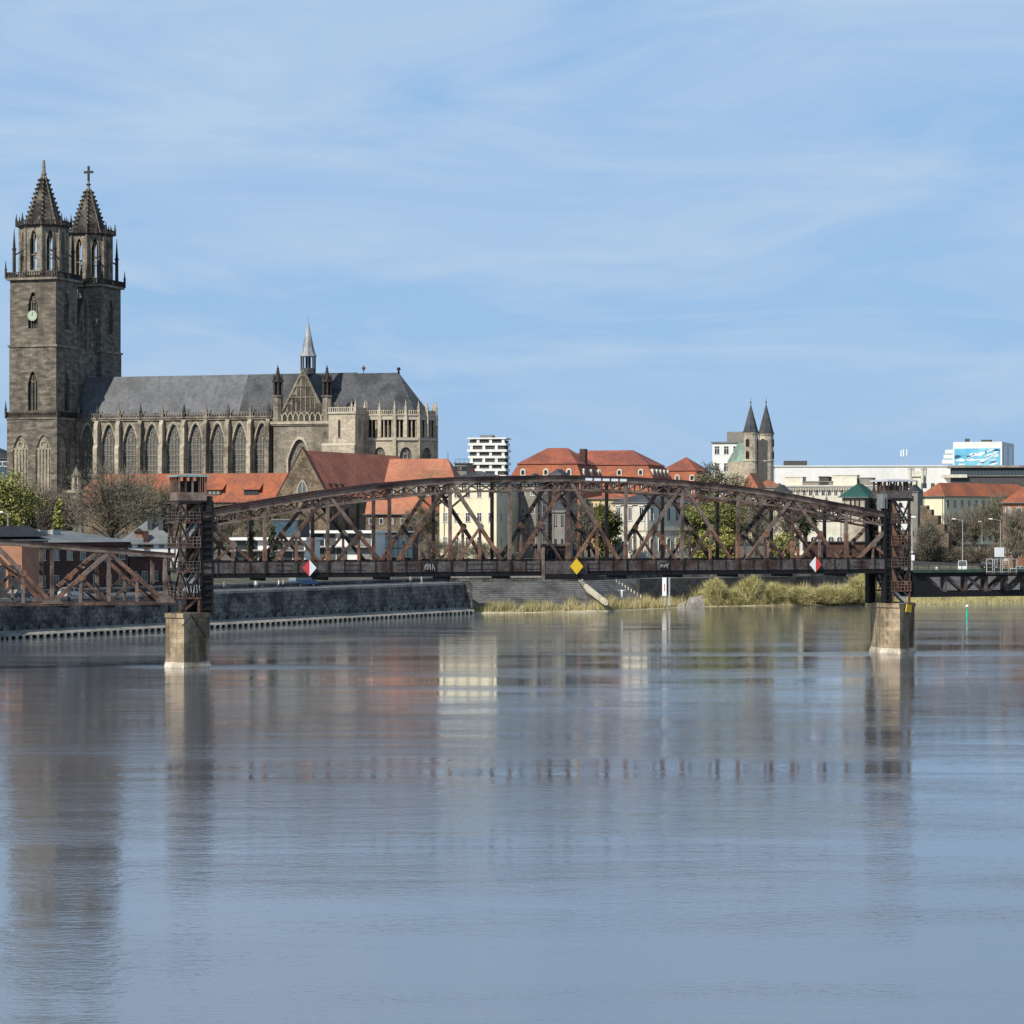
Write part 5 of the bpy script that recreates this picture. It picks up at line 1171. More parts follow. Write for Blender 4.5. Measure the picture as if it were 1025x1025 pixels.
# administration palace with red roofs
for (a, b, c, Y, ye, yr, lab, ndor) in ((512, 581, 596, 745, 479, 448.5, 'left wing of the palace with a tall red hipped mansard roof', 3), (546, 652, 676, 780, 479, 451, 'middle wing of the palace with a long red hipped roof', 5), (656, 700, 716, 800, 484, 457.5, 'right wing of the palace with a low red hipped roof and three white dormers', 3)):
    t, w, d, ze, h = building('palace_wing', lab, 'palace', a, b, Y, 16, 12, ye, None, 'redwall', 'tile_red', d=24, kind='none', win=(7, 3, 1.2, 2.0, 'round', 2.0), side=(5, 3, 1.2, 2.0, 'round', 2.0), cornice='yellow', group='wings of the palace with red roofs')
    zr = WZ(yr, Y + 8) - 12; h = zr - ze; hb = h * .46
    mb = MB(); mb.prism([(-.6, -.6), (w + .6, -.6), (w + .6, d + .6), (-.6, d + .6)], ze, ze + hb, 0, [(1.4, 1.4), (w - 1.4, 1.4), (w - 1.4, d - 1.4), (1.4, d - 1.4)]); lo = mb.build('lower_roof', 'tile_orange', t)
    mb = MB(); mb.hip(1.0, w - 1.0, 1.0, d - 1.0, ze + hb + .05, h - hb, min(w, d) * (.30 if a < 560 else .24 if a < 640 else .42), axis='x'); up = mb.build('upper_roof', 'tile_red', t)
    for k in range(ndor):
        for face in (0, 1):
            q = (k + .5) / ndor; db = MB(); zz = ze + hb * .22
            if face == 0: T = ident(w * q, -.15, 0)
            else: T = ident(w + .15, d * q, R(90))
            o = arch_pts(1.5, zz, zz + 1.1, zz + 1.85, 4, 0, False); i_ = arch_pts(.9, zz + .2, zz + 1.0, zz + 1.5, 4, 0, False)
            db.hexa([T(x, 0, z) for x, z in o][::-1], [T(x, 2.4, z) for x, z in o][::-1], 0); db.face([T(x, -.02, z) for x, z in i_][::-1], 1); db.build('dormer', ['offwhite', 'glass'], lo)
    if a < 520: cb = MB(); cb.box(w * .86, w * .94, d * .4, d * .5, ze + h * .5, ze + h - .3); cb.build('chimney', 'brick', up)
building('yellow_house', 'yellow rendered house below the palace roofs', 'house', 588, 622, 690, 16, 11.5, 499, 495, 'yellow', 'tile_red', c=632, kind='hip', win=(4, 3, 1.1, 1.8, 'rect', 1.5))
# neoclassical mansion
t, w, d, ze, h = building('mansion', 'ivory neoclassical mansion with a low slate roof and tall arched windows', 'mansion', 614, 648, 615, 46, gzb(640, 615), 503, 493, 'offwhite', 'slate_dark', c=698, kind='hip', win=(3, 2, 1.3, 3.0, 'hood', 1.6), side=(6, 2, 1.2, 3.0, 'round', 1.6), cornice='frame_stone')
mb = MB(); mb.box(-.12, w + .12, -.12, d + .12, ze * .48, ze * .48 + .35); mb.build('string_course', 'frame_stone', t)
for k in range(4):
    mb = MB(); x = w * k / 3; x = min(max(x, .4), w - .4); mb.box(x - .32, x + .32, -.28, -.005, 0, ze * .475); mb.build('pilaster', 'offwhite', t)
# white apartment tower
X0, w, d, Ym = frame(468.5, 506, 1500, 8, 510.5); zb = 14
t = thing('apartment_tower', 'distant white apartment tower with dark balcony bands left of the palace', 'tower block', (X0, 1500, zb), -R(8))
zt = WZ(439, 1500) - zb
mb = MB(); mb.box(.8, w - .8, .8, d - .3, -2, zt - .8); mb.build('core', 'darkrender', t)
n = 14; fh = zt / n
for i in range(n + 1):
    mb = MB(); o = 0 if i % 2 else .5
    mb.box(-o, w + o, -o, d + o, fh * i - .3, fh * i - .3 + (1.35 if i < n else .8)); mb.build('balcony_band', 'white', t)
    if i < n:
        for q in range(3):
            x = w * ((q + .5) / 3 + (.1 if i % 2 else -.08)); mb = MB(); mb.box(x - .75, x + .75, .1, .79, fh * i + 1.06, fh * (i + 1) - .31); mb.build('wall_panel', 'white', t)
mb = MB(); mb.box(w * .3, w * .62, 3, d - 3, zt - .75, zt + 2.0); mb.build('roof_plant', 'zinc', t)
building('office_block', 'grey far office block right of the pale orange roof', 'building', 455, 467, 1000, 10, 14, 464, 463.4, 'greyrender', 'zinc', d=12, kind='flat', win=(5, 6, 1.2, 1.4, 'plain', 2), fm='frame_dark')
sc_ = thing('scaffold', 'dark scaffold frame standing at the grey far office block', 'scaffold', (WX(456, 960), 960, 14))
mb = MB(); zt = WZ(459.5, 960) - 14
for i in range(4):
    for y in (0, 1.4): mb.beam((i * 1.5, y, 0), (i * 1.5, y, zt), .1, .1)
for i in range(12):
    z = zt * (i + 1) / 12
    for y in (0, 1.4): mb.beam((0, y, z), (4.5, y, z), .1, .1)
mb.build('frame', 'greenpaint', sc_)
t, w, d, ze, h = building('glass_hall', 'dark modern hall with a slanted roof at the far left behind the trees', 'building', -40, 8, 960, 12, 14, 459, 447, 'glassblue', 'darkroof', d=20, kind='mansard', ins=5, win=(9, 5, 2.2, 1.6, 'plain', 2.5), gm='glassblue')
# abbey church with two spires, beside white block
t, w, d, ze, h = building('white_block', 'white gridded office block beside the twin spired abbey', 'building', 713, 741, 1000, 10, 14, 443.5, 442.8, 'white', 'zinc', c=746, kind='flat', win=(3, 5, 2.0, 3.0, 'rect', 3.0), fm='white')
mb = MB(); mb.box(w * .5, w * 1.2, 2, d - 1, ze + .5, ze + 4.2); mb.build('roof_storey', 'greyrender', t)
ab = thing('abbey_church', 'pale stone abbey church with two round towers and dark pointed spires', 'church', (WX(751.5, 900), 900, 13.5), -R(14))
def abz(py): return WZ(py, 902) - 13.5
for i, (x, y, yt, yc) in enumerate(((0, 0, 434.5, 405), (4.9, 1.2, 435.5, 404.5))):
    mb = MB(); mb.ngon(x, y, -1, abz(462), 2.55, 2.5, 16); mb.ngon(x, y, abz(462), abz(461), 2.7, 2.7, 16); mb.ngon(x, y, abz(461), abz(yt), 2.45, 2.4, 16); mb.ngon(x, y, abz(yt), abz(yt) + .3, 2.65, 2.65, 16)
    tw = mb.build('tower', 'cathstone_pale', ab)
    mb = MB(); mb.ngon(x, y, abz(yt) + .3, abz(yt) + 1.5, 2.75, 2.3, 8); mb.ngon(x, y, abz(yt) + 1.5, abz(yc), 2.3, .08, 8); mb.tube((x, y, abz(yc) - .3), (x, y, abz(yc) + 2.2), .1, .05, 5); mb.ngon(x, y, abz(yc) + .3, abz(yc) + .8, .25, .25, 6); mb.build('spire', 'slate_dark', tw)
    me = win_mesh(1.2, 2.6, 'round', 'brick', 'steel_black')
    for (py, a) in ((447.5, -.3), (459.5, -.3), (447.5, 1.3), (459.5, 1.3)):
        put_window(tw, me, x + 2.44 * math.sin(a), y - 2.44 * math.cos(a), abz(py), a)
mb = MB(); mb.box(2.6, 5.6, -1.4, 8, -1, abz(441)); mb.build('wall', 'darkrender', ab)
mb = MB(); mb.box(-8, -2.4, 1.5, 12, -1, abz(462)); mb.build('wall', 'cathstone_pale', ab)
mb = MB(); mb.hexa([(-8, 1.5, abz(462)), (-2.4, 1.5, abz(462)), (-2.4, 12, abz(462)), (-8, 12, abz(462))], [(-4.4, 1.6, abz(443)), (-2.4, 1.6, abz(443)), (-2.4, 11.9, abz(443)), (-4.4, 11.9, abz(443))]); mb.build('copper_roof', 'copper', ab)
building('gable_house', 'small house with a steep orange gable roof below the abbey towers', 'house', 744, 757, 800, 20, 13, 488, 474.5, 'cream', 'tile_stain', d=9, kind='gable', axis='y', win=(2, 2, .9, 1.4, 'plain', 2))
building('low_house', 'long low house with orange tiles right of the abbey towers', 'house', 757, 781, 830, 8, 13, 487, 481, 'greyrender', 'tile_light', d=8, kind='gable', win=(4, 1, .9, 1.3, 'plain', 1))
building('gable_house', 'white house with a rounded gable left of the ornate cream block', 'house', 774, 787, 790, 15, 12.5, 493, 486, 'cream', 'slate_dark', d=8, kind='gable', axis='y', win=(2, 2, .9, 1.3, 'plain', 2))
# long white block and ornate cream block
t, w, d, ze, h = building('long_block', 'very long flat white apartment block on the skyline right of the abbey', 'building', 776, 954, 1200, 3, 14, 467, 466.2, 'white', 'white', d=14, kind='flat', win=(22, 2, 1.6, 1.9, 'plain', 9.5, 20), fm='frame_dark')
mb = MB(); mb.box(4, 14, 2, 9, ze + .4, ze + 2.6); mb.build('roof_plant', 'darkrender', t)
for z in range(4):
    mb = MB(); mb.box(w - 4, w + 2.5, -2.2, -.02, ze - 5 - z * 3.6, ze - 3.9 - z * 3.6); mb.build('balcony', 'offwhite', t)
t, w, d, ze, h = building('ornate_block', 'ornate cream block with a dentil cornice and stepped roof terraces', 'building', 783, 884, 930, 10, 13.5, 487, 486, 'offwhite', 'offwhite', d=22, kind='flat', ov=.8, win=(16, 3, 1.2, 2.0, 'round', 2.5), cornice='white')
mb = MB()
for i in range(40): x = w * (i + .5) / 40; mb.box(x - .22, x + .22, -.7, -.36, ze - 1.3, ze - .6)
mb.build('dentil_row', 'frame_stone', t)
for (a, b, h2, m) in ((.02, .2, 3.2, 'offwhite'), (.2, .5, 1.6, 'greyrender'), (.36, .46, 3.2, 'darkrender'), (.5, .74, 3.8, 'offwhite'), (.76, .9, 2.8, 'greyrender')):
    mb = MB(); mb.box(w * a, w * b - .1, 3, d - 2, ze + .4, ze + h2); mb.box(w * a - .2, w * b + .1, 2.8, d - 1.8, ze + h2, ze + h2 + .3); s_ = mb.build('roof_terrace', m, t)
# tower with green pyramid roof
t, w, d, ze, h = building('green_roof_tower', 'square stone tower with a dark green pyramid roof', 'tower', 843, 867, 610, 27, gzb(855, 610), 497.5, 484, 'cathstone_pale', 'greenroof', c=878, kind='hip', ov=.7)
me = win_mesh(.6, 1.6, 'plain', 'frame_stone', 'steel_black')
for q in (.36, .54, .72): put_window(t, me, w * q, 0, ze - 2.1)
mb = MB(); mb.tube((w / 2, d / 2, ze + h - .2), (w / 2, d / 2, ze + h + .8), .08, .05, 5); mb.build('finial', 'steel_black', t)
building('arcade_house', 'cream arcaded house left of the green roofed tower', 'house', 793, 845, 660, 12, gzb(820, 660), 519, 515, 'offwhite', 'slate_dark', d=10, kind='hip', win=(6, 1, 1.6, 3.4, 'round', 1.2), cornice='white')
building('brick_shed', 'long dark brick shed with a flat roof behind the right bridge end', 'shed', 806, 905, 585, 4, gzb(850, 585), 543, 542, 'brick', 'darkroof', d=10, kind='flat', win=(12, 1, 1.3, 1.5, 'plain', 1.0), fm='frame_dark')
# grey wall tower, white battlement tower, ruins
building('wall_tower', 'plain grey old wall tower right of the rusty lift tower', 'tower', 908, 919, 640, 20, gzb(914, 640), 492, 485, 'greyrender', 'darkroof', c=924, kind='hip', ov=.1, win=(1, 2, .5, 1.1, 'plain', 5), fm='frame_dark')
t, w, d, ze, h = building('battlement_tower', 'slender white tower with battlements and corner turrets on the skyline', 'tower', 913, 922, 800, 18, 13, 477, None, 'offwhite', 'offwhite', d=3.2, kind='flat', ov=.5, win=(1, 3, .6, 1.5, 'round', 4), fm='frame_stone')
mb = MB()
for x, y in ((-.5, -.5), (w + .5, -.5), (w + .5, d + .5), (-.5, d + .5)): mb.ngon(x, y, ze - 2, ze + 2.2, .35, .55, 8); mb.ngon(x, y, ze + 2.2, ze + 2.5, .7, .7, 8)
for q in (.25, .5, .75): mb.box(w * q - .25, w * q + .25, -.5, -.1, ze + .4, ze + 1.5)
mb.build('battlement', 'offwhite', t)
rn = thing('stone_ruin', 'stepped ruin of rubble stone walls with small windows right of the grey wall tower', 'ruin', (WX(921, 630), 630, gzb(925, 630)), -R(20))
mb = MB()
for i, (x0, x1, py) in enumerate(((0, 1.6, 506), (1.6, 2.6, 510), (2.6, 4.2, 516), (4.2, 5.6, 525), (5.6, 6.6, 534))): mb.box(x0, x1 - .005, 0, 3 + i * .3, -2, WZ(py, 630) - gzb(925, 630))
mb.build('wall', 'fieldstone', rn)
for q in (.8, 2.2, 3.4): put_window(rn, win_mesh(.5, 1.0, 'plain', 'frame_dark', 'steel_black'), q, 0, 4.5)
# corner building with orange roof, and its neighbour
t, w, d, ze, h = building('corner_building', 'large building with yellow end wall, shaded grey long front and orange hipped roof', 'building', 923, 945, 700, 42, gzb(940, 690), 496.5, 484, 'cream', 'tile_orange', c=1035, kind='hip', ov=.6, side=(13, 3, 1.2, 1.9, 'rect', 3.0), fm='frame_stone')
building('orange_building', 'orange rendered building with arched windows at the right picture edge', 'building', 1004, 1046, 610, 10, gzb(1010, 610), 503, 487, 'orangewall', 'tile_orange', d=12, kind='hip', win=(4, 2, 1.3, 2.4, 'round', 3.0))
# hotel with the painted wall
X0, w, d, Ym = frame(954, 1003, 1100, 18, 1015); zb = 14; zt = WZ(442.5, 1100) - zb
t = thing('hotel_tower', 'white hotel tower with a blue abstract painted front on the right skyline', 'hotel', (X0, 1100, zb), -R(18))
mb = MB(); mb.box(0, w, 0, d, -2, zt); mb.build('wall', 'white', t)
zl, zh = WZ(466.5, 1100) - zb, WZ(449, 1100) - zb
mb = MB(); mb.box(.5, w - .8, -.25, -.01, zl, zh); mu = mb.build('painted_panel', 'mural_blue', t)
rnd = random.Random(5)
for i in range(34):
    cx_, cz_ = rnd.uniform(1.5, w - 2), rnd.uniform(zl + .7, zh - .6); L_ = rnd.uniform(.8, 2.2); hh = rnd.uniform(.2, .7); ang = rnd.uniform(-.1, .5)
    L_ = min(L_, cx_ - .6, w - 1 - cx_); pts = []
    for q in range(12):
        a = 2 * math.pi * q / 12; x = L_ * math.cos(a) * (1 + .2 * math.sin(2 * a + i)); z = hh * math.sin(a) * (1 + .35 * math.cos(3 * a + i)); xx, zz = cx_ + x * math.cos(ang) - z * math.sin(ang), cz_ + x * math.sin(ang) + z * math.cos(ang)
        pts.append((min(max(xx, .6), w - .9), -.27 - .003 * i, min(max(zz, zl + .05), zh - .05)))
    mb = MB(); mb.face(pts); mb.build('painted_shape', ('mural_white', 'mural_white', 'mural_dark', 'mural_white', 'mural_blue')[i % 5], mu)
mb = MB(); mb.box(w + .02, w + .12, d * .1, d * .35, 2, zt - 1.5); mb.box(w + .02, w + .12, d * .5, d * .8, 2, zt - 1.5); mb.build('window_strip', 'glass', t)
mb = MB(); mb.box(w * .22, w * .3, 3, 5, zt, zt + 1.4); mb.box(w * .55, w * .75, 3, 7, zt, zt + .9); mb.build('roof_plant', 'darkrender', t)
for i in range(3):
    mb = MB(); mb.box(-4.5 + i * .6, -.05, .5, 6, zl + 1 + i * 2.0, zl + 2.6 + i * 2.0); mb.build('stair_bay', 'white', t)
t, w, d, ze, h = building('glazed_hotel', 'dark glazed hotel block with long balcony bands below the painted tower', 'hotel', 952, 1040, 1040, 8, 14, 468, 466.2, 'darkrender', 'concrete', d=14, kind='flat', ov=1.2, win=(26, 4, .9, 2.2, 'plain', 1.5), fm='frame_dark', gm='glassblue')
for i in range(4):
    mb = MB(); mb.box(-3.5, 6, -1.6, -.35, ze - 3.8 - i * 4.3, ze - 2.6 - i * 4.3); mb.build('balcony', 'offwhite', t)
    mb = MB(); mb.box(6.3, w, -.6, -.3, ze - 3.3 - i * 4.3, ze - 3.0 - i * 4.3); mb.build('slab_edge', 'greyrender', t)
mst = thing('radio_mast', 'thin radio mast with pale antenna panels on the white block roof', 'mast', (WX(903, 1205), 1205, WZ(466.3, 1205)))
mb = MB(); zt = WZ(449, 1205) - WZ(466.3, 1205); mb.tube((0, 0, -.3), (0, 0, zt), .22, .12, 6); mb.tube((2, .5, -.3), (2, .5, zt * .9), .12, .08, 6); mb.build('mast_pole', 'lampgrey', mst)
mb = MB(); mb.box(-.75, -.3, -.3, .1, zt * .55, zt * .9); mb.box(.3, .75, -.3, .1, zt * .55, zt * .95); mb.box(1.8, 2.2, .1, .3, zt * .6, zt * .95); mb.build('antenna_panel', 'sign_white', mst)
# left bank houses
t, w, d, ze, h = building('brick_warehouse', 'long dark brick warehouse with a grey hipped roof on the left quay', 'warehouse', -36, 128, 402, -58, 5.35, 543, None, 'brick', 'zinc', d=16, kind='none', win=(12, 2, 1.3, 1.7, 'rect', 1.2), fm='frame_stone', cornice='brick')
zr = WZ(531.5, 425) - 5.35
mb = MB(); mb.hip(-.7, w + .7, -.7, d + .7, ze, zr - ze, 5, 0, 'x'); rf = mb.build('roof', 'zinc', t)
mb = MB(); mb.hip(4, w * .55, 1.5, 7, ze + .9, 1.6, 1.5, 0, 'x'); mb.build('dark_roof', 'darkroof', rf)
for q in (.4, .62, .7): mb = MB(); x = w * q; mb.box(x - .9, x + .9, 5.0, 7, zr - 1.2, zr + .15); mb.build('skylight', 'palegrey', rf)
for q in (.3, .34): mb = MB(); x = w * q; mb.box(x - .35, x + .35, 4.0, 4.7, zr - 1.2, zr + .6); mb.build('vent', 'sign_white', rf)
building('brick_annex', 'dark brick annex with a pale flat roof right of the brick warehouse', 'building', 129, 170, 436, -50, 5.35, 557, 555.5, 'brick', 'palegrey', d=8, kind='flat', win=(4, 1, 1.2, 1.6, 'rect', 1.6), fm='frame_stone')
building('orange_annex', 'small orange rendered annex at the left picture edge', 'house', -8, 22, 396, 16, 5.35, 543, 541, 'orangewall', 'darkroof', d=7, kind='flat', win=(2, 1, 1.9, 4.6, 'plain', .2), fm='frame_dark')
t, w, d, ze, h = building('white_house', 'white house with two tall dark chimneys left of the dark lift tower', 'house', 124, 178, 480, -12, gzb(150, 480), 544, 520.5, 'white', 'zinc', d=11, kind='hip', ins=4.5, win=(5, 1, .8, 1.0, 'plain', 3.6), fm='frame_dark')
for q in (.5, .7): mb = MB(); x = w * q; mb.box(x - .38, x + .38, 2.0, 3.2, ze + 1.5, ze + h + .3); mb.box(x - .45, x + .45, 1.9, 3.3, ze + h + .3, ze + h + .5); mb.build('chimney', 'slate_dark', t)
mb = MB(); mb.box(w * .36, w * .36 + .9, -.3, .6, ze - 1, ze + 2.2); mb.build('chimney', 'brick', t)
db = MB(); db.box(w * .22, w * .22 + 1.2, .6, 2, ze + .8, ze + 2); db.hip(w * .22 - .3, w * .22 + 1.5, .3, 2.6, ze + 2, .7, 0, 1, 'y'); db.build('dormer', ['orangewall', 'brick'], t)
sw_ = thing('slope_wall', 'long dark retaining wall on the shrubby slope at the right', 'retaining wall', (WX(905, 640), 640, gzb(950, 640)), -R(4))
mb = MB(); mb.box(0, 40, 0, .6, -1, 3.0); mb.build('wall', 'retaining', sw_)

# ------------------------------------------------------------------ trees and plants
def tree(name, label, cat, px, ytop, wpx, Y, mats, seed, leafy=True, n=70, per=110, size=.25, conif=False, low=.22, group=None, trunk=True, zb=None):
    rd = random.Random(seed); x0 = WX(px, Y); zb = ground_at(x0, Y) if zb is None else zb; Ht = WZ(ytop, Y) - zb; W = wpx * Y / F
    t = thing(name, label, cat, (x0, Y, zb), 0, group)
    tr = MB(); cr = MB(); rt = max(.12, Ht * .022)
    if trunk:
        lean = rd.uniform(-.03, .03) * Ht
        tr.tube((0, 0, -.5), (lean * .4, 0, Ht * low), rt * 1.3, rt, 7); tr.tube((lean * .4, 0, Ht * low), (lean, 0, Ht * .72), rt, rt * .35, 7)
    for i in range(n):
        while True:
            v = Vector((rd.uniform(-1, 1), rd.uniform(-1, 1), rd.uniform(-1, 1)))
            if .25 < v.length < 1: break
        v *= (.55 + .45 * rd.random()) / max(.6, v.length) if v.length > .6 else 1
        cz_ = Ht * (low + 1) / 2
        if conif:
            f = rd.random() ** 1.3; zz = Ht * (low * .4 + (1 - low * .4) * f); rr = W / 2 * (1 - f) ** .8 * rd.uniform(.5, 1); a = rd.uniform(0, 6.28); p = Vector((rr * math.cos(a), rr * math.sin(a), zz * .97))
        else:
            k = 1 + .16 * math.sin(3 * math.atan2(v.y, v.x) + seed) + .12 * math.sin(5 * v.z + seed * 2)
            p = Vector((v.x * W / 2 * k, v.y * W / 2 * k, cz_ + v.z * Ht * (1 - low) / 2))
        q0 = Vector((p.x * .08, p.y * .08, max(Ht * low * .7, p.z * .55))) if not conif else Vector((0, 0, p.z + .3))
        m = q0.lerp(p, .5) + Vector((0, 0, Ht * .04)); rl = max(.035, rt * .30)
        if trunk:
            tr.tube(q0, m, rl, rl * .7, 4); tr.tube(m, p, rl * .7, rl * .28, 4)
            if not leafy:
                for _ in range(3):
                    e = p + Vector((rd.gauss(0, 1), rd.gauss(0, 1), rd.gauss(.7, .8))) * W * .09; tr.tube(m.lerp(p, rd.uniform(.2, 1)), e, rl * .45, .02, 3)
        sg = W * (.085 if not conif else .07)
        for _ in range(per):
            c = p + Vector((rd.gauss(0, sg), rd.gauss(0, sg), rd.gauss(0, sg * .8)))
            if c.z < .2: c.z = .2 + rd.random() * .4
            if leafy:
                s_ = size * rd.uniform(.6, 1.4); a = Vector((rd.gauss(0, 1), rd.gauss(0, 1), rd.gauss(0, .6))).normalized() * s_; b = a.cross(Vector((rd.gauss(0, 1), rd.gauss(0, 1), rd.gauss(0, 1)))).normalized() * s_ * .7
                cr.face([c - a, c - b * .8, c + a, c + b * .8], 0 if rd.random() < .7 else 1)
            else:
                out = (c - Vector((0, 0, c.z * .6))).normalized(); dr = (out + Vector((rd.gauss(0, .5), rd.gauss(0, .5), rd.gauss(.35, .5)))).normalized(); L_ = size * 4 * rd.uniform(.5, 1.3)
                sd = dr.cross(Vector((rd.gauss(0, 1), rd.gauss(0, 1), rd.gauss(0, 1)))).normalized() * .045
                cr.face([c - dr * L_ * .5 - sd, c - dr * L_ * .5 + sd, c + dr * L_ * .5], 0 if rd.random() < .7 else 1)
    if trunk: tr.build('trunk', 'bark', t)
    cr.build('crown', mats, t)
    return t
LY, LG, LO, LD, IV, TW, TD = ('leaf_yellow', 'leaf_green'), ('leaf_green', 'leaf_olive'), ('leaf_olive', 'twig'), ('leaf_dark', 'leaf_olive'), ('ivy', 'leaf_olive'), ('twig', 'twig_dark'), ('twig_dark', 'twig')
tree('leafy_tree', 'yellow green leafy tree at the left edge before the cathedral tower', 'tree', 9, 473, 52, 520, LY, 1, n=80, per=130)
tree('leafy_tree', 'yellow green tree cut by the left picture edge', 'tree', -22, 482, 40, 530, LG, 2, n=50)
tree('bare_tree', 'grey brown bare tree in front of the tower base', 'tree', 46, 480, 46, 570, TD, 3, False, 80, 80)
tree('bare_tree', 'twiggy bare tree between the tower and the orange roof end', 'tree', 70, 492, 34, 580, TW, 31, False, 60, 70)
tree('conifer', 'small yellowish conifer above the brick warehouse roof', 'tree', 59, 500, 20, 480, ('leaf_yellow', 'ivy'), 4, True, 60, 60, .25, True)
tree('conifer', 'dark green conifer behind the yellow green tree', 'tree', 29, 492, 18, 560, LD, 41, True, 50, 60, .3, True)
tree('bare_tree', 'largest spreading bare tree with dark limbs before the orange roof', 'tree', 112, 466, 96, 560, TW, 5, False, 120, 110, low=.2)
tree('bare_tree', 'bare tree with a green tinge left of the lift tower', 'tree', 148, 474, 50, 585, ('twig', 'ivy'), 6, False, 80, 90)
tree('bare_tree', 'reddish brown bare tree just left of the lift tower', 'tree', 165, 487, 34, 590, TD, 61, False, 60, 70)
for i, (px, yt, wd) in enumerate(((212, 503, 26), (231, 498, 30), (251, 499, 26), (270, 495, 26), (288, 502, 26), (222, 509, 28), (262, 507, 30))):
    tree('bare_shrub', ['leftmost bare shrub by the lift tower before the orange roof', 'rounded bare shrub below the left dormer of the orange roof', 'bare shrub below the right dormer of the orange roof', 'tall bare shrub left of the stone chapel gable', 'bare shrub at the foot of the stone chapel gable', 'low bare shrub in front between the first two shrubs', 'low bare shrub in front below the right dormer'][i], 'shrub', px, yt, wd, 655 - (20 if i > 4 else 0), TD if i % 2 else ('twig', 'leaf_olive'), 70 + i, False, 40, 60, low=.05, group='bare shrubs before the orange roof')
tree('conifer', 'slim dark conifer before the terraced villa', 'tree', 252, 519, 13, 500, LD, 8, True, 40, 60, .22, True)
tree('conifer', 'second dark conifer right of the slim one before the villa', 'tree', 273, 526, 15, 505, LD, 9, True, 40, 60, .22, True)
tree('leafy_tree', 'olive budding tree behind the glass pavilion', 'tree', 425, 503, 36, 615, ('leaf_olive', 'twig'), 10, False, 60, 80)
tree('bare_tree', 'bare tree before the left corner of the cream house', 'tree', 412, 512, 30, 600, TW, 11, False, 50, 70)
for i, (px, yt, wd) in enumerate(((432, 535, 26), (455, 541, 30), (480, 544, 30), (505, 546, 28))):
    tree('hedge_shrub', ['brown hedge shrub at the left end below the cream house', 'brown hedge shrub below the cream house front', 'lower brown hedge shrub left of the house corner', 'lowest brown hedge shrub below the shaded house side'][i], 'shrub', px, yt, wd, 560, TW, 90 + i, False, 35, 60, low=.02, group='hedge below the cream house')
tree('bare_tree', 'dark bare tree right of the gatehouse', 'tree', 583, 500, 30, 585, TD, 12, False, 70, 80)
tree('ivy_tree', 'green ivy covered tree left of the mansion', 'tree', 603, 502, 30, 600, IV, 13, n=70, per=130, low=.08)
tree('evergreen_tree', 'dark evergreen beside the ivy covered tree', 'tree', 590, 497, 18, 625, LD, 14, n=40, per=60, low=.1)
tree('leafy_tree', 'olive tree before the right palace wing', 'tree', 711, 464, 36, 740, LO, 15, n=70, per=130, low=.1)
tree('leafy_tree', 'olive brown tree before the white gridded block', 'tree', 738, 474, 30, 740, ('leaf_olive', 'twig_dark'), 16, n=60, per=60, low=.1)
tree('leafy_tree', 'broad fresh green tree right of the mansion', 'tree', 722, 494, 52, 610, LG, 17, n=90, per=130, low=.1)
tree('leafy_tree', 'fresh green tree touching the mansion side', 'tree', 699, 500, 34, 590, ('leaf_green', 'leaf_yellow'), 18, n=60, per=130, low=.1)
tree('leafy_tree', 'bright yellow green bush before the broad green tree', 'tree', 727, 525, 22, 570, LY, 19, n=50, per=130, low=.05)
tree('leafy_tree', 'yellow green bush at the foot of the mansion side', 'tree', 708, 532, 22, 575, LY, 20, n=50, per=70, low=.05)
tree('bare_tree', 'bare tree below the abbey towers', 'tree', 757, 494, 40, 640, TW, 21, False, 70, 80)
tree('leafy_tree', 'small fresh green tree below the arcaded house', 'tree', 785, 532, 26, 580, ('leaf_green', 'leaf_yellow'), 22, n=45, per=70, low=.1)
tree('evergreen_tree', 'dark umbrella shaped evergreen before the arcaded house', 'tree', 806, 505, 30, 620, LD, 23, n=50, per=70, low=.45)
tree('bare_tree', 'bare tree over the ornate cream block corner', 'tree', 790, 496, 34, 700, TW, 24, False, 60, 70)
for i, (px, yt, wd, Y, m) in enumerate(((956, 512, 32, 640, TD), (975, 503, 38, 650, TW), (998, 494, 36, 640, ('twig', 'leaf_olive')), (1016, 506, 34, 600, TW), (1036, 500, 34, 620, TW), (930, 524, 30, 620, TD))):
    tree('bare_tree', ['bare tree before the grey long front of the corner building', 'taller bare tree in the middle of the grey long front', 'budding olive tree at the orange building corner', 'pale bare tree before the orange building', 'bare tree cut by the right picture edge', 'low bare tree before the yellow end wall'][i], 'tree', px, yt, wd, Y, m, 110 + i, False, 70, 80, group='bare trees on the right bank')
for i, px in enumerate((886, 904, 925, 942, 960, 980, 1000, 1018)):
    tree('slope_shrub', ['leftmost slope shrub behind the rusty lift tower', 'slope shrub at the foot of the grey wall tower', 'slope shrub below the stone ruin', 'slope shrub below the yellow end wall', 'slope shrub behind the left street lamp', 'slope shrub behind the middle street lamp', 'slope shrub behind the white board', 'rightmost slope shrub near the picture edge'][i], 'shrub', px, 545 + (i * 7) % 5 - (5 if i > 5 else 0), 30, 622, TD if i % 2 else TW, 130 + i, False, 36, 60, low=.02, group='shrubs on the right slope')
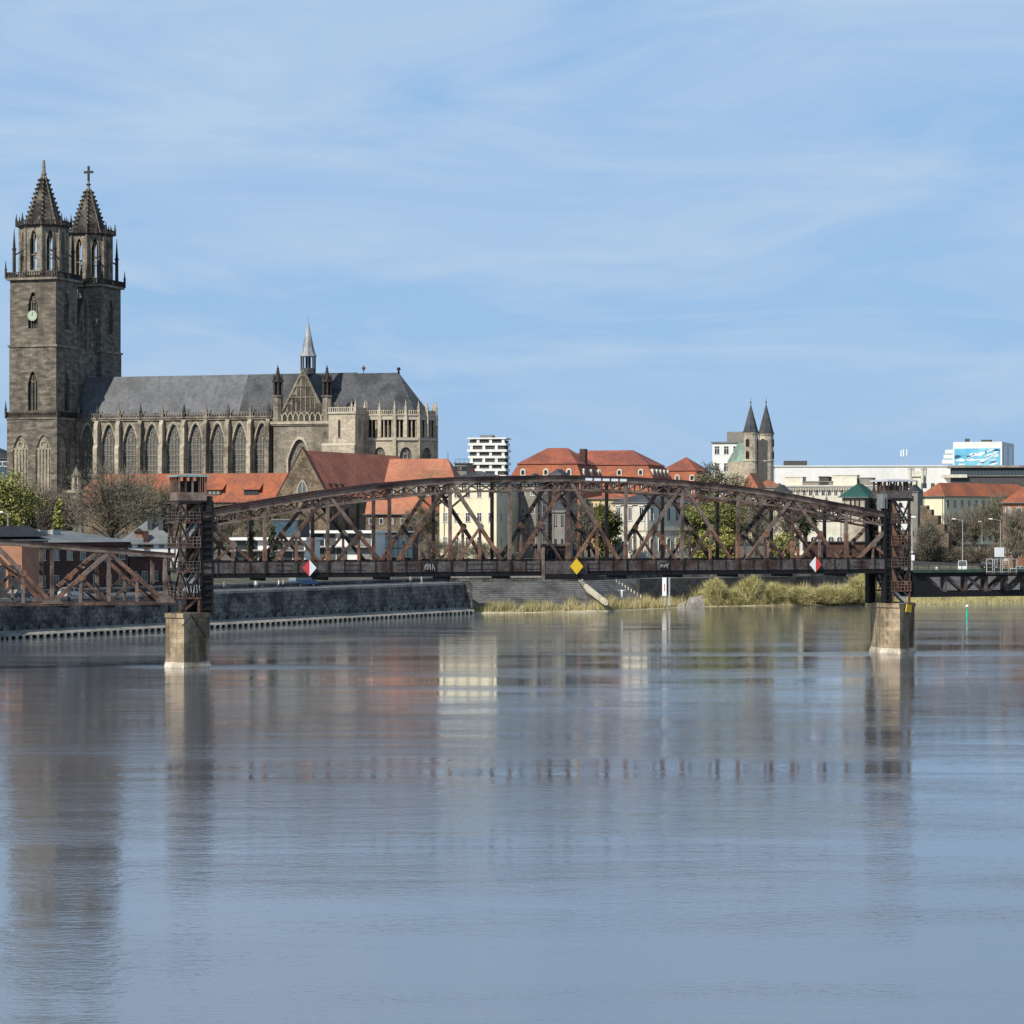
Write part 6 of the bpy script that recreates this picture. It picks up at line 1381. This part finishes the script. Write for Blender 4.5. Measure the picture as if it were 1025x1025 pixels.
# willow bushes on the beach
for i, (px, yt, wd, Y) in enumerate(((716, 578, 22, 527), (754, 575, 24, 531), (777, 583, 22, 534), (799, 589, 26, 538), (826, 588, 30, 542), (862, 577, 32, 545), (734, 591, 22, 527), (844, 588, 28, 542))):
    tree('willow_bush', ['brownish willow bush leftmost on the beach right of the kilometre board', 'tallest green willow bush second from the left on the beach', 'middle sized green willow bush in the middle of the beach', 'broad low willow bush right of the middle of the beach', 'yellowish willow bush below the right navigation board', 'thick green willow bush by the right pier', 'low willow bush between the two left bushes', 'low pale willow bush left of the thick green one'][i], 'bush', px, yt, wd, Y, ('willow', 'reed'), 150 + i, False, 50, 80, .34, low=.02, group='willow bushes on the beach', trunk=False, zb=.5)
def blades(name, pts, n, hmin, hmax, mats, seed):
    rd = random.Random(seed); mb = MB()
    for _ in range(n):
        i = rd.randrange(len(pts) - 1); f = rd.random(); (ax, ay, wa, za), (bx, by, wb, zb_) = pts[i], pts[i + 1]
        x, y = ax + (bx - ax) * f, ay + (by - ay) * f; o = rd.random() * (wa + (wb - wa) * f); x += INL.x * o; y += INL.y * o; z = .1 + o * .12
        cl = .55 + .45 * math.sin(x * 1.3 + seed) * math.sin(x * .37 + 1); h = (hmin + (hmax - hmin) * rd.random()) * (.55 + .6 * cl); a = rd.uniform(0, 6.28); dx, dy = math.cos(a) * .06, math.sin(a) * .06; lx, ly = rd.gauss(0, .18) * h, rd.gauss(0, .18) * h
        mb.face([(x - dx, y - dy, z - .1), (x + dx, y + dy, z - .1), (x + lx, y + ly, z + h)], 0 if rd.random() < .65 else 1)
    return struct(mb.build(name, mats), 'stuff')
def bpt(px, back, wd): 
    py = {470: 614, 530: 613.5, 600: 613, 640: 611, 700: 608, 780: 607, 870: 606, 900: 605.5, 950: 604.8, 1025: 603, 1090: 601.5}[px]
    Y = HC * F / (py - HOR); x = WX(px, Y); return (x + INL.x * back, Y + INL.y * back, wd, 0)
blades('reed_fringe', [bpt(470, 1, 3), bpt(530, 1.5, 5), bpt(600, 3, 6), bpt(640, 4, 7), bpt(700, 4, 8)], 9000, .7, 2.3, ('reed', 'willow'), 3)
blades('tall_reed', [bpt(700, 4, 8), bpt(780, 5, 9), bpt(870, 4, 9), bpt(900, 2.5, 7)], 16000, 1.0, 4.2, ('reed', 'willow'), 4)
blades('bank_grass', [bpt(870, 1.5, 7), bpt(950, 1.5, 8), bpt(1025, 1.5, 8), bpt(1090, 2, 8)], 6000, .3, .9, ('willow', 'reed'), 5)

# ------------------------------------------------------------------ small things
# stairs on the paved slope
st = thing('stone_stair', 'pale concrete stair running down the paved bank below the yellow board', 'stair', (WX(579, 514), 514, 5.6))
mb = MB(); e = Vector((WX(606, 503) - WX(579, 514), 503 - 514, 2.2 - 5.6)); n = 16
for i in range(n):
    p = e * (i / n); mb.box(p.x, p.x + .75, p.y - .9, p.y + .9, p.z - 1.2, p.z - .02 * i)
mb.build('steps', 'palestone', st)
pf = thing('white_post_row', 'diagonal row of small white posts on the paved bank left of the kilometre board', 'posts', (WX(617, 520), 520, 5.7))
e = Vector((WX(641, 510) - WX(617, 520), -10, -2.6))
for i in range(9):
    p = e * (i / 8); mb = MB(); mb.box(p.x - .1, p.x + .1, p.y - .1, p.y + .1, p.z - .7, p.z - .12); mb.build('post', 'palestone', pf)
km = thing('kilometre_board', 'tall white river board with a red centre mark above the reeds', 'sign', (WX(665.5, 522), 522, 2.0))
mb = MB(); mb.box(-.5, .3, -.06, .06, .4, 3.9); mb.build('board', 'sign_white', km)
mb = MB(); mb.box(-.14, .02, -.08, -.062, 1.3, 2.7); mb.build('mark', 'sign_red', km)
mb = MB(); mb.box(-.1, .1, .065, .25, -1.5, 3.6); mb.box(.7, 1.0, .0, .3, -1.5, 3.9); mb.build('post', 'lampgrey', km)
rk = thing('concrete_block', 'pale weathered concrete block lying among the reeds right of the kilometre board', 'block', (WX(697, 529), 529, .4))
mb = MB(); mb.hexa([(-2.2, -1, -.5), (1.7, -1, -.5), (1.7, 1.5, -.5), (-2.2, 1.5, -.5)], [(-1.5, -.7, 1.3), (1.3, -.8, 1.9), (1.35, 1.3, 1.9), (-1.3, 1.2, 1.5)]); mb.hexa([(-4.0, -.8, -.5), (-2.25, -.8, -.5), (-2.25, 1, -.5), (-4.0, 1, -.5)], [(-3.5, -.6, .3), (-2.3, -.6, .8), (-2.3, .9, .8), (-3.2, .8, .4)]); mb.build('block', 'concrete', rk)
# white dinghy
bt = thing('dinghy', 'small white dinghy lying at the waterline left of the right pier', 'boat', (WX(828, 545), 545, .05), R(4))
mb = MB(); sec = []
for i in range(9):
    f = i / 8; x = -1.15 + 2.3 * f; w = .5 * (1 - abs(2 * f - .85) ** 3 * .8); w = max(.06, w); sec.append([(x, -w, .52 + .1 * f), (x, -w * .8, .12), (x, 0, 0), (x, w * .8, .12), (x, w, .52 + .1 * f)])
for a, b in zip(sec, sec[1:]):
    for j in range(4): mb.face([a[j], b[j], b[j + 1], a[j + 1]])
    mb.face([a[0], b[0], (b[0][0], b[0][1] * .85, .35), (a[0][0], a[0][1] * .85, .35)]); mb.face([a[4], b[4], (b[4][0], b[4][1] * .85, .35), (a[4][0], a[4][1] * .85, .35)]); mb.face([(a[0][0], a[0][1] * .85, .35), (b[0][0], b[0][1] * .85, .35), (b[4][0], b[4][1] * .85, .35), (a[4][0], a[4][1] * .85, .35)])
mb.face(sec[0]); mb.face(sec[-1][::-1]); mb.build('hull', 'car_white', bt)
mb = MB(); mb.box(-.2, .05, -.4, .4, .4, .46); mb.build('thwart', 'frame_stone', bt)
# green spar buoy
yb_ = HC * F / (617 - HOR); bu = thing('spar_buoy', 'slim bright green spar buoy floating right of the right pier', 'buoy', (WX(968, yb_), yb_, 0))
mb = MB(); mb.ngon(0, 0, -.6, 1.0, .22, .2, 10, 0, 0); mb.ngon(0, 0, 1.0, 1.7, .1, .09, 8, 0, 0); mb.build('float', 'buoy', bu)
mb = MB(); mb.ngon(0, 0, 1.7, 2.15, .3, .03, 10); mb.build('topmark', 'sign_white', bu)
# two water birds
def bird(px, lab, flip):
    Y = HC * F / (606.8 - HOR); b = thing('water_bird', lab, 'bird', (WX(px, Y), Y, 0.0), R(180) if flip else 0, 'birds standing at the waterline')
    mb = MB(); n = 8; prev = None
    prof = [(-.55, .62, .02), (-.4, .62, .12), (-.15, .6, .22), (.1, .62, .22), (.28, .72, .13), (.36, .95, .07), (.4, 1.12, .065), (.46, 1.2, .085), (.56, 1.2, .05), (.66, 1.17, .015)]
    rings = [[(x, r * math.cos(2 * math.pi * i / n), z + r * math.sin(2 * math.pi * i / n)) for i in range(n)] for x, z, r in prof]
    for k in range(len(rings) - 1):
        for i in range(n): mb.face([rings[k][i], rings[k][(i + 1) % n], rings[k + 1][(i + 1) % n], rings[k + 1][i]], 0 if 1 < k < 4 and i > 3 else 1 if k < 7 else 2)
    mb.tube((-.02, .07, .45), (0, .07, -.1), .03, .025, 5, 1); mb.tube((-.02, -.07, .45), (0, -.07, -.1), .03, .025, 5, 1)
    mb.build('body', ['feather_white', 'feather_dark', 'sign_yellow'], b)
bird(770, 'left of two dark and white water birds standing in shallow water', False); bird(778, 'right of two dark and white water birds standing in shallow water', True)
# street lamps
def lamp(px, ytop, Y, label, arm, zb=None, head='sign_white'):
    x = WX(px, Y); zb = ground_at(x, Y) if zb is None else zb; h = WZ(ytop, Y) - zb
    t = thing('street_lamp', label, 'street lamp', (x, Y, zb), 0, 'street lamps')
    mb = MB(); mb.tube((0, 0, -.3), (0, 0, h), .13, .08, 8)
    if arm: mb.tube((0, 0, h - .05), (arm * .92, 0, h + .35), .07, .06, 6)
    mb.build('pole', 'lampgrey', t)
    mb = MB(); ax = arm or 0; s = 1 if ax >= 0 else -1
    mb.hexa([(ax - .35 * s, -.2, h + .25), (ax + .55 * s, -.14, h + .3), (ax + .55 * s, .14, h + .3), (ax - .35 * s, .2, h + .25)][::s], [(ax - .3 * s, -.12, h + .48), (ax + .45 * s, -.08, h + .46), (ax + .45 * s, .08, h + .46), (ax - .3 * s, .12, h + .48)][::s]); mb.build('lamp_head', head, t)
lamp(963.5, 521, 615, 'left street lamp with an arm to the left above the white van', -1.9)
lamp(983, 523.5, 640, 'short headed street lamp in the middle of the right bank', -.4)
lamp(1001.5, 521, 620, 'right street lamp with an arm to the left behind the white board', -2.2)
lamp(913, 520, 372, 'slim grey pole with a white box just right of the rusty lift tower', None, 9.0)
lamp(8, 514.5, 470, 'street lamp with an arm to the left before the yellow green tree', -1.2)
pb_ = thing('pole_box', 'small white box fixed to the slim grey pole', 'box', (WX(913.4, 372), 371.7, WZ(561, 372))); mb = MB(); mb.box(-.22, .22, -.12, .12, 0, .75); mb.box(-.5, .1, -.05, .05, 1.1, 1.2); mb.build('case', 'sign_white', pb_)
gl = thing('globe_lamp', 'white globe lamp on a dark post before the brick warehouse', 'street lamp', (WX(83, 398), 398, 5.35))
mb = MB(); mb.tube((0, 0, -.2), (0, 0, WZ(569, 398) - 5.35), .07, .05, 8); mb.build('pole', 'steel_black', gl)
mb = MB(); zz = WZ(569, 398) - 5.35; rr = [(.05, 0), (.2, .08), (.26, .25), (.2, .42), (.08, .5), (.06, .9)]
for (r0, a), (r1, b) in zip(rr, rr[1:]): mb.ngon(0, 0, zz + a, zz + b, r0, r1, 10)
mb.build('globe', 'sign_white', gl)
# vehicles
CARP = {}
def car(px, Y, label, paint, kind='car', rot=0.0, zb=None, cat='car'):
    x = WX(px, Y); zb = ground_at(x, Y) + .06 if zb is None else zb
    t = thing('parked_' + cat, label, cat, (x, Y, zb), rot, 'vehicles along the bank')
    if kind == 'car': L_, W_, pf, wf = 4.3, 1.75, [(-2.15, .35), (-2.12, .8), (-1.95, .95), (1.0, .95), (2.05, .78), (2.15, .4)], [(-1.75, .93), (-1.2, 1.45), (.15, 1.47), (1.0, .93)]
    elif kind == 'van': L_, W_, pf, wf = 5.2, 1.95, [(-2.6, .4), (-2.6, 1.15), (1.9, 1.15), (2.55, 1.0), (2.6, .45)], [(-2.55, 1.14), (-2.45, 2.25), (1.2, 2.3), (1.9, 1.14)]
    else: L_, W_, pf, wf = 12.0, 2.5, [(-6, .4), (-6, 1.3), (6, 1.3), (6, .4)], [(-5.95, 1.29), (-5.9, 3.0), (5.75, 3.0), (5.95, 1.29)]
    mb = MB(); mb.slab_xz(pf, -W_ / 2, W_ / 2); mb.slab_xz([(wf[1][0] - .02, wf[1][1] - .04), (wf[2][0] + .02, wf[2][1] - .04), (wf[2][0] - .1, wf[2][1] + .06), (wf[1][0] + .1, wf[1][1] + .06)], -W_ / 2 + .12, W_ / 2 - .12)
    for f in (0, .5, 1): xx = wf[1][0] + (wf[2][0] - wf[1][0]) * f; x2 = wf[0][0] + (wf[3][0] - wf[0][0]) * f; mb.beam((x2, -W_ / 2 + .05, wf[0][1]), (xx, -W_ / 2 + .1, wf[1][1]), .1, .08); mb.beam((x2, W_ / 2 - .05, wf[0][1]), (xx, W_ / 2 - .1, wf[1][1]), .1, .08)
    mb.build('body', paint, t)
    mb = MB(); mb.slab_xz(wf, -W_ / 2 + .1, W_ / 2 - .1); mb.build('window', 'glass', t)
    ax = L_ * .31
    for a in (-ax, ax):
        for s in (-1, 1):
            mb = MB(); mb.tube((a, s * (W_ / 2 - .2), .33), (a, s * (W_ / 2 + .02), .33), .34, .34, 12); wh = mb.build('wheel', 'rubber', t)
            mb = MB(); mb.tube((a, s * (W_ / 2 + .02), .33), (a, s * (W_ / 2 + .03), .33), .19, .19, 10); mb.build('hub', 'car_silver', wh)
    for s in (-1, 1):
        mb = MB(); y = s * W_ * .36; mb.box(pf[-2][0] - .12, pf[-2][0] + .03, y - .18, y + .18, .62, .76); mb.build('headlight', 'sign_white', t)
    return t
car(963.5, 603, 'white van facing the river on the right bank road below the lamp', 'car_white', 'van', R(-100), None, 'van')
car(1022, 600, 'white car at the right edge of the bank road', 'car_white', 'car', R(10))
car(990, 612, 'dark car parked behind the pale tubular fence', 'car_dark', 'car', R(5))
car(524, 545, 'silver car parked below the grey town house', 'car_silver', 'car', R(12))
car(303, 468, 'blue truck like van on the quay under the left navigation board', 'car_blue', 'van', R(50), 5.36, 'van')
car(600, 552, 'dark car parked below the ivy covered tree', 'car_dark', 'car', R(6))
car(575, 550, 'white car parked right of the gatehouse', 'car_white', 'car', R(8))
car(640, 560, 'long silver coach with a pale roof below the mansion', 'car_silver', 'bus', R(6), None, 'coach')
car(682, 563, 'red car parked right of the silver coach', 'car_red', 'car', R(4))
car(705, 566, 'silver car parked below the yellow green bush', 'car_silver', 'car', R(4))
car(72, 398, 'silver car parked before the brick warehouse by the globe lamp', 'car_silver', 'car', R(58), 5.36)
car(20, 388, 'dark car parked before the orange annex', 'car_dark', 'car', R(58), 5.36)
# people
def person_mesh(pose):
    V = {'pel': (0, 0, .95, .15), 'wst': (0, 0, 1.12, .125), 'chs': (0, .01, 1.36, .155), 'nck': (0, 0, 1.50, .062), 'hd0': (0, -.01, 1.60, .088), 'hd1': (0, -.01, 1.72, .075),
         'hipl': (-.09, 0, .88, .10), 'hipr': (.09, 0, .88, .10), 'shl': (-.17, .0, 1.42, .065), 'shr': (.17, .0, 1.42, .065)}
    k = .16 if pose == 'walk' else .03
    V.update({'knl': (-.10, -k, .50, .072), 'knr': (.10, k * .4, .50, .072), 'anl': (-.10, -k * .7, .09, .048), 'anr': (.10, k * 1.7, .10, .048), 'tol': (-.11, -k * .7 - .16, .035, .04), 'tor': (.11, k * 1.7 - .15, .045, .04)})
    if pose == 'arms': V.update({'ell': (-.44, -.02, 1.44, .045), 'elr': (.44, -.02, 1.44, .045), 'wrl': (-.68, -.06, 1.52, .035), 'wrr': (.68, -.06, 1.52, .035)})
    else: V.update({'ell': (-.24, .04, 1.14, .045), 'elr': (.24, -.03, 1.14, .045), 'wrl': (-.25, -.06, .90, .035), 'wrr': (.25, -.16, .94, .035)})
    for s in 'lr':
        a, w = Vector(V['el' + s][:3]), Vector(V['wr' + s][:3]); d = (w - a).normalized(); V['hn' + s] = (*(w + d * .13), .038)
    E = [('pel', 'wst'), ('wst', 'chs'), ('chs', 'nck'), ('nck', 'hd0'), ('hd0', 'hd1')]
    for s in 'lr': E += [('pel', 'hip' + s), ('hip' + s, 'kn' + s), ('kn' + s, 'an' + s), ('an' + s, 'to' + s), ('chs', 'sh' + s), ('sh' + s, 'el' + s), ('el' + s, 'wr' + s), ('wr' + s, 'hn' + s)]
    ks = list(V); me = bpy.data.meshes.new('person'); me.from_pydata([V[q][:3] for q in ks], [(ks.index(a), ks.index(b)) for a, b in E], [])
    o = bpy.data.objects.new('person', me); COL.objects.link(o)
    md = o.modifiers.new('skin', 'SKIN'); 
    for i, q in enumerate(ks): sv = me.skin_vertices[0].data[i]; sv.radius = (V[q][3], V[q][3]); sv.use_root = (q == 'pel')
    o.modifiers.new('sub', 'SUBSURF').levels = 1
    dg = bpy.context.evaluated_depsgraph_get(); me2 = bpy.data.meshes.new_from_object(o.evaluated_get(dg)); bpy.data.objects.remove(o)
    me2.name = 'person_body'
    for _ in range(5): me2.materials.append(M['skin'])
    for p in me2.polygons:
        c = p.center
        if c.z > 1.66 or (c.z > 1.56 and c.y > .04): m = 3
        elif c.z > 1.5 and abs(c.x) < .15: m = 0
        elif pose == 'arms' and abs(c.x) > .66: m = 0
        elif pose != 'arms' and abs(c.x) > .19 and c.z < .93: m = 0
        elif c.z > .96: m = 1
        elif c.z > .12: m = 2
        else: m = 4
        p.material_index = m; p.use_smooth = True
    return me2
PM = {q: person_mesh(q) for q in ('stand', 'walk', 'arms')}
def person(px, Y, zb, label, top, legs, pose='stand', rot=0, group=None):
    t = bpy.data.objects.new('person', PM[pose].copy()); COL.objects.link(t); me = t.data
    for i, m in enumerate(('skin', top, legs, 'hair', 'cloth_black')): me.materials[i] = M[m]
    t.location = (WX(px, Y), Y, zb); t.rotation_euler = (0, 0, rot); tag(t, label, 'person', group); return t
qz = 5.36
def qY(px, off):    # depth on the quay promenade, off metres behind the wall
    for (ax, ay), (bx, by) in zip(BANK, BANK[1:]):
        for i in range(60):
            f = i / 60; x, y = ax + (bx - ax) * f + INL.x * off - .6, ay + (by - ay) * f + INL.y * off
            if y > 50 and abs(x / y * F + CX - px) < 3: return y
    return 470
person(224.5, qY(224, 5), qz, 'person in a beige jacket on the quay right of the dark lift tower', 'cloth_beige', 'cloth_jeans', 'walk', R(60))
person(256, qY(256, 5), qz, 'person in white standing alone on the quay', 'cloth_white', 'cloth_grey', 'stand', R(20))
person(279, qY(279, 4), qz, 'left walker of a pair on the quay in white top', 'cloth_white', 'cloth_blue', 'walk', R(-70))
person(283.5, qY(283, 5), qz, 'right walker of a pair on the quay in beige jacket', 'cloth_beige', 'cloth_black', 'walk', R(-70))
person(411, qY(411, 5), qz, 'person in a beige coat on the quay under the bridge', 'cloth_beige', 'cloth_grey', 'stand', R(30))
person(422, qY(422, 6), qz, 'person in white on the quay below the bridge graffiti', 'cloth_white', 'cloth_beige', 'walk', R(80))
person(583, 511, 4.7, 'person in white climbing beside the concrete stair', 'cloth_white', 'cloth_grey', 'walk', R(100))
person(622.5, 506, 2.4, 'person in white with both arms stretched out on the paved bank', 'cloth_white', 'cloth_white', 'arms', 0)
for px, lab, tp, a in ((426.5, 'left of two people in black leaning at the bridge rail', 'cloth_black', 20), (430.5, 'right of two people in black leaning at the bridge rail', 'cloth_black', -25)):
    tt = t_of(px); p = A + AL * tt + Vector((-AL.y, AL.x, 0)) * .9; o = person(px, p.y, ZB + .2, lab, tp, 'cloth_black', 'stand', R(a), 'pair on the bridge'); o.location = (p.x, p.y, ZB + .19)
person(463, 540, ground_at(WX(463, 540), 540), 'person in white top on the street below the cream house', 'cloth_white', 'cloth_jeans', 'walk', R(70))
person(475, 541, ground_at(WX(475, 541), 541), 'person in red top on the street below the cream house', 'cloth_red', 'cloth_black', 'walk', R(70))
person(937.5, 590, ground_at(WX(937.5, 590), 590), 'person in white walking on the right bank road left of the van', 'cloth_white', 'cloth_white', 'stand', 0)
# banner of loose graffiti lettering on the left tower and on the side panel (illegible strokes)
def graffiti(t0, y, z, w, h, label, seed):
    rd = random.Random(seed); g = thing('graffiti_panel', label, 'graffiti', A + AL * t0 + Vector((AL.y, -AL.x, 0)) * y + Vector((0, 0, z)), BR)
    mb = MB(); mb.box(0, w, 0, .04, 0, h); mb.build('sheet', 'steel_dark', g)
    mb = MB()
    for i in range(5):
        x = w * (i + .1) / 5; ww = w / 5 * .8; pts = [(x + rd.random() * ww, h * (.08 + .84 * rd.random())) for _ in range(5)]
        for a, b in zip(pts, pts[1:]): mb.beam((a[0], -.03, a[1]), (b[0], -.03, b[1]), .16, .03)
    mb.build('lettering', 'palegrey', g)
graffiti(-1.9, .72, 8.1, 1.7, 1.3, 'pale spray lettering on the lowest landing of the left lift tower', 3)
graffiti(t_of(423), .50, ZB + .2, 1.4, 1.1, 'pale spray lettering on the bridge side below the pair in black', 4)
graffiti(t_of(659), .50, ZB + .25, 1.1, .8, 'small pale spray lettering on the bridge side below the mansion', 6)
